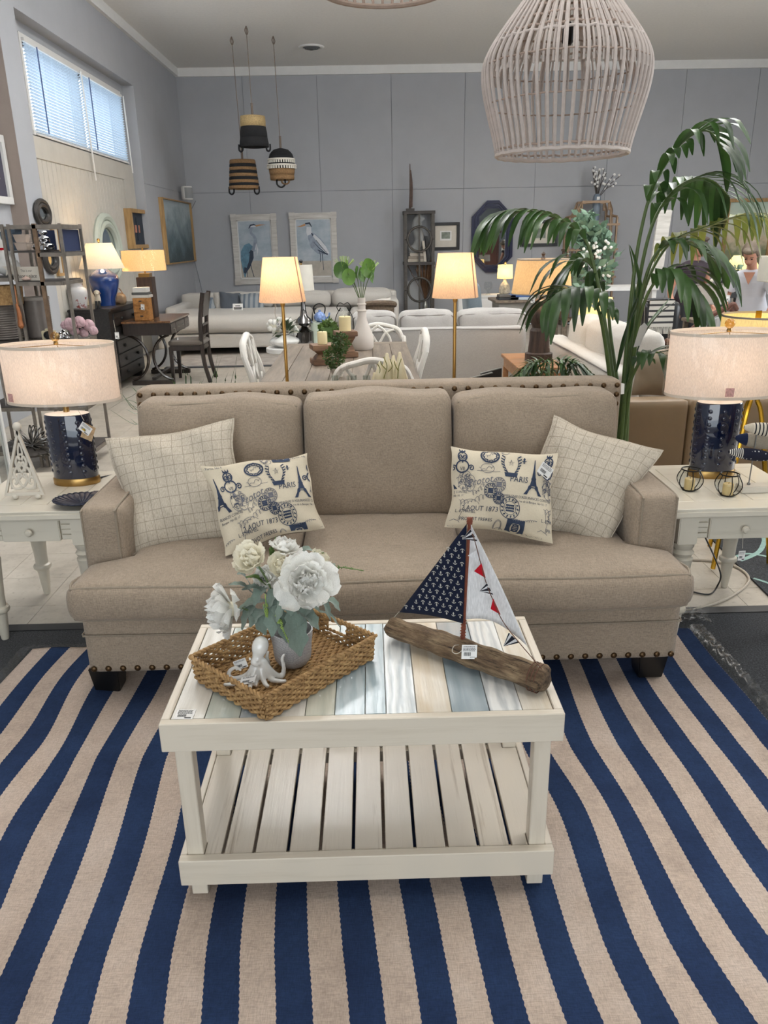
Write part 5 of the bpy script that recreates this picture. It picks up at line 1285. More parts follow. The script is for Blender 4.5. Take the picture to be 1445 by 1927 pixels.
frond([(1172,735,0),(1188,560,0),(1205,440,0),(1232,345,-.02),(1280,272,-.05),(1330,246,-.08),(1366,286,-.1)],.42,14,0.39,0.020,.75)
frond([(1176,735,.02),(1196,570,.03),(1222,440,.05),(1256,372,.06),(1300,338,.1),(1340,340,.14),(1374,372,.16)],.42,12,0.39,0.024,1.0)
frond([(1150,730,-.05),(1138,640,-.08),(1124,578,-.12),(1100,550,-.15),(1062,546,-.2),(1026,574,-.22)],.35,11,0.33,0.022,.9)
frond([(1156,730,.03),(1140,620,.05),(1122,520,.08),(1098,446,.1),(1050,412,.12),(1000,398,.14),(950,402,.16),(925,420,.16)],.42,14,0.36,0.022,.95)
frond([(1182,735,.06),(1198,600,.1),(1224,515,.12),(1264,455,.16),(1322,430,.2),(1396,405,.22),(1460,412,.25)],.45,13,0.33,0.020,1.0,m_palmy)
frond([(1184,735,-.02),(1204,570,-.04),(1234,478,-.06),(1280,456,-.1),(1326,474,-.12),(1358,500,-.14)],.42,11,0.33,0.020,.7)
frond([(1184,735,-.06),(1206,590,-.1),(1240,522,-.14),(1278,518,-.2),(1310,560,-.22)],.4,10,0.36,0.023,.8)
frond([(1176,740,-.06),(1196,695,-.1),(1216,668,-.14),(1240,664,-.2),(1258,684,-.22)],.3,7,0.24,0.018,.7)
frond([(1164,735,.1),(1150,640,.14),(1140,560,.2),(1112,500,.22),(1085,490,.26),(1060,520,.28)],.45,8,0.33,0.022,.9)
for path in(((1182,720,0),(1208,640,0),(1240,592,-.03),(1275,566,-.05)),((1178,720,0),(1196,650,.05),(1230,600,.08),(1262,560,.1)),((1170,720,0),(1185,620,0),(1190,520,.02),(1183,460,.02)),((1190,600,0),(1205,560,-.02),(1196,500,-.03),(1185,462,-.04)),((1160,700,-.02),(1175,640,-.06),(1190,590,-.08),(1200,560,-.1))):
 leaf(pa,[aY(u,v,YPL+d)for u,v,d in path],.016,m_palm,'spear_leaf',.3,12)
c=aY(1205,628,YPL-.1);MB().prism([(-.018,-.06),(.012,-.055),(.026,.03),(.006,.05),(-.012,.03)],c,(1,0,.1),(.15,0,1),(0,.001,0)).build('plant_tag',plain('clear_white_tag','C9C9C6',.4),pa,smooth=False)
MB().tube([c+Vector((.012,0,.05)),aY(1214,560,YPL-.05)],.0012,4).build('tag_string',m_twine,pa)
# low fern beside the wooden table
fe=aY(1035,716,4.6);fn_=thing('fern','low green fern peeking over the sofa back below the wooden table','plant',(fe.x,4.6,0))
MB().lathe((fe.x,4.6,0),[(.1,.001),(.13,.3),(.135,.32),(.12,.31)],20).build('pot',plain('grey_planter','6B6965',.7),fn_)
for k in range(11):
 a=radians(-10+k*20);L=.24;s=Vector((cos(a),-.35+.1*sin(k*3),0));st_=Vector((fe.x,4.6,.3));pts=[st_,Vector((fe.x,4.6,.5))+s*.05,Vector((fe.x,4.6,fe.z+.09))+s*L*.5+Vector((0,0,.03*sin(a))),Vector((fe.x,4.6,fe.z+.035))+s*L]
 f=MB().tube(bez(pts,6),.004,5).build('frond',m_rach,fn_);q=bez(pts,6)
 for j in range(10,19):
  for sg in(-1,1):
   if j>=len(q):continue
   d=(q[min(len(q)-1,j+1)]-q[j-1]).normalized();sd=d.cross(Vector((0,0,1))).normalized()*sg
   leaf(f,[q[j],q[j]+sd*.03+d*.02+Vector((0,0,.005)),q[j]+sd*.055+d*.05-Vector((0,0,.012))],.009,m_palm,'leaflet',.1,4)
m_grass=leafmat('grass_blade','24381F','3F5A2B',.4,.15)
gc=Vector((aY(300,800,3.75).x,3.75,0));gp=thing('grass_plant','dark green grassy plant fanning out behind the left end of the sofa','plant',tuple(gc))
MB().lathe(gc,[(.1,.001),(.13,.25),(.135,.27),(.12,.26)],20).build('pot',plain('grey_planter','6B6965',.7),gp)
GR=random.Random(4)
ends=[((280,745),(250,745),(198,774)),((290,770),(262,775),(222,735)),((285,790),(255,800),(205,770)),((285,790),(250,770),(228,738)),((290,800),(265,772),(240,760)),((290,800),(252,778),(236,770)),((290,790),(258,740),(245,726)),((300,780),(275,750),(250,742)),((300,800),(262,800),(246,788)),((300,800),(258,760),(232,752)),((300,800),(270,770),(256,735)),((350,730),(345,700),(341,676)),((360,730),(352,705),(356,685)),((395,740),(404,700),(412,655)),((405,740),(408,700),(420,664)),((432,740),(440,700),(448,660)),((440,740),(443,705),(446,668)),((330,740),(326,722),(322,705)),((420,740),(424,715),(430,700)),((375,740),(380,722),(384,712))]
for k,e in enumerate(ends):
 dy=GR.uniform(-.15,.2)if k>10 else GR.uniform(-.1,.15);base=gc+Vector((GR.uniform(-.06,.06),GR.uniform(-.06,.06),.24));pts=[base]+[aY(u,v,gc.y+dy)for u,v in e]
 if k>10:base.x=aY(e[0][0],740,gc.y+dy).x*.6+base.x*.4;pts[0]=base
 leaf(gp,pts,.006 if k<11 else .0035,m_grass,'blade',.3,12)
# ================================================================ BEHIND THE SOFA
m_dkwood=wood('espresso_wood','1A1310','2E221B',2,8,.35,.1,None,.0004,.2);m_dkwoodx=wood('espresso_board','1A1310','2E221B',1,8,.35,.1,None,.0004,.2)
m_brown=wood('rustic_brown_wood','5A4030','8A6A50',0,9,.6,.12,'9A7C60',.001);m_grey=wood('grey_oak_board','594D42','7C6F60',1,7,.55,.08,'8A7D70',.0008)
m_chrome=plain('polished_chrome','C9CACC',.08,1.0,.02);m_offw=fabric('white_linen','C0BCB5',420,.1,.0006);m_greyw=fabric('pale_grey_linen','A5A29E',420,.12,.0006)
m_buff=shadecloth('cream_buffet_shade','F2D8BC',.55,400);m_buffin=plain('gold_lamp_pole','B98F4E',.3,.9)
ZCN=.76
cn=thing('console_table','dark narrow console table hidden behind the sofa back','table',(.1,3.55,0))
MB().box(-.55,1.0,3.36,3.74,ZCN-.03,ZCN).build('top',m_dkwoodx,cn,smooth=False,bev=.003)
for x in(-.51,.92):
 for y in(3.39,3.67):MB().box(x,x+.04,y,y+.04,.001,ZCN-.03).build('leg',m_dkwood,cn,smooth=False)
def shade_lathe(t,x,y,z0,z1,r0,r1,mat,n=40,trim=None,seam=None):
 sh=MB().lathe((x,y,0),[(r0,z0),(r0+(r1-r0)*.5,(z0+z1)/2),(r1,z1)],n,cap=False).build('shade',mat,t,ang=180)
 if trim:
  for z,r in((z0,r0),(z1-.008,r1)):MB().lathe((x,y,z),[(r+.0015,0),(r+.0015,.008),(r-.001,.008),(r-.001,0),(r+.0015,0)],n,cap=False).build('trim',trim,sh,ang=60)
 if seam is not None:MB().bar((x+(r0+.001)*cos(seam),y+(r0+.001)*sin(seam),z0),(x+(r1+.001)*cos(seam),y+(r1+.001)*sin(seam),z1),.006,.002).build('seam',plain('shade_seam','B98F78',.8),sh,smooth=False)
 MB().tube([(x-r1,y,z1-.012),(x,y,z1-.012),(x+r1,y,z1-.012)],.0012,4).build('spider',m_brass,t)
 return sh
YBF=3.55
for lab,(px,py),sh in(('slim brass buffet lamp with glowing shade, the left of two behind the sofa',(541,715),((487,575.5,567.5),(493.7,558.6,484))),('slim brass buffet lamp with glowing shade in front of the pale grey sofa',(853,710),((812.5,899.5,559.5),(826,892.5,476)))):
 p=aY(px,py,YBF);(a0,b0,v0),(a1,b1,v1)=sh;q0,q1=aY((a0+b0)/2,v0,YBF),aY((a1+b1)/2,v1,YBF);x=(p.x+q0.x+q1.x)/3
 t=thing('buffet_lamp',lab,'lamp',(x,YBF,ZCN));r0=(aY(b0,v0,YBF).x-aY(a0,v0,YBF).x)/2;r1=(aY(b1,v1,YBF).x-aY(a1,v1,YBF).x)/2
 MB().lathe((x,YBF,ZCN),[(.07,.001),(.07,.012),(.02,.02),(.008,.03)],28).build('foot',m_buffin,t)
 MB().tube([(x,YBF,ZCN+.02),(x,YBF,q0.z+.06)],.0075,10).build('pole',m_buffin,t);MB().lathe((x,YBF,q0.z-.012),[(.008,-.01),(.011,0),(.011,.008),(.008,.012)],14).build('collar',m_buffin,t)
 shade_lathe(t,x,YBF,q0.z,q1.z,r0,r1,m_buff,seam=radians(-28 if px<700 else-38));bulb('lamp_bulb',(x,YBF,(q0.z+q1.z)/2+.03),1.0,(1,.66,.36),.03)
 if px<700:
  c=aY(520,600,YBF-.03);MB().tube([aY(519,568,YBF-.04),aY(517,590,YBF-.04),c],.0012,4).build('tag_string',m_twine,t);price_tag(t,c+Vector((-.002,0,-.03)),(.8,.1,-.5),(.5,0,.85),.012,.03,None,1)
# sculpture: cream lobes with green twigs
YSC=3.6;p=aY(735,716,YSC);sc_t=thing('lobed_sculpture','cream ceramic sculpture of upright lobes with green twig lines behind the sofa back','sculpture',(p.x,YSC,ZCN))
m_crmc=plain('cream_glaze','DDD2AE',.3,var=.06,coat=.3);m_twig=plain('olive_glaze_line','7C7A3A',.5)
mb=MB()
for(u,v,w,dy,lean)in((728,664,9,.0,-.02),(740,668,8,.015,.0),(752,662,9,-.01,.02),(715,680,9,-.015,-.05),(704,700,6,.0,-.03),(760,692,7,.02,.03)):
 tp=aY(u,v,YSC+dy);r=w*YSC/1458*1.1;b_=Vector((tp.x-lean*.3,YSC+dy,ZCN+.001));H=tp.z-b_.z
 for k in range(1):mb.tube(bez([b_,b_.lerp(tp,.45)+Vector((lean*.2,0,0)),tp],6),[r*(.8+.25*sin(j/12*pi))*(1 if j<10 else(1-(j-9)*.22))for j in range(13)],12,flat=.7)
mb.lathe((p.x,YSC,ZCN),[(.07,.001),(.075,.02),(.06,.06),(.03,.09)],20,1.0,.6)
o=mb.build('body',m_crmc,sc_t,ang=180);md=o.modifiers.new('fuse','REMESH');md.mode='VOXEL';md.voxel_size=.004;md.use_smooth_shade=True
for pp in(((722,712),(728,690),(722,672)),((730,700),(738,690),(734,676)),((748,712),(750,690),(755,675)),((712,712),(715,695),(710,685)),((726,695),(718,686),(716,680)),((750,698),(744,688),(742,680))):MB().tube(bez([aY(u,v,YSC-.028)for u,v in pp],4),.0022,5).build('twig_line',m_twig,sc_t)
# clear glass tumblers and dark frames behind the sofa back
for k,(u,w)in enumerate(((630,10),(662,16),(690,12))):
 q=aY(u,713,3.5);r=w*.0012
 g=thing('glass_tumbler',('small clear glass tumbler','wide clear cut-glass tumbler','medium clear glass tumbler')[k]+' just above the sofa back, '+('leftmost' if k==0 else 'between two others' if k==1 else 'beside the cream sculpture'),'glass',(q.x,3.5,ZCN));MB().lathe((q.x,3.5,ZCN),[(r,.001),(r*1.1,.06),(r*1.15,q.z-ZCN+.016),(r*1.05,q.z-ZCN+.016),(r,.02),(.001,.012)],14,cap=False).build('wall',m_cglass,g)
 for j in range(8):a=j*pi/4;MB().tube([(q.x+r*1.13*cos(a),3.5+r*1.13*sin(a),ZCN+.02),(q.x+r*1.16*cos(a),3.5+r*1.16*sin(a),q.z+.014)],.0016,4).build('facet_rib',m_cglass,g)
m_silv=plain('thin_silver_edge','A9A9A5',.3,.8);m_black=plain('black_satin','141415',.35)
for k,(a,b)in enumerate((((886,712),(927,703)),((905,703),(943,694)))):
 P_,Q_=aY(*a,3.52+.06*k),aY(*b,3.56+.06*k);P_.z-=.003;f=thing('photo_frame',('lower dark photo frame with silver edge leaning behind the sofa back' if k==0 else 'higher dark photo frame leaning behind the sofa back'),'frame',(P_.x,P_.y,ZCN))
 d=(Q_-P_);dn=Vector((d.x,d.y,0));MB().add([Vector((P_.x,P_.y,ZCN+.001)),Vector((Q_.x,Q_.y,ZCN+.001)),Q_+Vector((0,.02,0)),P_+Vector((0,.02,0))],[(0,1,2,3)]).build('panel',m_black,f,smooth=False).modifiers.new('depth','SOLIDIFY').thickness=.012
 MB().bar(P_+Vector((0,.014,.002)),Q_+Vector((0,.014,.002)),.014,.004).build('edge',m_silv,f,smooth=False)
# ================================================================ DINING GROUP
ZD=.76;dx0,dx1,dy0,dy1=-.62,.28,4.22,6.0
dt=thing('dining_table','long grey-brown plank dining table behind the sofa','table',((dx0+dx1)/2,(dy0+dy1)/2,0))
for k in range(7):w=(dx1-dx0)/7;MB().box(dx0+k*w+.001,dx0+(k+1)*w-.001,dy0+.12,dy1-.12,ZD-.035,ZD-.0006*(k%2)).build('top_plank',m_grey,dt,smooth=False,bev=.002,seg=1)
m_greyx=wood('grey_oak_end','594D42','7C6F60',0,7,.55,.08,'8A7D70',.0008)
for a,b in((dy0,dy0+.118),(dy1-.118,dy1)):MB().box(dx0,dx1,a,b,ZD-.035,ZD).build('end_board',m_greyx,dt,smooth=False,bev=.002,seg=1)
for x in(dx0+.08,dx1-.16):
 for y in(dy0+.1,dy1-.18):MB().box(x,x+.08,y,y+.08,.001,ZD-.035).build('leg',m_grey,dt,smooth=False,bev=.004)
MB().box(dx0+.08,dx1-.08,dy0+.12,dy0+.14,ZD-.12,ZD-.035).box(dx0+.08,dx1-.08,dy1-.14,dy1-.12,ZD-.12,ZD-.035).box(dx0+.1,dx0+.12,dy0+.14,dy1-.14,ZD-.12,ZD-.035).box(dx1-.12,dx1-.1,dy0+.14,dy1-.14,ZD-.12,ZD-.035).build('apron',m_grey,dt,smooth=False)
m_chairw=wood('distressed_white_chair','A79E92','DAD6CE',2,10,.5,.12,None,.0006,0,.2,.42)
def dining_chair(label,x,y,rz,h):
 """carved shield-back chair; local -y is the back side"""
 t=thing('dining_chair',label,'chair',(x,y,0),rz,'white carved dining chairs');M=Matrix.Translation((x,y,0))@Matrix.Rotation(rz,4,'Z');W=lambda*p:M@Vector(p)
 MB().hexa([W(-.2,-.2,.43),W(.2,-.2,.43),W(.23,.22,.43),W(-.23,.22,.43),W(-.2,-.2,.47),W(.2,-.2,.47),W(.23,.22,.47),W(-.23,.22,.47)]).build('seat',m_offw,t,bev=.015,seg=3,ang=60)
 MB().hexa([W(-.21,-.21,.37),W(.21,-.21,.37),W(.235,.225,.37),W(-.235,.225,.37),W(-.21,-.21,.428),W(.21,-.21,.428),W(.235,.225,.428),W(-.235,.225,.428)]).build('seat_rail',m_chairw,t,smooth=False,bev=.004)
 for sx_,sy_ in((-1,1),(1,1)):MB().tube([W(sx_*.21,.2,.38),W(sx_*.215,.205,.2),W(sx_*.21,.2,.001)],[.022,.017,.014],10).build('leg',m_chairw,t)
 for s in(-1,1):MB().tube(bez([W(s*.18,-.27,.001),W(s*.19,-.2,.3),W(s*.195,-.2,.46),W(s*.21,-.25,.72),W(s*.2,-.29,h-.1),W(s*.16,-.3,h-.035)],5),.018,8).build('back_post',m_chairw,t)
 MB().tube(bez([W(-.2,-.29,h-.1),W(-.16,-.3,h-.03),W(-.07,-.3,h),W(0,-.3,h+.012),W(.07,-.3,h),W(.16,-.3,h-.03),W(.2,-.29,h-.1)],6),.021,10,flat=.8).build('crest_rail',m_chairw,t)
 MB().tube([W(-.19,-.21,.52),W(.19,-.21,.52)],.014,8).build('lower_rail',m_chairw,t)
 for pts in(((0,.52),(-.07,.62),(-.1,.72),(-.05,.8),(0,h)),((0,.52),(.07,.62),(.1,.72),(.05,.8),(0,h)),((-.13,h-.03),(-.06,.78),(0,.7),(.06,.78),(.13,h-.03)),((-.19,.7),(-.1,.66),(0,.6),(.1,.66),(.19,.7))):MB().tube(bez([W(px_,-.215-(pz_-.5)*.17,pz_)for px_,pz_ in pts],5),.011,6).build('splat_bar',m_chairw,t)
 return t
q=aY(468,634,4.75);dining_chair('white carved-back dining chair left of the dining table',q.x+.27,4.85,radians(-90),q.z-.01)
q=aY(803,628,4.7);dining_chair('white carved-back dining chair right of the dining table',q.x-.3,4.88,radians(90),q.z-.01)
q=aY(692,668,4.15);dining_chair('white carved-back dining chair at the near end of the dining table',q.x+.02,4.24,0,q.z-.01)
q=aY(751,612,6.35);dining_chair('white carved-back dining chair at the far end of the dining table',q.x-.17,6.15,radians(180),q.z-.01)
# pedestals with candles
def pedestal(label,u0,u1,vt,vb,Y,cu,cv0,cv1):
 a,b=aY(u0,vt,Y),aY(u1,vt,Y);x=(a.x+b.x)/2;w=(b.x-a.x)/2;h=a.z-ZD
 t=thing('candle_pedestal',label,'candle holder',(x,Y,ZD),radians(14));M=Matrix.Translation((x,Y,ZD))@Matrix.Rotation(radians(14),4,'Z')
 def fr(z0,w0,z1,w1,nm):MB().hexa([M@Vector((sx_*w_,sy_*w_,z))for z,w_ in((z0,w0),(z1,w1))for sx_,sy_ in((-1,-1),(1,-1),(1,1),(-1,1))]).build(nm,m_brown,t,smooth=False,bev=.003)
 k=w*.88;fr(.001,k,.035,k,'foot_block');fr(.0355,k*.78,h*.52,k*.5,'lower_taper');fr(h*.52+.0005,k*.5,h-.033,k*.84,'upper_taper');fr(h-.0325,k,h,k,'cap_block')
 c0,c1=aY(cu[0],cv1,Y),aY(cu[1],cv0,Y);r=(c1.x-c0.x)/2
 c=thing('pillar_candle','ivory pillar candle standing on the '+('shorter' if 'short' in label else 'taller')+' wooden pedestal','candle',(x,Y,ZD+h));MB().lathe((x,Y,ZD+h),[(r,.001),(r,c1.z-ZD-h-.004),(r*.9,c1.z-ZD-h),(.001,c1.z-ZD-h-.004)],20).build('wax',plain('cream_wax','DCCB9B',.45,var=.05),c);MB().tube([(x,Y,c1.z-.005),(x+.002,Y,c1.z+.008)],.0014,5).build('wick',m_blk,c)
pedestal('short hourglass wooden pedestal holding a candle on the dining table',582,632,648,704,4.95,(595,613),624,643)
pedestal('tall hourglass wooden pedestal holding a candle on the dining table',627,672,623,694,5.25,(638,660),595,621)
def foliage(mb,c,r,n,sz,seed,sq=1.0):
 rr=random.Random(seed)
 for k in range(n):
  a,z=rr.uniform(0,2*pi),rr.uniform(-1,1);q=sqrt(1-z*z)*rr.uniform(.55,1);d=Vector((q*cos(a),q*sin(a),z*sq));p=Vector(c)+d*r;e=Vector((rr.uniform(-1,1),rr.uniform(-1,1),rr.uniform(-.4,1))).normalized();s=e.cross(Vector((rr.uniform(-1,1),rr.uniform(-1,1),.3))).normalized();L=sz*rr.uniform(.7,1.3)
  mb.add([p,p+e*L*.5+s*L*.28,p+e*L,p+e*L*.5-s*L*.28],[(0,1,2,3)])
 return mb
m_box=leafmat('boxwood_leaf','2E4420','66803A',.5,.2)
YT=4.45;c=aY(633,664,YT);tp=thing('topiary','small twin-ball boxwood topiary on a stem on the dining table','plant',(c.x,YT,ZD));
stuff(foliage(foliage(MB(),aY(641,646,YT),.055,420,.018,3),aY(628,674,YT),.062,520,.018,5).build('foliage',m_box,tp,smooth=False));MB().tube([(c.x,YT,ZD+.03),aY(634,690,YT),aY(640,650,YT)],.0035,6).build('stem',m_brown,tp);MB().lathe((c.x,YT,ZD),[(.03,.001),(.036,.045),(.04,.05),(.034,.046)],18).build('pot',plain('terracotta_white_pot','BDB6A8',.7),tp)
YG=5.55;c=aY(620,640,YG);gb=thing('leafy_pot','square pot wrapped in broad green leaves between the wooden pedestals','plant',(c.x,YG,ZD));a,b=aY(603,610,YG),aY(634,640,YG);MB().box(a.x,b.x,YG-.05,YG+.05,ZD+.001,a.z-.02).build('pot',plain('leaf_green_wrap','4E6A33',.5,var=.3,sc=25),gb,smooth=False,bev=.006);stuff(foliage(MB(),(c.x,YG,(a.z+ZD)/2+.04),.065,120,.05,8).build('foliage',m_box,gb,smooth=False))
# tall white vase with green leaves
YV=5.6;p=aY(685,668,YV);vs_=thing('bottle_vase','large white ribbed bottle vase of green leaves on the dining table','vase',(p.x,YV,ZD));zt_=aY(670,560,YV).z;wv=(aY(703,650,YV).x-aY(662,650,YV).x)/2;H=zt_-ZD
m_vase=plain('warm_white_bisque','CFC6BD',.6,var=.03)
x=p.x;x=(aY(662,650,YV).x+aY(703,650,YV).x)/2
MB().lathe((x,YV,ZD),[(wv*.85,.001),(wv,.02),(wv*1.02,H*.2),(wv*.9,H*.32),(wv*.55,H*.5),(wv*.4,H*.62),(wv*.38,H*.74),(wv*.46,H*.745),(wv*.46,H*.76),(wv*.34,H*.775),(wv*.34,H*.86),(wv*.42,H*.865),(wv*.42,H*.88),(wv*.33,H*.89),(wv*.35,H),(wv*.3,H),(wv*.28,H*.8),(.001,H*.7)],32,cap=False).build('body',m_vase,vs_,ang=50)
m_broad=leafmat('broad_green_leaf','35562A','5F8438',.45,.35);top_=Vector((x,YV,zt_))
for k,(u,v,r,dy)in enumerate(((642,510,14,-.02),(655,522,13,-.06),(690,505,15,-.03),(678,518,12,.03),(697,522,9,-.04),(650,500,10,.04),(668,512,10,.06))):
 e=aY(u,v-r*.6,YV+dy);MB().tube(bez([top_-Vector((0,0,.05)),top_.lerp(e,.5),e],4),.003,5).build('stem',m_stem,vs_);rad=r*YV/1458*1.15
 q=Matrix.Rotation(radians(70+8*(k%3)),4,'X')@Matrix.Rotation(k*.3,4,'Y');cc=aY(u,v,YV+dy)
 MB().grid(lambda a,b:cc+(q.to_3x3()@Vector((rad*b*cos(2*pi*a)*.85,rad*b*sin(2*pi*a),rad*.3*(b*b)+.1*rad*sin(6*pi*a)*b))),22,5,cu=True).build('leaf',m_broad,vs_,ang=180)
mb=MB();rr=random.Random(2)
for(u,v)in((648,492),(695,498)):
 for k in range(26):a=rr.uniform(-1.2,1.2);b0=aY(u,v+14,YV);mb.tube([b0,b0+Vector((sin(a)*.03,rr.uniform(-.03,.03),.02)),b0+Vector((sin(a)*.075,rr.uniform(-.05,.05),.035+.05*cos(a)))],.0014,4)
stuff(mb.build('feathery_bloom',m_lime,vs_,ang=180))
YW=5.75;p=aY(648,610,YW);wl=thing('cloche_lantern','small glass cloche with wire scrolls and a candle behind the tall pedestal','lantern',(p.x,YW,ZD));zc_=aY(648,578,YW).z;MB().lathe((p.x,YW,ZD),[(.06,.001),(.062,.1),(.055,zc_-ZD-.05),(.03,zc_-ZD-.01),(.004,zc_-ZD)],22,cap=False).build('glass_dome',m_cglass,wl);MB().lathe((p.x,YW,ZD),[(.028,.001),(.028,.2),(.001,.201)],16).build('candle',m_wax,wl)
for s in(-1,1):MB().tube(bez([(p.x,YW,zc_+.02),(p.x+s*.03,YW,zc_+.03),(p.x+s*.05,YW,zc_),(p.x+s*.035,YW,zc_-.025),(p.x+s*.025,YW,zc_-.005),(p.x+s*.065,YW,zc_-.09),(p.x+s*.066,YW,ZD+.02)],6),.003,6).build('wire_scroll',m_wire,wl)
MB().tube([(p.x+.064*cos(k*pi/10),YW+.064*sin(k*pi/10),ZD+.004)for k in range(20)],.003,5,closed=True).build('wire_ring',m_wire,wl)
# ================================================================ PALE GREY SOFA SEEN FROM BEHIND
ms=thing('grey_sofa','pale grey two-cushion sofa seen from behind past the dining table','sofa',(.65,7.0,0))
a,b=aY(708,618,6.6),aY(988,616,6.6);zt=(a.z+b.z)/2;x0,x1=a.x-.12,b.x
MB().soft(x0,x1,6.6,6.76,.08,zt,.03,(0,.006,0),(16,5,10)).build('back_frame',m_greyw,ms,ang=180);MB().soft(x0,x1,6.76,7.5,.08,.42,.03,(0,0,.01)).build('base',m_greyw,ms,ang=180)
for xx in(x0-.02,x1-.16):MB().soft(xx,xx+.18,6.7,7.5,.08,.62,.04,(.005,0,.01)).build('arm',m_greyw,ms,ang=180)
zc2=aY(840,590,6.75).z
for(u0,u1)in((660,747),(750,857),(860,992)):A_,B_=aY(u0,600,6.75),aY(u1,600,6.75);MB().soft(A_.x,B_.x,6.72,6.95,.45,zc2+.015,.06,(0,.03,.02),(14,8,10),.006).build('back_cushion',m_greyw,ms,ang=180);MB().tube(bez([(A_.x+.015,6.735,zc2-.11),(A_.x+.03,6.735,zc2-.02),((A_.x+B_.x)/2,6.73,zc2-.012),(B_.x-.03,6.735,zc2-.02),(B_.x-.015,6.735,zc2-.11)],6),.006,6).build('welt',plain('grey_piping','7E7A76',.9),ms)
MB().tube(bez([(x0+.02,6.597,zt-.02),((x0+x1)/2,6.594,zt-.01),(x1-.02,6.597,zt-.02)],5),.005,6).build('welt',plain('grey_piping','7E7A76',.9),ms)
for xx in(x0+.06,x1-.12):
 for yy in(6.63,7.4):MB().box(xx,xx+.06,yy,yy+.06,.001,.08).build('foot',m_dkwood,ms,smooth=False)
# ================================================================ RIGHT-HAND SOFAS
rs=thing('cream_sofa','cream linen sofa running away behind the palm, seen from its back corner','sofa',(1.9,5.8,0))
zt=.70
MB().soft(1.50,1.68,4.75,6.78,.08,zt,.03,(.006,0,0),(5,16,10)).build('back_frame',m_offw,rs,ang=180);MB().soft(1.69,2.4,4.78,6.75,.08,.42,.04,(0,0,.01)).build('base',m_offw,rs,ang=180);MB().tube([(1.497,4.78,zt-.02),(1.495,5.8,zt-.012),(1.497,6.75,zt-.02)],.005,6).build('welt',plain('grey_piping','7E7A76',.9),rs)
for y in(4.76,6.56):MB().soft(1.69,2.4,y,y+.2,.42,.62,.04,(0,.006,.01)).build('arm',m_offw,rs,ang=180)
for k in range(3):MB().soft(1.66,1.9,4.98+k*.53,5.5+k*.53,.44,.90-.01*k,.06,(.03,0,.02),(8,12,10),.008).build('back_cushion',m_offw,rs,ang=180)
for xx in(1.53,2.3):
 for yy in(4.8,6.65):MB().box(xx,xx+.06,yy,yy+.06,.001,.08).build('foot',m_dkwood,rs,smooth=False)
m_tanl=plain('tan_leather','857057',.5,var=.08,sc=5,bmp=.0006);m_tanp=plain('taupe_leather','8B7B66',.55,var=.08,sc=6)
ts=thing('tan_sofa','tan leather sofa seen from behind below the right lamp','sofa',(2.3,4.4,0));a=aY(1168,757,4.1)
zt=a.z
for k,(xa_,xb_)in enumerate(((1.34,1.72),(1.725,2.3),(2.305,2.9))):MB().soft(xa_,xb_,4.1,4.26,.05,zt,.018,(0,.004,0),(10,5,8)).build('back_panel',m_tanl,ts,ang=180)
MB().soft(1.34,2.9,4.27,4.7,.05,.4,.03).build('base',m_tanl,ts,ang=180);MB().soft(1.34,1.5,4.27,4.7,.4,.56,.03).build('arm',m_tanl,ts,ang=180)
for xx in(1.38,2.8):MB().box(xx,xx+.05,4.14,4.19,.001,.06).build('foot',m_dkwood,ts,smooth=False)
tag(Pillow([aY(1200,662,4.4),aY(1262,655,4.38),aY(1290,745,4.36),aY(1188,744,4.36)],.07,.02,.004,3).mesh(20).build('throw_pillow',m_tanp,None,ang=180),'taupe leather pillow on the tan sofa back behind the right lamp','pillow')
tag(Pillow([aY(1290,668,4.52),aY(1350,668,4.52),aY(1360,752,4.5),aY(1286,752,4.5)],.07,.02,.004,6).mesh(20).build('throw_pillow',m_tanp,None,ang=180),'taupe pillow mostly hidden by the right lampshade','pillow')
# ================================================================ WOODEN SIDE TABLE AND TURNED LAMP
m_honey=wood('honey_wood','8A5E38','B4845A',0,6,.4,.08,None,.0006,.2)
wt=thing('wood_side_table','honey-brown wooden side table beside the cream sofa','side table',(1.24,6.0,0));x0,x1,y0,y1=1.075,1.425,5.6,6.38
for k in range(3):w=(y1-y0)/3;MB().box(x0,x1,y0+k*w+.002,y0+(k+1)*w-.002,.575,.60).build('top_board',m_honey,wt,smooth=False,bev=.003)
MB().box(x0+.02,x1-.02,y0+.02,y1-.02,.5,.5745).build('apron',m_honey,wt,smooth=False)
for xx in(x0+.015,x1-.055):
 for yy in(y0+.015,y1-.055):MB().box(xx,xx+.04,yy,yy+.04,.001,.5).build('leg',m_honey,wt,smooth=False)
p=aZ(1013,676,.6);YWL=5.95;x=aY(1013,676,YWL).x;tl=thing('turned_lamp','dark turned-wood lamp with burlap drum shade on the honey wood table','lamp',(x,YWL,.6));s=YWL/1458*1.02
m_turn=wood('dark_ribbed_wood','2A1F1A','4A3A30',2,12,.5,.08,None,.002)
zz=lambda v:aY(1013,v,YWL).z
MB().lathe((x,YWL,0),[(25*s,.601),(25*s,zz(664)),(20*s,zz(662)),(18*s,zz(640)),(18*s,zz(622)),(14*s,zz(616)),(15*s,zz(611)),(21*s,zz(602)),(23*s,zz(593)),(20*s,zz(582)),(13*s,zz(575)),(13*s,zz(566)),(9*s,zz(563))],28).build('body',m_turn,tl,ang=35)
MB().tube([(x,YWL,zz(566)),(x,YWL,zz(545))],.012,8).build('neck',m_brass,tl);m_burlap=shadecloth('burlap_shade','C2A67E',.3,260);m_tape=plain('grey_shade_tape','8A857E',.9)
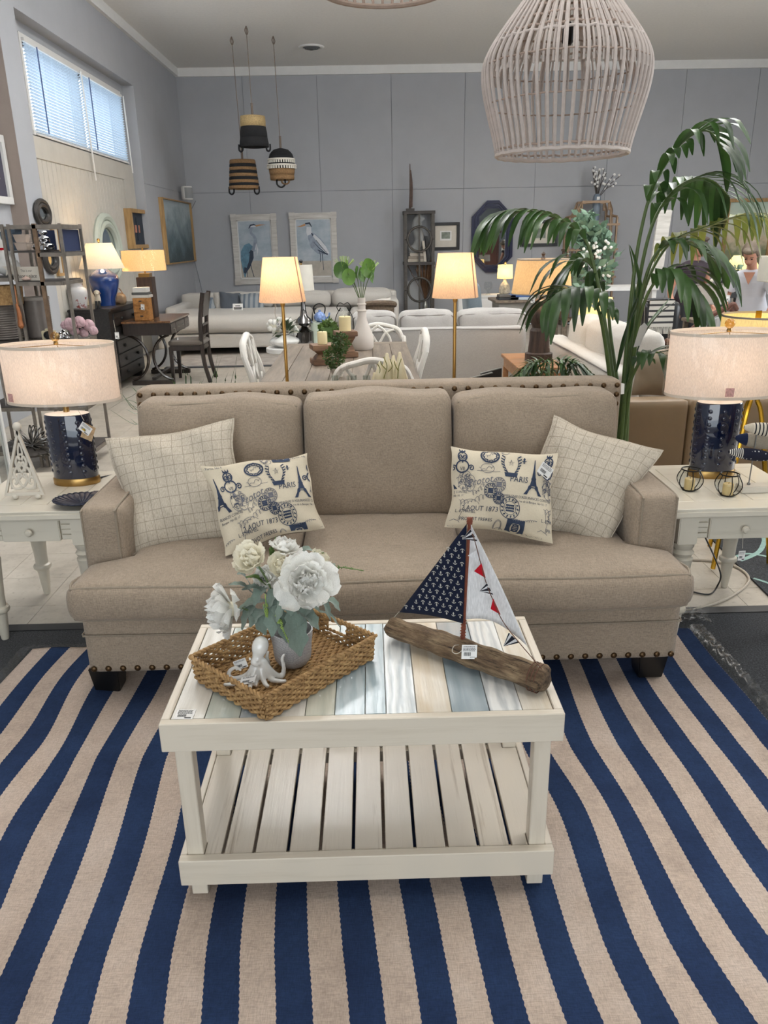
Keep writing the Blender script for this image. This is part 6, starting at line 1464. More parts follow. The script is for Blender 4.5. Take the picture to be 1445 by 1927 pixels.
r0=(aY(1072,553,YWL).x-aY(960,553,YWL).x)/2;r1=(aY(1064,487,YWL).x-aY(968,487,YWL).x)/2;shade_lathe(tl,x,YWL,zz(553),zz(487),r0,r1,m_burlap,trim=m_tape);bulb('lamp_bulb',(x,YWL,zz(522)),6.0,(1,.76,.5),.05);MB().lathe((x,YWL,zz(487)-.01),[(.01,0),(.018,.015),(.01,.03),(.016,.045),(.006,.06)],12).build('finial',m_turn,tl);price_tag(tl,aY(998,570,YWL-.24),(1,0,-.1),(.1,0,1),.03,.05,None,1)
# ================================================================ GOLD LAMP RIGHT
YGL=3.42;x=aY(1432,640,YGL).x;gl_=thing('gold_lamp','gold tripod lamp with glowing yellow shade behind the right navy lamp','lamp',(x,YGL,0));zz=lambda v:aY(1432,v,YGL).z;r1=aY(1432,610,YGL).x-aY(1360,600,YGL).x
m_gold=plain('gold_leaf_metal','C69A34',.25,.95,.1);m_yel=shadecloth('yellow_lit_shade','E9D9A6',.35,300)
shade_lathe(gl_,x,YGL,zz(690),zz(592),r1*1.03,r1,m_yel,trim=m_tape);bulb('lamp_bulb',(x,YGL,zz(640)),2.4,(1,.72,.3),.05)
for k in range(3):
 a=radians(100+120*k);MB().tube(bez([(x,YGL,zz(690)+.05),(x+.015*cos(a),YGL+.015*sin(a),zz(745)),(x+.05*cos(a),YGL+.05*sin(a),zz(790)),(x+.14*cos(a),YGL+.14*sin(a),.2),(x+.17*cos(a),YGL+.17*sin(a),.012)],6),.011,8).build('leg',m_gold,gl_)
MB().box(x-.055,x-.03,YGL-r1*.2,YGL-r1*.2+.004,zz(600)-.02,zz(583)).build('ribbon_tab',m_gold,gl_,smooth=False)
MB().tube([(x+.1*cos(k*pi/8),YGL+.1*sin(k*pi/8),.35)for k in range(16)],.005,6,closed=True).build('tie_ring',m_gold,gl_)
# ================================================================ FAR LEFT: LANTERN AND STEEL SHELVES
m_steel=plain('weathered_steel','857D74',.4,.75,.25,14);m_shelfw=wood('grey_shelf_board','2E2A27','4A4541',0,8,.6,.1)
YLN=4.4;p=aY(-12,930,YLN);ln_=thing('floor_lantern','tall white wooden lantern at the left edge behind the end table','lantern',(p.x,YLN,0));x=p.x
zt=aY(0,616,YLN).z
for w,z0,z1_ in((.13,.001,.05),(.115,.05,.10),(.10,.10,.14),(.12,zt-.2,zt-.15),(.09,zt-.15,zt-.06),(.05,zt-.06,zt)):MB().box(x-w,x+w,YLN-w,YLN+w,z0,z1_).build('tier',m_white,ln_,smooth=False,bev=.006)
for sx_ in(-1,1):
 for sy_ in(-1,1):MB().box(x+sx_*.08-.012,x+sx_*.08+.012,YLN+sy_*.08-.012,YLN+sy_*.08+.012,.14,zt-.2).build('post',m_white,ln_,smooth=False)
for sx_ in(-1,1):MB().box(x+sx_*.08-.002,x+sx_*.08+.002,YLN-.068,YLN+.068,.14,zt-.2).build('pane',m_cglass,ln_,smooth=False)
YS=5.4;DS=.38
def S_(u,v,d=0.0):q=aY(u,v,YS+d);return q
xa,xb=S_(14,420).x,S_(112,425).x;ztp=S_(60,421).z
sh1=thing('steel_shelf','weathered steel open shelf unit against the left wall, right bay','shelf',((xa+xb)/2,YS+DS/2,0))
xm=S_(64,425).x
for x in(xa,xb):
 for y in(YS,YS+DS):MB().box(x-.009,x+.009,y-.009,y+.009,.001,ztp).build('post',m_steel,sh1,smooth=False)
z1_,z2_,z3_,z4_=S_(90,474).z,S_(60,529).z,S_(90,642).z,S_(60,765).z
MB().box(xm-.012,xm+.012,YS-.012,YS+.012,z3_,ztp).build('centre_post',plain('rusted_steel','7A6450',.5,.5,.3,20),sh1,smooth=False)
for(a,b,z)in((xa,xb,ztp),(xm,xb,z1_),(xa,xm+.12,z2_),(xa,xb,z3_),(xa,xb,z4_),(xa,xb,.12)):
 MB().box(a,b,YS-.012,YS+.012,z-.03,z-.006).box(a,b,YS+DS-.012,YS+DS+.012,z-.03,z-.006).box(a-.012,a+.012,YS,YS+DS,z-.03,z-.006).box(b-.012,b+.012,YS,YS+DS,z-.03,z-.006).build('rail',m_steel,sh1,smooth=False)
 if z<ztp:MB().box(a,b,YS,YS+DS,z-.006,z).build('shelf_board',m_shelfw,sh1,smooth=False)
m_blueb=plain('navy_cubby_lining','0F2044',.6)
MB().box(xm+.02,xb-.015,YS+DS-.012,YS+DS-.002,z1_+.001,ztp-.035).box(xb-.024,xb-.016,YS+.02,YS+DS-.012,z1_+.001,ztp-.035).build('cubby_lining',m_blueb,sh1,smooth=False)
MB().box(xa,xm,YS+.02,YS+DS,S_(40,472).z-.012,S_(40,472).z).build('shelf_board',m_shelfw,sh1,smooth=False);zc0=S_(40,472).z
MB().box(xa+.015,xm-.015,YS+DS-.012,YS+DS-.002,zc0+.001,ztp-.035).build('cubby_lining',m_blueb,sh1,smooth=False)
xl=xa-(xb-xa)-.06
sh2=thing('steel_shelf','weathered steel open shelf unit cut by the left edge of the picture','shelf',((xa+xl)/2,YS+DS/2,0))
for x in(xl,xa-.04):
 for y in(YS,YS+DS):MB().box(x-.009,x+.009,y-.009,y+.009,.001,ztp).build('post',m_steel,sh2,smooth=False)
for z in(ztp,z2_+.03,z3_,z4_,.12):
 MB().box(xl,xa-.05,YS-.012,YS+.012,z-.03,z-.006).box(xl,xa-.05,YS+DS-.012,YS+DS+.012,z-.03,z-.006).build('rail',m_steel,sh2,smooth=False)
 if z<ztp:MB().box(xl,xa-.05,YS+.012,YS+DS-.012,z-.02,z).build('shelf_board',m_shelfw,sh2,smooth=False)
# contents
def pt(u,v,d=.15):return aY(u,v,YS+d)
def onz(u,z,d):q=aY(u,500,YS+d);return Vector((aY(u,500,YS+d).x,YS+d,z))
for k,(v0,v1_)in enumerate(((438,450),(450,467))):
 pass
q=onz(50,zc0,.12);H=(ztp-zc0)*.62
for k in range(2):
 b_=thing('planter_bucket','cream square planter in the upper left cubby, '+('lower of two nested' if k==0 else 'upper of two nested'),'planter',(q.x,q.y,zc0+k*H*.42));z0=zc0+.001+k*H*.5;MB().hexa([Vector((q.x+a*w,q.y+c_*w,z))for z,w in((z0,.032),(z0+H*.46,.042))for a,c_ in((-1,-1),(1,-1),(1,1),(-1,1))]).build('body',plain('blush_white_tin','C9B8AA',.5),b_,smooth=False,bev=.003);MB().box(q.x-.044,q.x+.044,q.y-.044,q.y+.044,z0+H*.46+.0003,z0+H*.49).build('rim',plain('blush_white_tin','C9B8AA',.5),b_,smooth=False)
q=onz(32,zc0,.2);bk=thing('storage_box','blue-grey box in the upper left cubby of the steel shelf','box',(q.x,q.y,zc0));MB().box(q.x-.06,q.x+.045,q.y-.05,q.y+.05,zc0+.001,zc0+.11).build('body',plain('slate_blue_card','4A5866',.7),bk,smooth=False);MB().box(q.x-.063,q.x+.048,q.y-.053,q.y+.053,zc0+.1105,zc0+.135).build('lid',plain('slate_blue_card','4A5866',.7),bk,smooth=False)
q=onz(90,z1_,.16);bs=thing('silver_figurine','silver seated figurine in the blue-lined cubby','figurine',(q.x,q.y,z1_));H=(ztp-z1_)*.78
MB().lathe((q.x,q.y,z1_),[(.055,.001),(.058,.02),(.04,.05),(.032,.08),(.04,H*.55),(.034,H*.68),(.014,H*.74),(.014,H*.78),(.026,H*.84),(.029,H*.92),(.02,H*.99),(.001,H)],20).ball((q.x-.04,q.y-.03,z1_+.035),(.03,.05,.022),12,8).ball((q.x+.04,q.y-.03,z1_+.035),(.03,.05,.022),12,8).build('body',m_chrome,bs,ang=180)
q=onz(74,z2_,.06);MBx=aY(28,530,YS+.06).x;MBy=aY(79,527,YS+.06).x;hz=pt(50,502,.06).z
sg=thing('word_sign','white block sign reading This is our happy place on the steel shelf','sign',((MBx+MBy)/2,YS+.06,z2_));MB().box(MBx,MBy,YS+.05,YS+.075,z2_+.001,hz).build('board',m_chalk,sg,smooth=False)
mb=MB()
for txt,zf,sz,sh in(('This is our',.72,.26,.1),('happy place',.34,.4,.3)):
 vs,fs=glyphs(txt,sh);s_=(hz-z2_)*sz;mb.add([Vector(((MBx+MBy)/2+a*s_*.75,YS+.0492,z2_+(hz-z2_)*zf+b_*s_))for a,b_ in vs],fs)
mb.build('lettering',m_bar,sg,smooth=False)
q=onz(44,z2_,.02);tag(MB().ball((q.x,q.y+.01,z2_+.014),(.03,.022,.013),14,8).lathe((q.x,q.y+.01,z2_+.02),[(.012,0),(.006,.012),(.001,.014)],10).build('seashell',plain('pink_white_shell','C9AFA2',.5,var=.2,sc=40),None),'small pinkish seashell in front of the white word sign','shell')
# stacks of ribbed dark bowls
for nm,u,z,n,r in(('left',20,z3_,15,.135),('right',52,z3_,13,.105)):
 pass
m_ribw=plain('grey_ribbed_metal','77706A',.45,.4,.1)
for lab,u,d,r,hz_ in(('large ribbed grey bin on the left steel shelf',-12,.19,.13,566),('smaller ribbed grey bin on the right steel shelf, behind the hanging orange tool',56,.27,.09,562)):
 q=onz(u,z3_,d);t=thing('ribbed_bin',lab,'bin',(q.x,q.y,z3_));zt_=pt(u,hz_,d).z;n=17;pr=[]
 for k in range(n):z=z3_+.002+(zt_-z3_)*k/n;pr+=[(r*(.92+.06*k/n),z),(r*(.96+.06*k/n),z+(zt_-z3_)/n*.5)]
 MB().lathe((q.x,q.y,0),pr,28).build('body',m_ribw,t,ang=60);MB().lathe((q.x,q.y,zt_),[(r*1.03,-.01),(r*1.05,0),(r*1.03,.012),(r*.9,.012)],28).build('rim',plain('pale_bin_rim','9A938B',.6),t)
q=onz(8,z2_+.03,.15);hs=thing('woven_basket','tan woven basket on the left steel shelf below the white swan','basket',(q.x,q.y,z3_+.3));INV[hs.name]=Matrix.Translation((q.x,q.y,z3_+.3)).inverted()
MB().lathe((q.x-.02,q.y,0),[(.1,z2_-.155),(.11,z2_-.06),(.112,z2_-.03),(.1,z2_-.03),(.095,z2_-.14)],24).build('body',m_rope,hs)
# white bird figure with a red band, left edge
q=onz(6,z2_+.03,.15);zb_=z2_+.031;br=thing('bird_figure','white bird figure with a red collar on the left steel shelf','figurine',(q.x,q.y,zb_));MB().tube(bez([(q.x+.05,q.y,zb_+.07),(q.x+.02,q.y,zb_+.12),(q.x,q.y,zb_+.2),(q.x-.01,q.y,zb_+.27),(q.x+.015,q.y,zb_+.3),(q.x+.045,q.y,zb_+.28)],5),[.055]*4+[.045]*4+[.032]*4+[.025]*6+[.022]*4+[.018,.014,.012,.01][:4],12).ball((q.x+.03,q.y,zb_+.06),(.085,.06,.06),16,10).build('body',m_cer,br,ang=180);MB().lathe((q.x-.004,q.y,zb_+.165),[(.047,0),(.048,.015),(.04,.015)],20).build('red_collar',m_redc,br)
q=onz(17,z2_+.03,.04);st=thing('starfish','white starfish leaning in front of the white bird figure','ornament',(q.x,q.y,z2_+.03));zc_=zb_+.055;pts=[(.055*(1 if k%2==0 else .4)*cos(pi/2+k*pi/5),.055*(1 if k%2==0 else .4)*sin(pi/2+k*pi/5))for k in range(10)];MB().prism(pts,(q.x,q.y,zc_-.008),(1,0,0),(0,.15,1),(0,.012,0)).build('arms',m_chalk,st,smooth=False,bev=.003)
# camera, silver bits, orange tool, flowers on the lower shelf
q=onz(72,z3_,.08);cmr=thing('toy_camera','cream vintage camera on the lower steel shelf','camera',(q.x,q.y,z3_));MB().box(q.x-.045,q.x+.045,q.y-.02,q.y+.02,z3_+.001,z3_+.062).box(q.x-.02,q.x+.02,q.y-.018,q.y+.018,z3_+.062,z3_+.076).build('body',m_crmc,cmr,smooth=False,bev=.004);MB().lathe((q.x,q.y-.018,z3_+.034),[(.027,0),(.027,.014),(.022,.026),(.016,.026),(.014,.016)],20,q=Matrix.Rotation(radians(90),3,'X')).build('lens',m_black,cmr)
for k,(u,d,r)in enumerate(((86,.1,.022),(93,.07,.02),(100,.12,.024),(107,.08,.018))):
 q=onz(u,z3_,d);t=thing('silver_trinket',('round tarnished trinket right beside the cream camera','small bright silver trinket second from the cream camera','larger silver trinket third from the cream camera','smallest silver trinket farthest from the cream camera')[k],'trinket',(q.x,q.y,z3_));MB().lathe((q.x,q.y,z3_),[(r*.8,.001),(r,r*.6),(r*.7,r*1.6),(r*.3,r*1.9),(r*.5,r*2.3),(.001,r*2.7)],14).build('body',m_chrome if k else m_silv,t)
ht_=aY(31,572,YS-.03);ht_y=z2_-.03;tag(MB().tube([Vector((ht_.x,YS-.014,ht_y)),Vector((ht_.x,YS-.02,ht_.z))],.004,5).tube(bez([aY(31,572,YS-.03),aY(36,590,YS-.04),aY(38,606,YS-.04),aY(41,618,YS-.04)],5),[.009,.01,.012,.013,.013,.015,.016,.016,.015,.015,.017,.018,.02,.02,.016,.01][:16],10).build('hanging_tool',plain('copper_orange_handle','9A6038',.4,.3,.2),None),'copper-orange handled tool hanging on the front of the steel shelf','tool')
q=onz(118,z3_,.12);pf_=thing('pink_flowers','bunch of pale pink silk flowers lying on the steel shelf end','flowers',(q.x,q.y,z3_));m_pink=shadecloth('pale_pink_petal','D9BAC0',.3,60)
for k,(u,v,r)in enumerate(((132,610,14),(150,606,13),(168,612,13),(176,622,10),(140,622,11),(158,626,10),(122,612,9))):
 c=aY(u,v,YS+.05+.04*(k%3));rad=r*YS/1458;cr=MB().ball(c,(rad*.8,rad*.8,rad*.7),12,8).build('flower',m_pink,pf_,ang=180)
 for j in range(9):a=j*2.4;d=Vector((cos(a)*sin(.5+j*.12),-.4-.3*sin(j),sin(a)*sin(.5+j*.12))).normalized();MB().ball(c+d*rad*.55,(rad*.5,rad*.5,rad*.32),10,6,d.to_track_quat('Z','Y').to_matrix()).build('petal',m_pink,cr,ang=180)
MB().tube(bez([Vector((q.x-.2,q.y,z3_+.012)),Vector((q.x-.05,q.y,z3_+.012)),aY(140,626,YS+.06)],5),.004,5).build('stem',m_stem,pf_)
q=aY(60,838,YS-.1);sf=thing('silver_burst','silver ribbon-petal burst ornament on the bottom of the steel shelf','ornament',(q.x,q.y,.12));cz=q.z;m_dsil=plain('tarnished_silver','8E8C88',.25,.95)
rr=random.Random(8)
for k in range(34):
 a=rr.uniform(0,2*pi);e=rr.uniform(-.9,.9);d=Vector((cos(a)*cos(e),sin(a)*cos(e)*.6-.2,sin(e))).normalized();s=d.cross(Vector((.3,.2,1))).normalized();R_=.14
 MB().tube(bez([q+d*.02,q+d*R_*.6+s*.022,q+d*R_,q+d*R_*.6-s*.022,q+d*.02],4),.006,5,flat=.4).build('loop',m_dsil,sf)
MB().lathe((q.x,q.y,0),[(.10,.121),(.12,.14),(.1,.16),(.03,.17),(.02,cz-.02)],18).build('base',m_shelfw,sf)
for k in range(2):
 q=onz(18+16*k,z4_,.12);t=thing('slatted_crate',('dark slatted crate low on the steel shelf, left' if k==0 else 'dark slatted crate low on the steel shelf, right'),'crate',(q.x,q.y,z4_));w,h=.085,.2
 for j in range(4):MB().box(q.x-w,q.x+w,q.y-.1,q.y-.088,z4_+.002+j*h/4,z4_+.002+(j+.85)*h/4).build('slat',m_shelfw,t,smooth=False);MB().box(q.x-w,q.x+w,q.y+.088,q.y+.1,z4_+.002+j*h/4,z4_+.002+(j+.85)*h/4).build('slat',m_shelfw,t,smooth=False)
 for s in(-1,1):MB().box(q.x+s*w-.006,q.x+s*w+.006,q.y-.088,q.y+.088,z4_+.002,z4_+h).build('end_panel',m_shelfw,t,smooth=False)
# ================================================================ LEFT WALL THINGS
def wall_frame(name,label,cat,X,y0,y1,z0,z1,fw,fmat,art,inner=None,depth=.03,side=1):
 """frame hung on a wall facing +X"""
 t=thing(name,label,cat,(X,(y0+y1)/2,(z0+z1)/2))
 for a in((y0,y1,z1-fw,z1),(y0,y1,z0,z0+fw),(y0,y0+fw,z0+fw,z1-fw),(y1-fw,y1,z0+fw,z1-fw)):MB().box(X,X+depth,*a).build('frame_rail',fmat,t,smooth=False,bev=.002,seg=1)
 MB().box(X+.002,X+depth*.5,y0+fw,y1-fw,z0+fw,z1-fw).build('art',art,t,smooth=False)
 if inner:MB().box(X+depth*.5,X+depth*.55,y0+inner[0],y1-inner[0],z0+inner[1],z1-inner[1]).build('motif',inner[2],t,smooth=False)
 return t
def seamat():
 m,t,b=nt('stormy_sea_painting');v=coords(t);sx_=t.nodes.new('ShaderNodeSeparateXYZ');t.links.new(v,sx_.inputs[0]);f=noise(t,coords(t,(1,1.2,1.6)),2.6,7,.65)
 k=t.nodes.new('ShaderNodeMath');k.operation='MULTIPLY_ADD';k.inputs[1].default_value=.55;k.inputs[2].default_value=.28;t.links.new(sx_.outputs[2],k.inputs[0]);a=t.nodes.new('ShaderNodeMath');a.operation='MULTIPLY_ADD';a.inputs[1].default_value=.55;t.links.new(f,a.inputs[0]);t.links.new(k.outputs[0],a.inputs[2])
 t.links.new(ramp(t,a.outputs[0],[(.22,lin('3F565B')),(.33,lin('2B3C42')),(.44,lin('4E6066')),(.6,lin('77878C')),(.75,lin('A3AFB2')),(.95,lin('8D9AA0'))]),b.inputs['Base Color']);b.inputs['Roughness'].default_value=.5;return m
m_oak=wood('light_oak_frame','8A6B42','B08E5E',2,8,.5,.1)
wall_frame('sea_painting','large stormy sea painting in a thin oak frame near the back corner','painting',XP,aX(297,371,XP).y,aX(352,382,XP).y,aX(313,498,XP).z,aX(297,371,XP).z,.02,m_oak,seamat(),depth=.07)
m_navm=plain('dark_blue_mat','27303C',.7);m_pic=plain('peach_print','A86F58',.7,var=.35,sc=40)
y0,y1=aX(229,392,XL).y,aX(259,395,XL).y;z0,z1=aX(245,468,XL).z,aX(229,392,XL).z
pw_=wall_frame('framed_print','gold-framed dark print with a peach motif on the plank wall','picture',XL+.018,y0,y1,z0,z1,.05,m_oak,m_navm,(.26,.3,m_pic),depth=.1)
MB().box(XL+.074,XL+.076,y0+.34,y1-.34,z0+.4,z1-.4).build('motif',m_navm,pw_,smooth=False)
for k,(u0,v0,u1,v1_)in enumerate(((262,392,272,442),(264,448,276,470))):wall_frame('wall_picture',('tall narrow white frame right of the gold-framed print' if k==0 else 'small white frame below the tall narrow white frame'),'picture',XL+.021,aX(u0,v0,XL).y,aX(u1,v0,XL).y,aX(u0,v1_,XL).z,aX(u0,v0,XL).z,.05,m_white,plain('grey_print','8B8F94',.7),depth=.05)
wall_frame('wall_picture','white framed picture cut by the left edge of the photo','picture',XL,aX(0,330,XL).y-.6,aX(18,390,XL).y,aX(18,392,XL).z+.03,aX(0,290,XL).z+.15,.06,m_white,plain('dark_plum_print','3B3847',.7),(.16,.2,plain('pale_mat','B5B3B4',.8)),depth=.05)
def oval(name,label,cat,c,ry,rz_,w,fmat,gmat,rings=1):
 t=thing(name,label,cat,tuple(c));n=44
 for k in range(rings):MB().tube([c+Vector((.02,(ry-k*w*1.1)*cos(2*pi*j/n),(rz_-k*w*1.1)*sin(2*pi*j/n)))for j in range(n)],w*.6,8,closed=True).build('frame_ring',fmat,t)
 MB().lathe(c+Vector((.004,0,0)),[(1,0),(1,.006)],n,q=Matrix(((0,0,1),(ry-rings*w*.8,0,0),(0,rz_-rings*w*.8,0)))).build('glass',gmat,t)
 return t
m_mir=plain('mirror_glass','B9C2C6',.02,1.0,0)
c0=aX(198,468,XL);oval('oval_mirror','pale green oval mirror hung on the plank wall behind the blue lamp','mirror',Vector((XL+.02,c0.y,c0.z)),(aX(222,470,XL).y-aX(176,470,XL).y)/2*.92,aX(195,408,XL).z-c0.z,.075,plain('pale_green_frame','B4BCB0',.5),m_mir,2)
m_coll=plain('dark_leather_collar','2F2B28',.5)
for k,(u,v,hw,hh)in enumerate(((76,402,13,24),(91,487,12,26))):
 c0=aX(u,v,XP);oval('collar_mirror',('dark oval collar mirror above the steel shelf' if k==0 else 'dark oval collar mirror seen through the steel shelf'),'mirror',Vector((XP+.004,c0.y,c0.z)),max(.1,(aX(u+hw,v,XP).y-aX(u-hw,v,XP).y)/2),aX(u,v-hh,XP).z-c0.z,.035,m_coll,m_mir,2)
wall_frame('small_frame','small tan framed panel on the pier behind the collar mirrors','picture',XL+.021,aX(100,500,XL).y,aX(112,500,XL).y,aX(105,520,XL).z,aX(100,425,XL).z,.03,m_oak,m_cream,depth=.03)
# black chest
cx0,cx1,cy0,cy1=-3.14,-2.71,8.4,9.48;zct=aX(218,578,-2.71).z
bc_=thing('black_chest','black distressed chest of drawers below the blue lamp','chest of drawers',((cx0+cx1)/2,(cy0+cy1)/2,0));m_blkd=wood('distressed_black_paint','0F0E0E','2C2724',1,9,.4,.15,'55493F',.0005,.2,.4,.68)
MB().box(cx0,cx1-.012,cy0,cy1,.07,zct-.03).build('carcass',m_blkd,bc_,smooth=False,bev=.004);MB().box(cx0,cx1+.02,cy0-.025,cy1+.025,zct-.0295,zct).build('top',m_blkd,bc_,smooth=False,bev=.006)
nz=5
for k in range(nz):
 h=(zct-.14)/nz;d=MB().box(cx1-.011,cx1+.006,cy0+.12,cy1-.04,.09+k*h,.09+(k+.93)*h).build('drawer',m_blkd,bc_,smooth=False,bev=.004)
 for y in(cy0+.35,cy1-.27):MB().ball((cx1+.016,y,.09+(k+.47)*h),(.012,.018,.018),10,8).build('knob',m_black,d)
for y in(cy0+.03,cy1-.1):MB().box(cx0,cx1-.02,y,y+.07,.001,.07).build('foot',m_blkd,bc_,smooth=False)
MB().tube([(cx1+.01,cy0+.07,zct-.12),(cx1+.02,cy0+.06,zct-.24)],.0025,4).build('tag_string',m_twine,bc_);price_tag(bc_,(cx1+.02,cy0+.02,zct-.31),(.3,.9,-.1),(0,.1,1),.07,.07,None,1)
# blue lamp
def far_lamp(name,label,u,v,Y,zb_,prof_px,mat,shade_px,smat,power,colr=(1,.72,.42),fin=m_brass,n=30,sq=1,trim=None):
 x=aY(u,v,Y).x;t=thing(name,label,'lamp',(x,Y,zb_));s=(aY(u+10,v,Y).x-aY(u-10,v,Y).x)/20;zz=lambda v_:aY(u,v_,Y).z
 MB().lathe((x,Y,0),[(prof_px[0][0]*s,zb_+.001)]+[(r*s,zz(v_))for r,v_ in prof_px[1:]],n).build('body',mat,t,ang=40)
 (r0,v0),(r1,v1_)=shade_px;MB().tube([(x,Y,zz(prof_px[-1][1])),(x,Y,zz(v1_)+.02)],.009,6).build('stem',m_brass,t);shade_lathe(t,x,Y,zz(v0),zz(v1_),r0*s,r1*s,smat,trim=trim);MB().ball((x,Y,zz(v1_)+.03),.018,10,8).build('finial',fin,t)
 if power:bulb('lamp_bulb',(x,Y,(zz(v0)+zz(v1_))/2),power,colr,.05)
 return t,x,zz,s
m_cobalt=plain('cobalt_glaze','14346F',.1,var=.15,sc=6,coat=.8);m_linsh=shadecloth('white_linen_shade','D9CFC0',.25,400)
far_lamp('blue_lamp','round cobalt blue ceramic lamp with white shade on the black chest',200,566,8.9,zct,[(17,0),(18,562),(24,548),(28,528),(27,520),(20,513),(12,509),(9,506)],m_cobalt,((41,505),(23,457)),m_linsh,10)
x=aY(149,576,8.62).x;gj=thing('ginger_jar','white ginger jar with red blossom painting on the black chest','jar',(x,8.62,zct));s=8.3/1458;zz=lambda v:aY(149,v,8.62).z
def jarmat():
 m,t,b=nt('red_blossom_porcelain');f=noise(t,coords(t),9,5,.75);t.links.new(ramp(t,f,[(.5,lin('C5C4C4')),(.57,lin('C5C4C4')),(.6,lin('8C4038')),(.68,lin('7A4A44')),(.72,lin('C0BEBE'))]),b.inputs['Base Color']);b.inputs['Roughness'].default_value=.15;return m
MB().lathe((x,8.62,0),[(14*s,zct+.001),(17*s,zz(562)),(19.5*s,zz(550)),(17*s,zz(543)),(11.5*s,zz(540)),(11.5*s,zz(534)),(12.5*s,zz(533)),(10*s,zz(533.5)),(9*s,zz(545))],28).build('body',jarmat(),gj,ang=50)
x=aY(187,578,8.47).x;dg=thing('dog_figurine','small cream and black dog figurine in front of the blue lamp','figurine',(x,8.47,zct));z=zct
MB().tube(bez([(x-.03,8.47,z+.045),(x-.01,8.47,z+.075),(x,8.46,z+.12),(x,8.45,z+.15)],4),[.035,.036,.036,.035,.034,.032,.03,.028,.026,.024,.024,.024,.024][:13],10).ball((x+.003,8.44,z+.165),(.028,.032,.027),12,8).ball((x+.01,8.41,z+.155),(.014,.016,.012),8,6).build('body',m_crm,dg,ang=180)
for s_ in(-1,1):MB().tube([(x+s_*.02,8.45,z+.18),(x+s_*.034,8.445,z+.15)],[.009,.006],6).build('ear',m_brown,dg);MB().tube([(x+s_*.016,8.44,z+.08),(x+s_*.018,8.43,z+.002)],[.014,.013],8).build('leg',m_black,dg)
MB().box(x-.05,x+.05,8.42,8.52,z+.0005,z+.002).build('base',m_black,dg,smooth=False)
q=aY(225,560,9.1);hb=thing('leather_pouch','small tan slumped pouch right of the blue lamp','bag',(q.x,9.1,zct));MB().soft(q.x-.07,q.x+.07,9.05,9.15,zct+.001,zct+.1,.03,(0,.01,.02),(8,6,6),.01).build('body',m_tanl,hb,ang=180);MB().tube(bez([(q.x-.05,9.1,zct+.1),(q.x,9.1,zct+.17),(q.x+.05,9.1,zct+.1)],6),.006,6).build('strap',m_brown,hb)
# desk
zd=.70;ddx0,ddx1,ddy0,ddy1=-2.68,-2.17,8.68,9.62
dk=thing('writing_desk','espresso writing desk with curved crossed legs beside the black chest','desk',((ddx0+ddx1)/2,(ddy0+ddy1)/2,0));m_dtop=wood('polished_brown_top','4A3220','8A6038',1,6,.22,.1,None,.0003,.5)
MB().box(ddx0-.01,ddx1+.015,ddy0-.015,ddy1+.015,zd-.022,zd).build('top',m_dtop,dk,smooth=False,bev=.004);MB().box(ddx0,ddx1,ddy0,ddy1,zd-.15,zd-.0225).build('drawer_case',m_dkwood,dk,smooth=False,bev=.003)
for a,b in((.02,.24),(.26,.68),(.70,.92)):
 d=MB().box(ddx1+.0005,ddx1+.01,ddy0+a,ddy0+b,zd-.14,zd-.035).build('drawer',m_dkwoodx,dk,smooth=False,bev=.003)
 for y in([(a+b)/2]if b-a<.3 else[a+.1,b-.1]):MB().tube([(ddx1+.011,ddy0+y-.02,zd-.088),(ddx1+.024,ddy0+y,zd-.092),(ddx1+.011,ddy0+y+.02,zd-.088)],.005,6).build('pull',m_silv,d)
for y in(ddy0+.06,ddy1-.08):
 for s in(-1,1):
  xc=(ddx0+ddx1)/2;R_=.24;pts=[Vector((xc+s*(.27-R_*1.0*cos(t)),y,.30+.25*sin(t)))for t in[radians(-78+k*156/20)for k in range(21)]];MB().tube(pts,.022,6,flat=.7).build('curved_leg',m_dkwood,dk)
 MB().box(ddx0+.02,ddx1-.02,y-.025,y+.025,.001,.05).build('foot_bar',m_dkwood,dk,smooth=False,bev=.004)
MB().box((ddx0+ddx1)/2-.02,(ddx0+ddx1)/2+.02,ddy0+.08,ddy1-.1,.05,.08).build('stretcher',m_dkwood,dk,smooth=False);price_tag(dk,(ddx1+.03,ddy0+.16,zd-.27),(.1,1,0),(0,.1,1),.04,.07,None,1);MB().tube([(ddx1+.02,ddy0+.17,zd-.1),(ddx1+.03,ddy0+.18,zd-.2)],.002,4).build('tag_string',m_twine,dk)
# drum lamp on desk
Yd=9.2;x=aY(281,585,Yd).x;dl=thing('drum_lamp','tall dark square-column lamp with glowing wrapped drum shade on the desk','lamp',(x,Yd,zd));zz=lambda v:aY(279,v,Yd).z;s=8.9/1458
MB().box(x-14*s,x+14*s,Yd-14*s,Yd+14*s,zd+.001,zz(521)).build('column',m_turn,dl,smooth=False,bev=.004);MB().box(x-10*s,x+10*s,Yd-10*s,Yd+10*s,zz(521)+.0005,zz(514)).build('cap',m_brass,dl,smooth=False);MB().tube([(x,Yd,zz(514)),(x,Yd,zz(466))],.01,6).build('stem',m_brass,dl)
m_drum=shadecloth('warm_linen_drum','DDC6A0',.32,300);shs=shade_lathe(dl,x,Yd,zz(509),zz(471),39*s,38*s,m_drum);bulb('lamp_bulb',(x,Yd,zz(490)),9,(1,.66,.32),.06)
MB().grid(lambda a,b:Vector((x+(39.5*s+.006*abs(sin(23*a*pi+3*b)))*cos(2*pi*a),Yd+(39.5*s+.006*abs(sin(23*a*pi+3*b)))*sin(2*pi*a),zz(510)+(zz(470)-zz(510))*b)),90,6,cu=True).build('plastic_wrap',m_film,shs,ang=180)
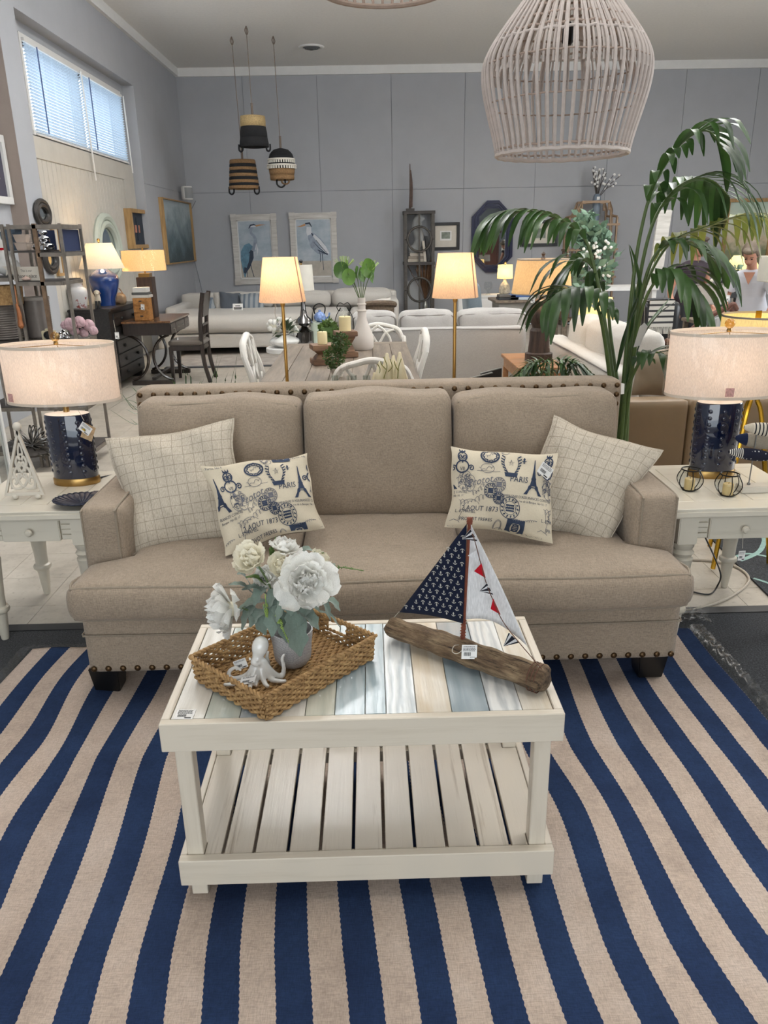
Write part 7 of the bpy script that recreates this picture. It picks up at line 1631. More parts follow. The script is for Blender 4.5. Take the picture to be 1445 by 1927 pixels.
# boxes on the desk
m_wick=plain('amber_wicker','9A6A34',.7,var=.35,sc=50,bmp=.004)
q=aY(270,600,8.8);wc_=thing('wicker_chest','tiny amber wicker chest of drawers on the desk corner','box',(q.x,8.8,zd));z0=zd+.001;wq=.085
MB().box(q.x-wq,q.x+wq,8.76,8.9,z0,z0+.24).build('case',m_wick,wc_,smooth=False,bev=.004)
for k in range(3):MB().box(q.x-wq+.006,q.x+wq-.006,8.752,8.7595,z0+.006+k*.079,z0+.076+k*.079).build('drawer',m_wick,wc_,smooth=False,bev=.003);MB().box(q.x-.016,q.x+.016,8.746,8.7515,z0+.045+k*.079,z0+.056+k*.079).build('pull',m_black,wc_,smooth=False)
price_tag(wc_,(q.x+.0,8.74,z0+.12),(1,0,-.2),(.1,0,1),.04,.06,None,1)
for k,(w,h,c)in enumerate(((.1,.03,'BDB9B2'),(.09,.025,'4B4A48'),(.075,.05,'C4C2BD'))):zq=z0+.2405+(0,.031,.057)[k];tag(MB().box(q.x-w,q.x+w,8.77,8.92,zq,zq+h).build('storage_box',plain('box_%s'%c.lower(),c,.7),None,smooth=False,bev=.003),('white flat box on top of the tiny wicker chest','dark flat box in the middle of the pile on the wicker chest','pale grey box topmost on the pile over the wicker chest')[k],'box')
# desk chair
chx,chy=-2.04,9.0;dcx=thing('desk_chair','dark brown wooden side chair with grey seat at the writing desk','chair',(chx,chy,0));m_gseat=fabric('grey_brown_seat','5E5750',400,.12)
MB().soft(chx-.2,chx+.19,chy-.2,chy+.2,.415,.47,.022,(0,0,.012)).build('seat',m_gseat,dcx,ang=180);MB().box(chx-.19,chx+.18,chy-.19,chy+.19,.36,.414).build('seat_rail',m_dkwood,dcx,smooth=False,bev=.004)
for s in(-1,1):
 MB().hexa([(chx-.2,chy+s*.17-.018,.001),(chx-.17,chy+s*.17-.018,.001),(chx-.17,chy+s*.17+.018,.001),(chx-.2,chy+s*.17+.018,.001),(chx-.2,chy+s*.17-.018,.40),(chx-.155,chy+s*.17-.018,.40),(chx-.155,chy+s*.17+.018,.40),(chx-.2,chy+s*.17+.018,.40)]).build('leg',m_dkwood,dcx,smooth=False)
 MB().tube(bez([(chx+.23,chy+s*.175,.001),(chx+.185,chy+s*.175,.2),(chx+.17,chy+s*.175,.42),(chx+.18,chy+s*.175,.7),(chx+.23,chy+s*.175,.98)],5),.024,6).build('back_post',m_dkwood,dcx,ang=60)
for z0,z1,dx_ in((.72,.97,.0),(.62,.645,-.012),(.5,.525,-.018)):xx=chx+.185+(z0-.6)*.11;MB().hexa([(xx+a+(.03 if z>.9 else 0),chy+b,z)for z in(z0,z1)for a,b in((-.01,-.16),(.012,-.16),(.012,.16),(-.01,.16))]).build('back_rail',m_dkwood,dcx,smooth=False,bev=.003)
for k in(-1,0,1):MB().tube([(chx+.172,chy+k*.06,.52),(chx+.18,chy+k*.06,.63)],.009,6).build('spindle',m_dkwood,dcx)
pan_=aY(295,680,9.9);tag(MB().prism([(0,0),(.36,.05),(.42,.28),(.08,.22)],(-2.75,9.75,.02),(1,0,0),(0,.2,1),(0,.02,0)).build('display_board',m_white,None,smooth=False),'white board propped on the floor under the writing desk','board')
# ================================================================ BACK WALL
def back_frame(name,label,cat,u0,v0,u1,v1_,fw,fmat,art,depth=.04,Y=YB-.012,corner=False):
 a,b=aY(u0,v0,Y),aY(u1,v1_,Y);x0,x1,z1,z0=a.x,b.x,a.z,b.z
 t=thing(name,label,cat,((x0+x1)/2,Y,(z0+z1)/2));d=Y-depth
 for r in((x0,x1,z1-fw,z1),(x0,x1,z0,z0+fw),(x0,x0+fw,z0+fw,z1-fw),(x1-fw,x1,z0+fw,z1-fw)):MB().box(r[0],r[1],d,Y,r[2],r[3]).build('frame_rail',fmat,t,smooth=False,bev=.003,seg=1)
 if corner:
  for x in(x0-.008,x1-fw*1.1+.008):
   for z in(z1-fw*1.1+.008,z0-.008):MB().box(x,x+fw*1.1,d-.012,d+.001,z,z+fw*1.1).build('corner_block',fmat,t,smooth=False,bev=.003)
 MB().box(x0+fw,x1-fw,Y-.015,Y-.002,z0+fw,z1-fw).build('art',art,t,smooth=False)
 return t,x0+fw,x1-fw,z0+fw,z1-fw,Y-.0155
def heronsky():
 m,t,b=nt('heron_canvas_sky');f=noise(t,coords(t,(1,1,1.8)),2.4,6,.65);t.links.new(ramp(t,f,[(.3,lin('8B9AA6')),(.5,lin('A5B1BB')),(.7,lin('BCC3C9'))]),b.inputs['Base Color']);b.inputs['Roughness'].default_value=.6;return m
m_hsky=heronsky();m_sand=plain('painted_sand','B3ACA0',.7,var=.12,sc=8);m_hgrey=plain('heron_grey_paint','8C97A6',.7,var=.25,sc=14);m_hblue=plain('heron_blue_paint','5E8296',.7,var=.3,sc=12);m_hdk=plain('heron_dark_paint','2A3648',.7,var=.2);m_hor=plain('heron_orange_paint','B9875A',.7);m_hwh=plain('heron_white_paint','CFD2D6',.7,var=.08);m_frm=wood('whitewash_frame','B5B1AA','D2CFC9',0,6,.6,.1)
def heron(label,box,flip):
 t,x0,x1,z0,z1,Y=back_frame('heron_painting',label,'painting',*box,.095,m_frm,m_hsky,corner=True);W,H=x1-x0,z1-z0
 for r in((x0,x1,z1-.018,z1),(x0,x1,z0,z0+.018),(x0,x0+.018,z0,z1),(x1-.018,x1,z0,z1)):MB().box(r[0],r[1],Y-.01,Y-.0005,r[2],r[3]).build('inner_edge',m_white,t,smooth=False)
 P=lambda x,y,k=1:Vector((x0+(1-x if flip else x)*W,Y-.0008*k,z0+(1-y)*H))
 def pol(pts,mat,nm,k=1):MB().add([P(x,y,k)for x,y in pts],[tuple(range(len(pts)))]).build(nm,mat,t,smooth=False)
 def strip(pts,ws,mat,nm,k=1):
  vs=[];n=len(pts)
  for i in range(n):
   a,b=pts[max(0,i-1)],pts[min(n-1,i+1)];dx,dy=(b[0]-a[0])*W,(b[1]-a[1])*H;L=sqrt(dx*dx+dy*dy);w=ws[i];vs+=[P(pts[i][0]-dy/L*w/W,pts[i][1]+dx/L*w/H,k),P(pts[i][0]+dy/L*w/W,pts[i][1]-dx/L*w/H,k)]
  MB().add(vs,[(2*i,2*i+1,2*i+3,2*i+2)for i in range(n-1)]).build(nm,mat,t,smooth=False)
 pol(((.03,.72 if flip else .69),(.97,.72 if flip else .69),(.97,.98),(.03,.98)),m_sand,'painted_shore')
 if not flip:
  strip([(.13,.97),(.14,.86),(.17,.7),(.22,.56),(.3,.47),(.38,.42)],[.01,.035,.075,.1,.09,.05],m_hblue,'painted_body',2);strip([(.4,.5),(.33,.62),(.22,.78),(.13,.9)],[.02,.06,.05,.02],m_hdk,'painted_wing',3);strip([(.27,.55),(.2,.68),(.15,.8)],[.03,.05,.03],m_hblue,'painted_wing',4)
  strip([(.42,.52),(.5,.42),(.52,.32),(.47,.26),(.4,.22),(.39,.17),(.44,.12)],[.035,.034,.028,.024,.022,.022,.028],m_hgrey,'painted_neck',5);strip([(.5,.5),(.53,.4),(.56,.5),(.53,.6)],[.01,.014,.012,.003],m_hwh,'painted_plume',6)
  strip([(.39,.11),(.46,.09),(.56,.1)],[.012,.026,.016],m_hwh,'painted_head',6);strip([(.34,.14),(.4,.085),(.5,.075),(.56,.09)],[.005,.012,.012,.006],m_hdk,'painted_crest',7);strip([(.55,.098),(.66,.085),(.84,.08)],[.013,.011,.001],m_hor,'painted_bill',8)
  strip([(.32,.7),(.34,.82),(.4,.97)],[.007,.006,.006],m_hdk,'painted_leg',2);strip([(.2,.82),(.21,.97)],[.006,.005],m_hdk,'painted_leg',2)
 else:
  strip([(.62,.24),(.55,.3),(.44,.42),(.3,.52),(.16,.58)],[.03,.075,.115,.1,.04],m_hgrey,'painted_body',2);strip([(.5,.28),(.36,.38),(.22,.5),(.1,.6)],[.02,.035,.04,.02],m_hwh,'painted_wing',3);strip([(.44,.36),(.3,.48),(.15,.58)],[.004,.006,.004],m_hdk,'painted_feather',4);strip([(.5,.4),(.36,.5),(.2,.58)],[.003,.006,.004],m_hdk,'painted_feather',4);strip([(.4,.53),(.24,.58),(.12,.61)],[.006,.012,.012],m_hdk,'painted_feather',4)
  strip([(.6,.27),(.63,.22),(.62,.14)],[.05,.045,.04],m_hwh,'painted_neck',5);strip([(.55,.27),(.52,.26)],[.03,.02],m_hdk,'painted_patch',6);strip([(.54,.14),(.6,.075),(.72,.085)],[.004,.016,.012],m_hdk,'painted_crest',7);strip([(.72,.1),(.84,.125),(.96,.135)],[.016,.011,.001],m_hor,'painted_bill',8)
  strip([(.36,.54),(.33,.62),(.34,.74)],[.007,.006,.005],m_hdk,'painted_leg',2);strip([(.28,.57),(.27,.72),(.26,.88)],[.006,.005,.005],m_hdk,'painted_leg',2)
heron('white-framed heron painting, bird facing right, left of the pair on the back wall',(434,404,527,534),False)
heron('white-framed heron painting, bird facing left, right of the pair on the back wall',(544,401,637,531),True)
t,x0,x1,z0,z1,Y=back_frame('landscape_print','small landscape print in a wide cream mat and black frame','picture',813,419,864,470,.05,m_black,plain('cream_mat','CFC9BD',.8));cxm,czm=(x0+x1)/2,(z0+z1)/2+.02;MB().box(cxm-.1,cxm+.1,Y-.003,Y-.0005,czm-.09,czm+.07).build('print_paper',m_card,t,smooth=False);MB().box(cxm-.075,cxm+.075,Y-.0045,Y-.0035,czm-.06,czm+.05).build('printed_scene',plain('sage_landscape','7A8278',.7,var=.35,sc=20),t,smooth=False)
t,x0,x1,z0,z1,Y=back_frame('landscape_print','black-framed cream print partly hidden by the palm, right of the octagonal mirror','picture',983,415,1048,463,.05,m_black,plain('cream_mat','CFC9BD',.8));cxm,czm=(x0+x1)/2,(z0+z1)/2;MB().box(cxm-.1,cxm+.1,Y-.003,Y-.0005,czm-.08,czm+.08).build('printed_scene',plain('sage_landscape','7A8278',.7,var=.35,sc=20),t,smooth=False)
def greensky():
 m,t,b=nt('green_sky_painting');sx_=t.nodes.new('ShaderNodeSeparateXYZ');t.links.new(coords(t),sx_.inputs[0]);f=noise(t,coords(t),4,6,.7);k=t.nodes.new('ShaderNodeMath');k.operation='MULTIPLY_ADD';k.inputs[1].default_value=.5;k.inputs[2].default_value=.3;t.links.new(sx_.outputs[2],k.inputs[0]);a=t.nodes.new('ShaderNodeMath');a.operation='MULTIPLY_ADD';a.inputs[1].default_value=.4;t.links.new(f,a.inputs[0]);t.links.new(k.outputs[0],a.inputs[2])
 t.links.new(ramp(t,a.outputs[0],[(.2,lin('8B7A62')),(.38,lin('6E7A5C')),(.5,lin('C7B79C')),(.62,lin('C5CCB9')),(.85,lin('A9BDB0'))]),b.inputs['Base Color']);b.inputs['Roughness'].default_value=.6;return m
back_frame('landscape_painting','large pale green landscape painting in a light wood frame behind the palm','painting',1368,374,1440,520,.06,m_oak,greensky())
# octagonal mirror
Ym=YB-.014;a,b=aY(888,378,Ym),aY(962,512,Ym);x0,x1,z1,z0=a.x,b.x,a.z,b.z;om=thing('octagonal_mirror','tall octagonal navy-framed mirror on the back wall','mirror',((x0+x1)/2,Ym,(z0+z1)/2));ch=(x1-x0)*.36;m_navf=plain('navy_lacquer_frame','151A3A',.3)
def octo(k):c=ch*(1-k*1.2);return[(x0+k,z0+ch),(x0+ch,z0+k),(x1-ch,z0+k),(x1-k,z0+ch),(x1-k,z1-ch),(x1-ch,z1-k),(x0+ch,z1-k),(x0+k,z1-ch)]
for k,w in((.0,.05),(.055,.04),(.1,.03)):
 o1,o2=octo(k),octo(k+w);vs=[Vector((x,Ym-.05+k*.25,z))for x,z in o1]+[Vector((x,Ym-.05+k*.25,z))for x,z in o2]+[Vector((x,Ym,z))for x,z in o1]+[Vector((x,Ym,z))for x,z in o2];MB().add(vs,[f for i in range(8)for j in((i+1)%8,)for f in((i,j,8+j,8+i),(16+i,16+j,j,i),(8+i,8+j,24+j,24+i))]).build('frame_ring',m_navf,om,smooth=False)
MB().prism(octo(.12),(0,Ym-.012,0),(1,0,0),(0,0,1),(0,.006,0)).build('glass',m_mir,om,smooth=False)
# ================================================================ HANGING BASKETS
m_straw=plain('pale_straw_weave','B39B6E',.8,var=.3,sc=70,bmp=.006);m_seag=plain('brown_seagrass_weave','8E6E4A',.8,var=.25,sc=60,bmp=.006);m_blkw=plain('black_woven_fibre','17181C',.85,var=.3,sc=60,bmp=.006)
YK=12.3
YKS=iter((12.3,11.75,12.3))
def basket(label,hook,u,bands,handles,cap):
 """bands: list of (v, halfwidth px, material) from the closed top downwards"""
 YK=next(YKS);h=aY(*hook,YK);h.z=ZC-.002;x=aY(u,bands[0][0],YK).x;s=11.9/1458;zz=lambda v:aY(u,v,YK).z
 t=thing('hanging_basket',label,'basket',(x,YK,zz(bands[0][0])),0,'upturned baskets hung from the ceiling');top_=Vector((x,YK,zz(bands[0][0])))
 MB().tube([h,h.lerp(top_,.5),top_],.0055,5).tube(bez([h+Vector((0,0,-.0)),h+Vector((.02,0,-.06)),h+Vector((.0,0,-.1)),h+Vector((-.02,0,-.05)),h],4),.007,5).tube([top_+Vector((0,0,.16)),top_],.016,6).build('rope',plain('hemp_rope','6E6258',.8),t)
 for i in range(len(bands)-1):
  (v0,w0,m),(v1_,w1,_)=bands[i],bands[i+1];MB().lathe((x,YK,0),[(w0*s,zz(v0)),((w0+w1)/2*s+.004,(zz(v0)+zz(v1_))/2),(w1*s,zz(v1_))],28,cap=False).build('woven_band',m,t,ang=180).modifiers.new('thickness','SOLIDIFY').thickness=.012
 if cap:MB().lathe((x,YK,zz(bands[0][0])),[(bands[0][1]*s,0),(.001,.004)],28,cap=False).build('closed_end',bands[0][2],t)
 vb,wb=bands[-1][0],bands[-1][1]
 for hx,w,dv,hm in handles:MB().tube(bez([(x+hx*s-w*s,YK-.05,zz(vb)+.03),(x+hx*s-w*s,YK-.06,zz(vb+dv*.6)),(x+hx*s,YK-.06,zz(vb+dv)),(x+hx*s+w*s,YK-.06,zz(vb+dv*.6)),(x+hx*s+w*s,YK-.05,zz(vb)+.03)],5),.012,6).build('handle',hm,t)
 return t,x,zz,s
basket('striped seagrass and black basket hanging lowest and leftmost of the three',(437,90),456,[(301,22,m_seag),(309,23,m_blkw),(315,23.5,m_seag),(321,24,m_blkw),(327,24.5,m_seag),(333,25,m_blkw),(339,25.5,m_seag),(345,26,m_blkw),(350,26.5,m_seag),(356,27,m_seag)],((-22,4,10,m_blkw),(23,4,10,m_blkw)),True)
basket('half straw, half black basket hanging highest of the three',(465,80),475,[(219,20.5,m_straw),(239,21,m_blkw),(260,23,m_blkw),(277,24.5,m_blkw)],((-22,3,9,m_blkw),(24,3,9,m_blkw)),True)
t,x,zz,s=basket('domed black basket with white fringe bands over a brown rim, rightmost of three',(515,88),528,[(279,3,m_blkw),(282,13,m_blkw),(290,20,m_blkw),(301,22.5,m_blkw),(318,23,m_seag),(330,21.5,m_seag),(339,21,m_seag)],((-2,7,14,m_wire),(6,6,8,m_seag)),True)
m_fr=plain('white_shell_fringe','D6D2C8',.6)
for v,w in((302,23),(313,25)):
 mb=MB()
 for k in range(34):a=2*pi*k/34;p=Vector((x+w*s*cos(a),YK+w*s*sin(a),zz(v)));mb.bc(p+Vector((0,0,-.02)),(.02,.02,.032),Matrix.Rotation(a,3,'Z'))
 stuff(mb.build('fringe',m_fr,t,smooth=False));MB().tube([Vector((x+w*s*cos(2*pi*k/30),YK+w*s*sin(2*pi*k/30),zz(v)+.01))for k in range(30)],.014,6,closed=True).build('band_cord',m_fr,t)
# ================================================================ SECTIONAL WITH CHAISE
se=thing('sectional_sofa','white linen sectional sofa with chaise along the back wall','sofa',(-.9,12,0));x0,x1=-2.95,.45;cxe=aY(580,640,11).x
MB().soft(x0+.02,cxe,10.98,12.9,.1,.30,.03).build('chaise_base',m_offw,se,ang=180);MB().soft(x0+.02,cxe+.01,10.93,12.3,.31,.55,.09,(0,.02,.02),(16,16,8),.006).build('chaise_cushion',m_offw,se,ang=180)
MB().soft(cxe+.02,x1,11.75,12.9,.1,.30,.03).build('seat_base',m_offw,se,ang=180)
mw=(x1-.2-cxe)/2
for k in range(2):MB().soft(cxe+.02+k*mw,cxe+k*mw+mw,11.7,12.4,.31,.52,.07,(0,.01,.02)).build('seat_cushion',m_offw,se,ang=180)
MB().soft(x0,x1,12.7,12.98,.1,.74,.05).build('back_frame',m_offw,se,ang=180);MB().soft(x1-.18,x1,11.75,12.75,.1,.66,.05).build('arm',m_offw,se,ang=180);MB().soft(x0,x0+.16,11.6,12.75,.1,.62,.05).build('arm',m_offw,se,ang=180)
for u0,u1,v in((408,512,552),(516,622,549),(624,737,544)):A_,B_=aY(u0,v,12.4),aY(u1,v,12.4);MB().soft(A_.x,B_.x,12.38,12.66,.50,A_.z-.01,.1,(0,.05,.02),(14,8,12),.01).build('back_cushion',m_offw,se,ang=180)
for x in(x0+.12,cxe-.12,x1-.15):
 for y in(11.06,12.8):
  if x>cxe and y<12:y=11.85
  MB().lathe((x,y,0),[(.03,.012),(.045,.03),(.04,.07),(.05,.1)],14).build('foot',m_honey,se)
m_slate=fabric('slate_blue_cushion','50565E',300,.1);m_tick=stripes_mat('grey_blue_stripe','8F9496','5E6974',.075,.45);m_tick2=stripes_mat('grey_blue_stripe_tilted','8F9496','5E6974',.08,.45)
def pil(label,c,T,m):tag(Pillow([aY(*q)for q in c],T,.04,.01,len(label)).mesh(18).build('scatter_cushion',m,None,ang=180),label,'cushion','cushions on the white sectional')
pil('slate grey cushion on the chaise',((412,549,12.28),(452,552,12.28),(455,599,12.0),(416,600,12.0)),.09,m_slate);pil('grey and blue striped cushion right of the slate grey cushion',((449,553,12.2),(494,551,12.2),(501,599,11.95),(456,600,11.95)),.09,m_tick)
pil('grey and blue striped cushion at the left end of the chaise',((380,558,12.3),(401,560,12.3),(412,600,12.0),(386,602,12.0)),.07,m_tick2);pil('white cushion tucked behind the slate grey cushion',((401,551,12.4),(425,551,12.4),(428,590,12.2),(404,596,12.2)),.07,m_offw)
q=aY(449,604,11.5);cd=thing('sale_card','small white printed card standing on the chaise','card',(q.x,11.5,.56));w=(aY(459,600,11.5).x-aY(440,600,11.5).x)/2;MB().add([(q.x-w,11.5,.572),(q.x+w,11.5,.572),(q.x+w,11.54,.66),(q.x-w,11.54,.66)],[(0,1,2,3)]).build('card',m_card,cd,smooth=False).modifiers.new('thickness','SOLIDIFY').thickness=.002
mb=MB()
for z,k in((.63,.5),(.605,.8),(.59,.75)):mb.box(q.x-w*k,q.x+w*k,11.497+(z-.572)*.45,11.499+(z-.572)*.45,z-.006,z+.006)
mb.build('card_print',m_bar,cd,smooth=False)
r3=thing('pale_rug','pale distressed rug in front of the white sectional','rug',(-1.5,10.6,0));MB().box(-2.6,.6,10.0,11.9,.001,.010).build('pile',plain('distressed_pale_rug','A39C95',.95,var=.22,sc=6),r3,smooth=False);MB().box(-2.6,.6,9.9,9.999,.001,.010).build('border',plain('dark_rug_border','3E4043',.95),r3,smooth=False)
# chrome lamp, round table, flowers, teapot
YCL=8.0;q=aY(576,646,YCL);zt=q.z-.006;nt_=thing('white_console','white sofa table behind the dining table under the chrome lamp','table',(q.x+.1,YCL,0));
MB().box(q.x-.2,q.x+.34,YCL-.22,YCL+.2,zt-.03,zt).build('top',m_white,nt_,smooth=False,bev=.004)
for xx in(q.x-.18,q.x+.28):
 for yy in(YCL-.2,YCL+.14):MB().box(xx,xx+.04,yy,yy+.04,.001,zt-.03).build('leg',m_white,nt_,smooth=False)
m_darkchrome=plain('smoked_chrome','6A6866',.1,1.0,.05)
far_lamp('chrome_lamp','smoked chrome baluster lamp with unlit white shade before the heron paintings',574,646,YCL,zt,[(17,0),(17,624),(9,620),(5,614),(12,611),(17,607),(13,600),(7,594),(4.5,580),(3.5,560),(4,551)],m_darkchrome,((22,546),(20,498)),plain('ivory_lampshade','CFCBC0',.8),0,fin=m_black)
YR=7.4;q=aY(536,655,YR);zt=q.z+.01;rt_=thing('round_table','small white round table left of the dining table','table',(q.x,YR,0));MB().lathe((q.x,YR,0),[(.16,zt-.05),(.175,zt-.04),(.175,zt-.005),(.17,zt)],28).build('top',m_white,rt_,ang=40);MB().lathe((q.x,YR,0),[(.13,.001),(.12,.03),(.03,.06),(.025,zt-.06),(.05,zt-.0501)],18).build('pedestal',m_black,rt_,ang=40)
pk=thing('pumpkin_pot','white ribbed pumpkin pot of white blooms and dark leaves on the round table','plant',(q.x,YR,zt));pz=aY(540,630,YR).z
MB().grid(lambda a,b:Vector((q.x+(.02+.115*sin(pi*min(1,.12+b*.8)))*(1+.06*abs(sin(8*pi*a)))*cos(2*pi*a),YR+(.02+.115*sin(pi*min(1,.12+b*.8)))*(1+.06*abs(sin(8*pi*a)))*sin(2*pi*a),zt+.001+(pz-zt)*b)),96,12,cu=True).build('pot',m_cer,pk,ang=180)
for k,(u,v,r)in enumerate(((513,612,10),(528,606,9),(552,622,9),(543,607,8),(520,622,8))):c=aY(u,v,YR-.04+.03*k);cr=MB().ball(c,r*.0046,12,8).build('flower',m_petalc,pk,ang=180);[MB().ball(c+Vector((cos(j)*r*.0032,-abs(sin(j*2))*r*.003,sin(j)*r*.0032)),(r*.0028,)*3,8,6).build('petal',m_petal,cr,ang=180)for j in range(6)]
for a,b in(((535,622),(548,596)),((540,622),(560,600)),((535,625),(520,600)),((545,622),(562,612)),((530,628),(512,634)),((545,628),(566,626)),((535,620),(536,598)),((528,630),(518,646))):p_,e_=aY(*a,YR-.02),aY(*b,YR-.06);leaf(pk,[p_,p_.lerp(e_,.5)+Vector((0,-.02,.02)),e_],.035,m_dgreen,'leaf',.2,6)
YTP=8.1;q=aY(591,606,YTP);zsv=aY(576,646,YCL).z-.006;tpx=q.x+.06;tb=thing('teapot_stand','pale green box under the blue and white teapot','box',(tpx,YTP,zsv));MB().box(tpx-.09,tpx+.1,YTP-.08,YTP+.08,zsv+.001,q.z-.001).build('box',plain('pale_green_box','B7C0B0',.6),tb,smooth=False,bev=.004)
tp_=thing('teapot','blue and white porcelain teapot with arched handle beside the chrome lamp','teapot',(tpx,YTP,q.z));m_bwp=plain('blue_white_porcelain','6F86B4',.2,var=.7,sc=30);MB().lathe((tpx,YTP,q.z),[(.03,.001),(.055,.02),(.062,.05),(.05,.08),(.03,.095),(.012,.1),(.014,.115),(.001,.12)],22).build('body',m_bwp,tp_);MB().tube(bez([(tpx+.05,YTP,q.z+.03),(tpx+.09,YTP,q.z+.05),(tpx+.1,YTP,q.z+.09)],4),.009,7).build('spout',m_bwp,tp_);MB().tube(bez([(tpx-.05,YTP,q.z+.08),(tpx-.055,YTP,q.z+.15),(tpx,YTP,q.z+.18),(tpx+.055,YTP,q.z+.15),(tpx+.05,YTP,q.z+.08)],5),.006,6).build('handle',m_wire,tp_)
# wicker tub chair
YWK=9.3;a,b=aY(686,575,YWK),aY(742,572,YWK);x=(a.x+b.x)/2;r=(b.x-a.x)/2;zt=a.z;wk=thing('wicker_chair','brown wicker tub chair beyond the pale grey sofa','chair',(x,YWK,0));m_wkr=plain('brown_wicker','6A5A4A',.8,var=.35,sc=60,bmp=.006)
MB().grid(lambda a,b:Vector((x+(r*(.8+.2*b))*cos(pi*1.25*a-.4+pi),YWK+(r*(.8+.2*b))*sin(pi*1.25*a-.4+pi),.15+(zt-.02-.15)*b+.05*b*sin(pi*a))),40,12).build('shell',m_wkr,wk,ang=180).modifiers.new('thickness','SOLIDIFY').thickness=.03
MB().tube([Vector((x+r*1.02*cos(pi*1.25*a/30-.4+pi),YWK+r*1.02*sin(pi*1.25*a/30-.4+pi),zt-.01+.05*sin(pi*a/30)))for a in range(31)],.03,8).build('rolled_rim',m_wkr,wk);MB().soft(x-r*.75,x+r*.75,YWK-r*.6,YWK+r*.9,.3,.45,.05,(0,0,.02)).build('seat_cushion',m_offw,wk,ang=180)
for k in range(4):a=pi/4+k*pi/2;MB().tube([(x+r*.7*cos(a),YWK+r*.7*sin(a),.31),(x+r*.75*cos(a),YWK+r*.75*sin(a),.001)],.025,8).build('leg',m_wkr,wk)
tag(Pillow([aY(695,566,9.5),aY(735,560,9.45),aY(737,600,9.3),aY(700,602,9.3)],.06,.04,.006,4).mesh(16).build('scatter_cushion',m_offw,None,ang=180),'white cushion in the brown wicker tub chair','cushion')
# ================================================================ TOWER SHELF
YTS=13.95;a,b=aY(760,397,YTS),aY(818,395,YTS);x0,x1,zt=a.x,b.x,a.z;tw_=thing('tower_shelf','narrow dark metal and wood tower shelf against the back wall','shelf',((x0+x1)/2,YTS+.15,0));dpt=.33
m_gmet=plain('grey_brown_metal','4E4A45',.5,.4,.2,20)
for x in(x0,x1-.05):
 for y in(YTS,YTS+dpt-.05):MB().box(x,x+.05,y,y+.05,.001,zt).build('post',m_gmet,tw_,smooth=False)
xm=(x0+x1)/2
for y in(YTS+.01,YTS+dpt-.03):MB().box(xm-.015,xm+.015,y,y+.02,.05,zt-.05).build('centre_bar',m_gmet,tw_,smooth=False)
zs=[zt,aY(790,493,YTS).z,aY(790,588,YTS).z,.1]
for z in zs:MB().box(x0-.01,x1+.01,YTS-.01,YTS+dpt+.01,z-.05,z-.001).build('shelf_board',m_shelfw,tw_,smooth=False)
for v in(450,545):zc_=aY(790,v,YTS).z;MB().tube([Vector((xm+.2*cos(2*pi*k/28),YTS-.012,zc_+.2*sin(2*pi*k/28)))for k in range(28)],.018,6,closed=True).tube([(x0,YTS-.012,zc_),(xm-.19,YTS-.012,zc_)],.012,6).tube([(xm+.19,YTS-.012,zc_),(x1,YTS-.012,zc_)],.012,6).build('ring_ornament',m_gmet,tw_)
q=aY(772,396,YTS+.1);spi=thing('spire_finial','thin tall rusty spire on top of the tower shelf','ornament',(q.x,YTS+.15,zt));zz=aY(771,308,YTS+.15).z;MB().box(q.x-.07,q.x+.07,YTS+.08,YTS+.22,zt,zt+.04).build('base',m_shelfw,spi,smooth=False);MB().tube([(q.x,YTS+.15,zt+.04),(q.x+.01,YTS+.15,zt+.3),(q.x,YTS+.15,zz)],[.022,.02,.006],8).tube(bez([(q.x+.03,YTS+.15,zt+.06),(q.x+.035,YTS+.15,zt+.4),(q.x+.01,YTS+.15,zz-.1)],6),.012,6).build('spire',plain('rust_brown_metal','5A4A42',.6,.4,.3,20),spi)
zsh=zs[1];
for k,(u,w,h,c)in enumerate(((784,.16,.05,'B5AC9E'),(783,.14,.045,'8D8478'),(785,.13,.05,'C2BAAD'))):q=aY(u,490,YTS+.15);zq=zsh+(0,.051,.097)[k];tag(MB().box(q.x-w,q.x+w,YTS+.06,YTS+.26,zq,zq+h).build('book',plain('book_%s'%c.lower(),c,.7),None,smooth=False,bev=.006),('beige book at the bottom of the pile on the tower shelf','brown book in the middle of the pile on the tower shelf','cream book on top of the pile on the tower shelf')[k],'book')
q=aY(782,470,YTS+.15);sw=thing('bird_sculpture','pale grey bird sculpture on the books in the tower shelf','sculpture',(q.x,YTS+.15,zsh+.148));MB().tube(bez([(q.x-.12,YTS+.15,zsh+.2),(q.x,YTS+.15,zsh+.24),(q.x+.07,YTS+.15,zsh+.36),(q.x+.02,YTS+.15,zsh+.55),(q.x+.06,YTS+.15,zsh+.72),(q.x+.12,YTS+.15,zsh+.66)],4),[.05+.04*sin(k/20*pi)for k in range(21)],10).lathe((q.x-.02,YTS+.15,zsh+.149),[(.1,0),(.08,.06)],16).build('body',plain('chalk_grey_stone','9A9C9C',.7),sw,ang=180)
for k,(u,h)in enumerate(((800,.34),(806,.42))):q=aY(u,490,YTS+.12);bk=thing('leaning_book',('shorter pale book leaning in the tower shelf' if k==0 else 'taller dark-spined book leaning in the tower shelf'),'book',(q.x,YTS+.12,zsh));MB().hexa([(q.x-.02,YTS+.04,zsh+.001),(q.x+.02,YTS+.04,zsh+.001),(q.x+.02,YTS+.26,zsh+.001),(q.x-.02,YTS+.26,zsh+.001),(q.x-.06,YTS+.04,zsh+h),(q.x-.02,YTS+.04,zsh+h),(q.x-.02,YTS+.26,zsh+h),(q.x-.06,YTS+.26,zsh+h)]).build('cover',plain('book_c2baad','C2BAAD',.7)if k==0 else m_black,bk,smooth=False)
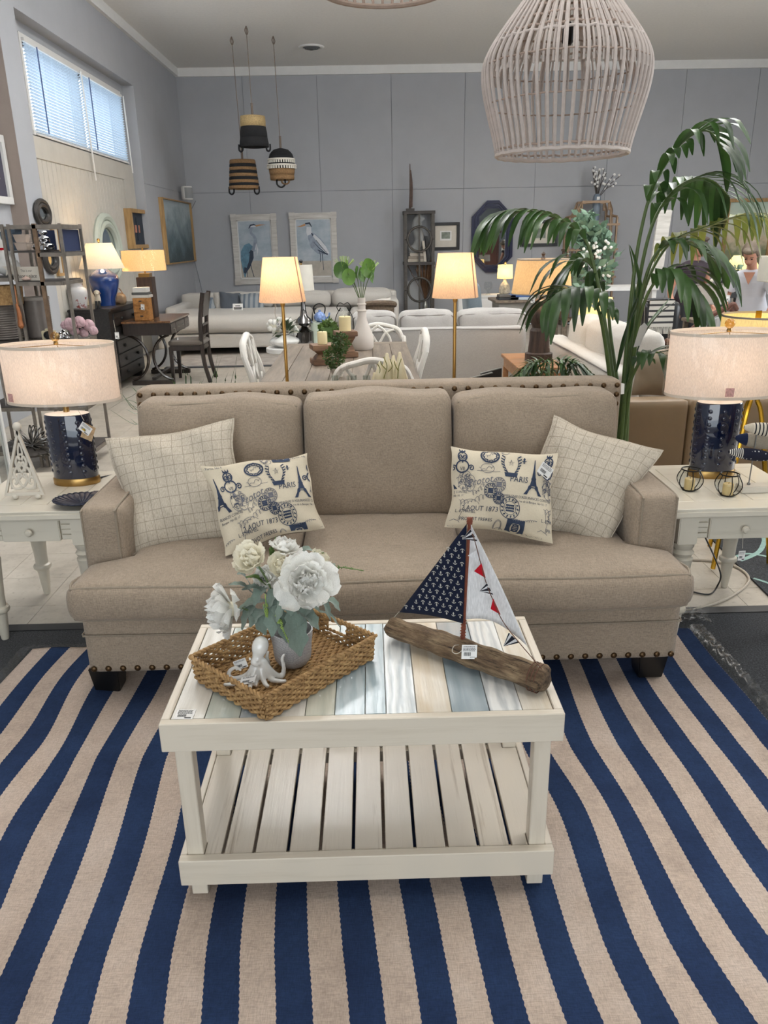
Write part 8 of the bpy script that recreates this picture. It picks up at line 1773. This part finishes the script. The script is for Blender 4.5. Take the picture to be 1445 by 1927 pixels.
q=aY(800,588,YTS+.1);zz0=zs[2];rg_=thing('dried_grass_vase','tall vase of dry russet grasses on the lower tower shelf','vase',(q.x,YTS+.14,zz0));MB().lathe((q.x,YTS+.14,zz0),[(.04,.001),(.06,.05),(.045,.14),(.025,.19),(.03,.21)],18).build('vase',m_silv,rg_);rr=random.Random(6);mb=MB()
for k in range(60):d=Vector((rr.gauss(0,.1),rr.gauss(0,.05),.42+rr.random()*.28));p_=Vector((q.x,YTS+.14,zz0+.2));mb.tube([p_,p_+d*.5,p_+d+Vector((rr.gauss(0,.02),0,0))],[.004,.004,.007],4)
stuff(mb.build('grass_stems',plain('russet_dry_grass','6B4E36',.9,var=.3),rg_));zc_=zs[2]
q=aY(776,588,YTS+.2);tag(MB().box(q.x-.1,q.x+.12,YTS+.27,YTS+.29,zc_+.001,zc_+.52).build('leaning_print',plain('pale_print_sheet','B5B7B8',.7),None,smooth=False),'pale print leaning at the back of the lower tower shelf','print')
# ================================================================ CABINET, SMALL LAMP, GREY CHAIR, BOOK TABLE
YCB=12.6;a,b=aY(862,557,YCB),aY(962,553,YCB);zt=a.z;cb=thing('white_cabinet','low white cabinet with panel doors under the octagonal mirror','cabinet',((a.x+b.x)/2,YCB+.2,0));MB().box(a.x,b.x,YCB+.01,YCB+.42,.02,zt-.03).build('carcass',m_white,cb,smooth=False);MB().box(a.x-.02,b.x+.02,YCB-.01,YCB+.44,zt-.0295,zt).build('top',m_white,cb,smooth=False,bev=.004);w=(b.x-a.x)/3
for k in range(3):d=MB().box(a.x+k*w+.01,a.x+(k+1)*w-.01,YCB-.008,YCB+.0095,.06,zt-.06).build('door',m_white,cb,smooth=False,bev=.004);MB().ball((a.x+(k+.85)*w,YCB-.02,zt*.6),.016,8,6).build('knob',m_black,d)
far_lamp('jug_lamp','small lamp with glowing yellow shade and honeycomb white base on the white cabinet',949,554,YCB+.15,zt,[(7,0),(10,551),(10.5,543),(8,535),(3,529),(2.5,526)],plain('white_honeycomb_glaze','C8C0AE',.3,var=.5,sc=26,bmp=.02),((14.5,524),(13.5,498)),m_yel,9.0)
q=aY(918,555,YCB+.1);gv=thing('glass_urn','clear glass urn on the white cabinet left of the small yellow lamp','vase',(q.x,YCB+.1,zt));MB().lathe((q.x,YCB+.1,zt),[(.04,.001),(.04,.01),(.015,.03),(.02,.06),(.06,.1),(.065,.16),(.05,.2)],18,cap=False).build('bowl',m_cglass,gv)
YGC=8.6;a,b=aY(893,533,YGC),aY(915,590,YGC);gch=thing('wing_chair','slate blue upholstered chair beyond the pale grey sofa, edge of its back in view','chair',(a.x,YGC,0));m_slb=fabric('slate_blue_upholstery','66727A',300,.1)
MB().soft(a.x-.05,b.x-.02,YGC,YGC+.5,.12,a.z,.06,(.01,0,.02),(8,10,14),0,Matrix.Rotation(radians(-6),3,'Y')).build('back',m_slb,gch,ang=180);MB().soft(a.x-.5,a.x+.1,YGC-.02,YGC+.52,.15,.44,.05).build('seat',m_slb,gch,ang=180)
for x in(a.x-.42,a.x+.04):
 for y in(YGC+.04,YGC+.42):MB().lathe((x,y,0),[(.018,.001),(.025,.15)],10).build('leg',m_dkwood,gch)
YBT=9.4;a,b=aY(932,566,YBT),aY(1000,572,YBT);zt=a.z;bt=thing('book_table','weathered dark table with books left of the burlap lampshade','table',((a.x+b.x)/2+.2,YBT+.2,0));MB().box(a.x,b.x+.5,YBT,YBT+.6,zt-.03,zt).build('top',m_grey,bt,smooth=False,bev=.004);MB().box(a.x+.05,b.x+.45,YBT+.04,YBT+.56,zt-.14,zt-.0305).build('apron',plain('grey_apron','8B8882',.7),bt,smooth=False)
for x in(a.x+.05,b.x+.39):
 for y in(YBT+.04,YBT+.5):MB().box(x,x+.06,y,y+.06,.001,zt-.14).build('leg',m_grey,bt,smooth=False)
for k,(u,w,h,c,lb)in enumerate(((955,.12,.03,'2B2B2E','black book at the bottom left of the book table'),(953,.1,.028,'57524C','grey-brown book on top of the black book'),(978,.13,.03,'B9C0C6','pale book at the bottom of the right pile on the book table'),(977,.12,.03,'3D5C93','blue book in the middle of the right pile on the book table'),(979,.11,.03,'D0CEC9','white book topmost of the right pile on the book table'))):x=aY(u,560,YBT+.15).x;z=zt+(0,.031,0,.031,.062)[k];tag(MB().box(x-w,x+w,YBT+.06,YBT+.26,z+.0005,z+h).build('book',plain('book_%s'%c.lower(),c,.6),None,smooth=False,bev=.004),lb,'book')
# ================================================================ ETAGERE
YE=13.9;p=lambda u,v:aY(u,v,YE);zt1,zt2,zsf=p(1115,380).z,p(1080,408).z,p(1110,421).z;xs=[p(1068,480).x,p(1089,480).x,p(1139,480).x,p(1156,480).x];et=thing('etagere','slim gold metal etagere with curved shoulders against the back wall','shelf',((xs[0]+xs[3])/2,YE+.15,0));m_ag=plain('antique_gold_metal','86705A',.45,.5,.12,20)
for y in(YE,YE+.3):
 for s,xo,xi in((-1,xs[0],xs[1]),(1,xs[3],xs[2])):MB().tube(bez([(xo,y,.001),(xo,y,zt2*.6),(xo,y,zt2-.01)],4),.022,6).build('post',m_ag,et);MB().tube(bez([(xo,y,zt2-.01),(xo-s*.1,y,zt2+.02),(xi+s*.05,y,zt2+.1),(xi,y,zt1)],6),.022,6).build('shoulder',m_ag,et)
 MB().bar((xs[1],y,zt1),(xs[2],y,zt1),.04).build('top_rail',m_ag,et,smooth=False)
 for s,xo,xi in((-1,xs[0],xs[1]),(1,xs[3],xs[2])):MB().tube(bez([(xi-s*.005,y,zt1),(xi+s*.0,y,zt2+.1),(xi+s*.04,y,zt2-.02),(xi+s*.04,y,.02)],6),.016,6).build('inner_post',m_ag,et)
for z in(zsf,p(1110,468).z,p(1110,520).z,p(1110,560).z,.12):
 MB().box(xs[0]-.04,xs[3]+.05,YE-.02,YE+.32,z-.035,z).build('shelf_board',m_ag,et,smooth=False,bev=.004)
q=p(1124,421);bv=thing('blue_bottle','tall grey-blue bottle vase of white cotton stems on the etagere','vase',(q.x,YE+.14,zsf));zv=p(1124,364).z;H=zv-zsf;MB().lathe((q.x,YE+.14,zsf),[(.05,.001),(.055,.02),(.062,H*.5),(.068,H*.8),(.06,H*.93),(.035,H),(.025,H*.99)],22).build('bottle',plain('grey_blue_glaze','717E8C',.35),bv);MB().box(q.x-.02,q.x+.03,YE+.065,YE+.07,zsf+H*.8,zsf+H*.9).build('price_label',m_card,bv,smooth=False)
rr=random.Random(3);mb=MB();m2=MB();top_=Vector((q.x,YE+.14,zv))
for k in range(14):
 e=top_+Vector((rr.gauss(.02,.1),rr.gauss(0,.06),.15+rr.random()*.27));mb.tube([top_-Vector((0,0,.1)),top_.lerp(e,.5)+Vector((rr.gauss(0,.02),0,0)),e],.006,5)
 for j in range(3):m2.ball(top_.lerp(e,.5+j*.25)+Vector((rr.gauss(0,.02),rr.gauss(0,.02),0)),.022,7,5)
stuff(mb.build('cotton_stems',plain('dark_twig','4A4540',.8),bv));stuff(m2.build('cotton_bolls',m_card,bv))
# flowering bush, small lit lamp and ledge behind the palm
YBU=8.2;q=aY(1115,560,YBU);bu=thing('silk_bush','leafy silk arrangement with small white blossoms behind the left palm fronds','plant',(q.x,YBU,0));MB().lathe((q.x,YBU,0),[(.14,.001),(.16,.4),(.17,.62),(.15,.6)],20).build('urn',plain('grey_planter','6B6965',.7),bu);m_gg=leafmat('grey_green_leaf','4C6B58','86A088',.5,.2);mb=MB()
for(u,v,r,n)in((1110,450,.16,130),(1100,420,.1,70),(1125,490,.2,170),(1105,530,.2,150),(1135,455,.1,60)):foliage(mb,aY(u,v,YBU),r,n,.1,u)
stuff(mb.build('foliage',m_gg,bu,smooth=False));m3=MB();rr=random.Random(4)
for k in range(36):m3.ball(aY(rr.uniform(1095,1150),rr.uniform(450,530),YBU-.15),.016,6,5)
stuff(m3.build('white_blossoms',m_card,bu));MB().tube([(q.x,YBU,.55),(q.x,YBU,1.4)],.02,6).build('stem',m_brown,bu)
YLT=7.6;q=aY(1128,598,YLT);zq=.45;wt2=thing('white_side_table','white side table behind the cream sofa holding a glowing lamp','table',(q.x,YLT,0));MB().lathe((q.x,YLT,0),[(.16,zq-.03),(.16,zq)],24).build('top',m_white,wt2,ang=40);MB().lathe((q.x,YLT,0),[(.15,.001),(.03,.04),(.03,zq-.031)],14).build('pedestal',m_white,wt2)
far_lamp('glowing_lamp','glowing pale yellow lamp half hidden behind the palm stems',1118,600,YLT,zq,[(10,0),(14,640),(10,615),(4,605)],m_cer,((36,600),(30,560)),m_yel,7.0)
ld=thing('ledge_table','long pale table behind the palm stems','table',(aY(1160,535,10.5).x,10.5,0));a,b=aY(1105,541,10.5),aY(1240,541,10.5);MB().box(a.x,b.x,10.5,11.0,a.z-.05,a.z).build('top',m_white,ld,smooth=False);[MB().box(x,x+.06,y,y+.06,.001,a.z-.05).build('leg',m_white,ld,smooth=False)for x in(a.x+.02,b.x-.08)for y in(10.52,10.9)]
lb_=aY(1228,545,10.9);lf=aY(1250,395,11.0);tag(MB().hexa([(lb_.x-.09,10.85,a.z+.001),(lb_.x+.09,10.85,a.z+.001),(lb_.x+.09,10.9,a.z+.001),(lb_.x-.09,10.9,a.z+.001),(lf.x-.09,10.95,lf.z),(lf.x+.09,10.95,lf.z),(lf.x+.09,11.0,lf.z),(lf.x-.09,11.0,lf.z)]).build('leaning_board',m_frm,None,smooth=False,bev=.004),'whitewashed board leaning on the pale table behind the palm','board')
# ================================================================ RIGHT BACKGROUND
YDM=7.2;x=aY(1331,600,YDM).x;zq=aY(1331,600,YDM).z;
ot=thing('accent_table','grey wooden accent table under the grey drum lamp','table',(x,YDM,0));MB().box(x-.17,x+.2,YDM-.18,YDM+.18,zq-.03,zq).build('top',m_grey,ot,smooth=False,bev=.004);[MB().box(x+sx_*.14-.02,x+sx_*.14+.02,YDM+sy_*.14-.02,YDM+sy_*.14+.02,.001,zq-.03).build('leg',m_grey,ot,smooth=False)for sx_ in(-1,1)for sy_ in(-1,1)]
tg,x,zz,s=far_lamp('grey_drum_lamp','unlit grey drum lamp in front of the two shoppers',1331,600,YDM,zq,[(12,0),(11,596),(4,590),(3,575)],m_grey,((29.5,571),(28.5,535)),plain('oat_grey_shade','A9A29A',.85),0,fin=m_chalk,trim=m_tape);price_tag(tg,(x+.09,YDM-28*s,zz(566)),(1,0,0),(0,0,1),.03,.055,None,1)
YBG=6.3;a,b=aY(1305,612,YBG),aY(1425,600,YBG);bg=thing('carved_armchair','grey upholstered armchair with carved wooden crest behind the right lamps','chair',((a.x+b.x)/2,YBG,0));x=(a.x+b.x)/2;hw=(b.x-a.x)/2;zt=aY(1365,578,YBG).z;m_crv=plain('carved_walnut','5E3A2E',.4,var=.2,sc=20);m_gst=stripes_mat('pale_grey_stripe','9A9B9B','A9A9A8',.03,.5)
def bk(u,v,w):t_=1-u*u;return Vector((x+u*hw,YBG+.06*v+.12*u*u,.35+(w+1)/2*(zt-.06-.35-.16*u*u)))
MB().lattice(14,3,10,bk).build('back',m_gst,bg,ang=60);MB().tube(bez([bk(-1,0,1),bk(-.6,0,1)+Vector((0,0,.02)),bk(-.2,0,1)+Vector((0,0,.04)),bk(0,0,1)+Vector((0,0,.055)),bk(.2,0,1)+Vector((0,0,.04)),bk(.6,0,1)+Vector((0,0,.02)),bk(1,0,1)],6),.022,8).build('crest_rail',m_crv,bg);MB().tube(bez([bk(-.16,-1,1)+Vector((0,-.02,.05)),bk(0,-1,1)+Vector((0,-.03,.09)),bk(.16,-1,1)+Vector((0,-.02,.05))],6),.02,8).build('crest_carving',m_crv,bg)
MB().soft(x-hw,x+hw,YBG+.08,YBG+.6,.22,.46,.05).build('seat',m_gst,bg,ang=180);[MB().lathe((x+s_*(hw-.06),yy,0),[(.018,.001),(.03,.22)],10).build('leg',m_crv,bg)for s_ in(-1,1)for yy in(YBG+.12,YBG+.52)];[MB().tube(bez([bk(s_,0,.1),(x+s_*(hw+.03),YBG+.35,.62),(x+s_*hw,YBG+.55,.6),(x+s_*(hw-.02),YBG+.55,.42)],5),.022,8).build('arm',m_crv,bg)for s_ in(-1,1)]
YMT=9.6;a,b=aY(1358,553,YMT),aY(1412,553,YMT);zt=a.z;mt_=thing('black_table','black table under the domed glass case','table',((a.x+b.x)/2,YMT,0));MB().box(a.x-.02,b.x+.1,YMT,YMT+.5,zt-.05,zt).build('top',m_black,mt_,smooth=False,bev=.006);[MB().box(x,x+.06,y,y+.06,.001,zt-.05).build('leg',m_black,mt_,smooth=False)for x in(a.x,b.x+.02)for y in(YMT+.02,YMT+.42)]
x0,x1,zz_=aY(1364,550,YMT+.1).x,aY(1408,550,YMT+.1).x,aY(1385,521,YMT+.1).z;dm=thing('domed_case','dark arched glass display case on the black table beside the woman','case',((x0+x1)/2,YMT+.2,zt));xc,hw=(x0+x1)/2,(x1-x0)/2;arch=[(xc-hw,zt+.001),(xc+hw,zt+.001)]+[(xc+hw*cos(pi*k/14),zt+.4*(zz_-zt)+.6*(zz_-zt)*sin(pi*k/14))for k in range(15)]
for y in(YMT+.08,YMT+.3):MB().tube([Vector((px_,y,pz_))for px_,pz_ in arch],.018,6,closed=True).build('arch_frame',m_black,dm)
MB().prism(arch,(0,YMT+.09,0),(1,0,0),(0,0,1),(0,.2,0)).build('glass_body',glass('smoky_glass','6E736E',.02,.6),dm,smooth=False);MB().tube(bez([(xc-.06,YMT+.2,zz_),(xc-.06,YMT+.2,zz_+.06),(xc+.06,YMT+.2,zz_+.06),(xc+.06,YMT+.2,zz_)],4),.008,6).build('top_handle',m_black,dm);stuff(foliage(MB(),(xc,YMT+.19,zt+.16),.12,90,.08,6).build('moss',m_gg,dm,smooth=False))
far_lamp('pleated_lamp','lit lamp with pleated pale yellow shade behind the domed case',1390,545,10.6,.75,[(10,0),(13,537),(12,530),(5,518)],m_cer,((36,510),(16,481)),m_yel,7.0,(1,.85,.55));x=aY(1390,545,10.6).x;pt2=thing('white_pedestal','white pedestal table under the pleated yellow lamp','table',(x,10.6,0));MB().lathe((x,10.6,0),[(.3,.001),(.28,.04),(.08,.08),(.08,.68),(.3,.71),(.3,.7495)],22).build('pedestal',m_white,pt2,ang=40)
YWS=7.2;a,b=aY(1430,482,YWS),aY(1475,530,YWS);hw=(b.x-a.x)/2;x=(a.x+b.x)/2+hw*.45;ws=thing('white_shade_lamp','white square lampshade in front of the woman, cut by the right edge','lamp',(x,YWS,0));MB().lathe((x,YWS,0),[(.18,.001),(.18,.03),(.02,.05),(.015,b.z+.05)],18).build('stand',m_wire,ws);MB().box(x-hw,x+hw,YWS-hw,YWS+hw,b.z,a.z).build('shade',plain('ivory_lampshade','CFCBC0',.8),ws,smooth=False,bev=.006)
YTC=7.0;a,b=aY(1222,565,YTC),aY(1250,640,YTC);fc=thing('dark_armchair','black armchair behind the palm draped with a fringed throw','chair',(a.x,YTC+.3,0));MB().soft(a.x-.04,a.x+.3,YTC+.0,YTC+.16,.1,a.z-.02,.05,(0,.01,.01)).build('back',m_black,fc,ang=180);MB().soft(a.x-.04,a.x+.3,YTC+.17,YTC+.7,.1,.45,.05).build('seat',m_black,fc,ang=180)
[MB().box(xx,xx+.05,yy,yy+.05,.001,.12).build('foot',m_black,fc,smooth=False)for xx in(a.x-.01,a.x+.22)for yy in(YTC+.04,YTC+.62)]
m_thr=stripes_mat('black_white_banded_throw','B9B5AC','2A2A2C',.05,.35,2);th_=thing('fringed_throw','black and white fringed throw hanging over the black armchair','throw',(a.x+.1,YTC-.02,a.z));z1=a.z+.005;z0=aY(1235,628,YTC).z;MB().box(a.x+.0,a.x+.22,YTC-.022,YTC-.012,z0+.06,z1).box(a.x,a.x+.22,YTC-.022,YTC+.17,z1-.008,z1).build('cloth',m_thr,th_,smooth=False);mb=MB();[mb.tube([(a.x+.005+k*.0105,YTC-.017,z0+.06),(a.x+.005+k*.0105+.003*sin(k),YTC-.02,z0)],.003,4)for k in range(21)];stuff(mb.build('fringe',m_fr,th_))
# ================================================================ PEOPLE
m_skin=plain('skin','B07E68',.5,var=.05);m_tee=plain('white_cotton_tee','C9CAD2',.9,var=.03);m_blkc=plain('black_cloth','17171A',.9);m_hair=plain('ash_brown_hair','5A4D3E',.6,var=.3,sc=60);m_hair2=plain('dark_brown_hair','3A2C24',.6,var=.3,sc=60);m_plum=plain('plum_black_top','2A2028',.9);m_shoe=plain('dark_shoe','1C1B1B',.6);m_eye=plain('dark_eye','1A1412',.2);m_lip=plain('lip','8E4E48',.5)
def fuse(o,v=.011):md=o.modifiers.new('fuse','REMESH');md.mode='VOXEL';md.voxel_size=v;md.use_smooth_shade=True;sm=o.modifiers.new('soften','SMOOTH');sm.iterations=3
def person(label,x,y,h,yaw,lean,bow,handL,handR,top_m,hair_m,skirt=.0,sleeves=.5,vneck=True):
 """standing figure of height h; local -y is the front; lean/bow tip the torso and head forwards"""
 t=thing('person',label,'person',(x,y,0),yaw);M=Matrix.Translation((x,y,0))@Matrix.Rotation(yaw,4,'Z');k=h/1.65;W=lambda a,b,c:M@Vector((a*k,b*k,c*k))
 L=lambda a,b,c:(a,b-lean*max(0,c-.9),c-.12*lean*max(0,c-.9));T=lambda a,b,c:W(*L(a,b,c));hq=M.to_3x3()@Matrix.Rotation(bow,3,'X');hc=T(0,-.03-.05*bow,1.53)
 mb=MB();neck0,neck1=T(0,.0,1.33),T(0,-.01,1.46)
 mb.tube([neck0,neck1,hc],[.056*k,.05*k,.05*k],12)
 H=lambda a,b,c:hc+hq@Vector((a*k,b*k,c*k))
 mb.ball(H(0,.012,.03),(.076*k,.095*k,.098*k),20,14,hq).ball(H(0,-.03,-.035),(.058*k,.062*k,.07*k),16,10,hq).ball(H(0,-.06,-.085),(.028*k,.024*k,.022*k),10,8,hq)
 mb.tube([H(0,-.082,.03),H(0,-.098,.0),H(0,-.108,-.022),H(0,-.088,-.03)],[.009*k,.012*k,.016*k,.011*k],8)
 for s in(-1,1):mb.ball(H(s*.078,.012,.0),(.012*k,.02*k,.032*k),10,8,hq);mb.ball(H(s*.012,-.094,-.024),.011*k,8,6)
 TP=[(.80,.001,.001),(.81,.12,.1),(.86,.165,.125),(.94,.168,.128),(1.0,.152,.118),(1.07,.138,.11),(1.15,.146,.12),(1.23,.166,.128),(1.3,.172,.112),(1.34,.155,.085),(1.365,.1,.062),(1.375,.05,.045),(1.376,.001,.001)]
 def torso(mb,g):mb.grid(lambda a,b:(lambda p:T((p[1]+g)*cos(2*pi*a)if p[1]>.01 else 0,.004+(p[2]+g)*sin(2*pi*a)if p[2]>.01 else 0,p[0]))(TP[min(12,int(round(b*12)))]),28,12,cu=True)
 torso(mb,-.008)
 def arm(s,hand):
  sh,hd=T(s*.165,.005,1.31),W(*hand);d=hd-sh;el=sh+d*.5+M.to_3x3()@Vector((s*.05,.09,-.05))*k;pts=bez([sh,el,hd],8);n=len(pts);mb.tube(pts,[(.047-.021*j/(n-1))*k for j in range(n)],10);f=(hd-el).normalized();sd=f.cross(Vector((0,0,1))).normalized();up=sd.cross(f);mb.ball(hd+f*.04*k,(.036*k,.018*k,.046*k),10,8,f.to_track_quat('Z','X').to_matrix())
  for j in range(4):b0=hd+f*.075*k+sd*(j-1.5)*.017*k;mb.tube([b0-f*.02*k,b0+f*.028*k-up*.004,b0+f*(.05+.008*(1-abs(j-1.5)))*k-up*.022*k],[.0095*k,.009*k,.0075*k],6)
  mb.tube([hd+f*.02*k+sd*.026*k*-s,hd+f*.05*k+sd*.052*k*-s,hd+f*.075*k+sd*.05*k*-s-up*.012],[.012*k,.010*k,.008*k],6);return sh,el
 ar=[arm(-1,handL),arm(1,handR)]
 for s in(-1,1):mb.tube(bez([W(s*.085,.01,.88),W(s*.092,-.005,.48),W(s*.09,.02,.09)],8),[(.092-.05*j/16)*k for j in range(17)],12).ball(W(s*.09,-.045,.045),(.042*k,.11*k,.04*k),12,8,M.to_3x3())
 b=mb.build('body',m_skin,t,ang=180);fuse(b,.0085)
 mb=MB()
 torso(mb,.008)
 for s,(sh,el)in zip((-1,1),ar):e=sh.lerp(el,sleeves*1.5);mb.tube([sh-(e-sh)*.15,sh.lerp(e,.5),e],[.062*k,.064*k,.06*k],12)
 c=mb.build('top',top_m,t,ang=180);fuse(c,.009)
 mb=MB();mb.ball(W(0,.01,.87),(.176*k,.13*k,.1*k),18,10,M.to_3x3())
 for s in(-1,1):mb.tube(bez([W(s*.085,.01,.86),W(s*.094,-.002,.48),W(s*.092,.02,.08)],8),[(.102-.045*j/16)*k for j in range(17)],12)
 fuse(mb.build('trousers',m_blkc,t,ang=180),.011)
 for s in(-1,1):mb=MB().ball(W(s*.09,-.05,.04),(.05*k,.125*k,.042*k),14,10,M.to_3x3());o=mb.build('shoe',m_shoe,t,ang=180);[setattr(v.co,'z',max(v.co.z,.001))for v in o.data.vertices]
 mb=MB();mb.ball(H(0,.03,.05),(.086*k,.1*k,.094*k),20,12,hq).ball(H(0,-.05,.095),(.072*k,.05*k,.03*k),14,8,hq).ball(H(0,.075,-.02),(.075*k,.05*k,.075*k),14,10,hq)
 for s in(-1,1):mb.ball(H(s*.074,.02,.03),(.02*k,.055*k,.06*k),10,8,hq)
 fuse(mb.build('hair',hair_m,t,ang=180),.01)
 for s in(-1,1):MB().ball(H(s*.03,-.081,.012),(.011*k,.006*k,.006*k),10,6,hq).build('eye',m_eye,t,ang=180);MB().tube([H(s*.015,-.087,.034),H(s*.03,-.088,.04),H(s*.047,-.078,.033)],.0035*k,6).build('eyebrow',hair_m,t)
 MB().tube([H(-.024,-.081,-.058),H(0,-.091,-.055),H(.024,-.081,-.058)],[.003*k,.0065*k,.003*k],8).build('mouth',m_lip,t)
 if vneck:MB().grid(lambda a,c_:T((a-.5)*.12*(1-c_),-.106-.044*c_-.004*(1-abs(2*a-1)),1.345-.14*c_),6,8).build('neckline_skin',m_skin,t,ang=180)
 return t
YP_=7.6;hx=aY(1424,480,YP_);person('woman in a white V-neck tee looking down at the right edge of the frame',hx.x+.06,YP_+.1,1.43,radians(-38),.42,radians(38),(-.2,-.32,.92),(.24,-.3,.9),m_tee,m_hair)
hx=aY(1300,480,8.7);person('person in a dark sleeveless top mostly hidden behind the palm',hx.x+.02,8.7,1.48,radians(14),.12,radians(10),(-.24,-.12,.82),(.27,-.1,.84),m_plum,m_hair2,sleeves=.12,vneck=False)
# ================================================================ ARMOIRE FACING THE OCTAGONAL MIRROR (seen in its reflection)
am=thing('armoire','brown wooden armoire facing the back wall, reflected in the octagonal mirror','cabinet',(3.75,1.2,0));m_arm=wood('red_brown_wood','3E211A','63392B',2,6,.4,.1)
MB().box(3.1,4.4,.9,1.45,.05,1.62).build('carcass',m_arm,am,smooth=False,bev=.004);MB().box(3.05,4.45,.86,1.5,1.62,1.7).build('cornice',m_arm,am,smooth=False,bev=.01)
for k in range(2):d=MB().box(3.13+k*.63,3.74+k*.63,1.4505,1.475,.1,1.58).build('door',m_arm,am,smooth=False,bev=.006);MB().ball((3.7+k*.1,1.49,.85),.015,8,6).build('knob',m_brass,d)
for x in(3.12,4.3):
 for y in(.92,1.36):MB().box(x,x+.07,y,y+.07,.001,.05).build('foot',m_arm,am,smooth=False)
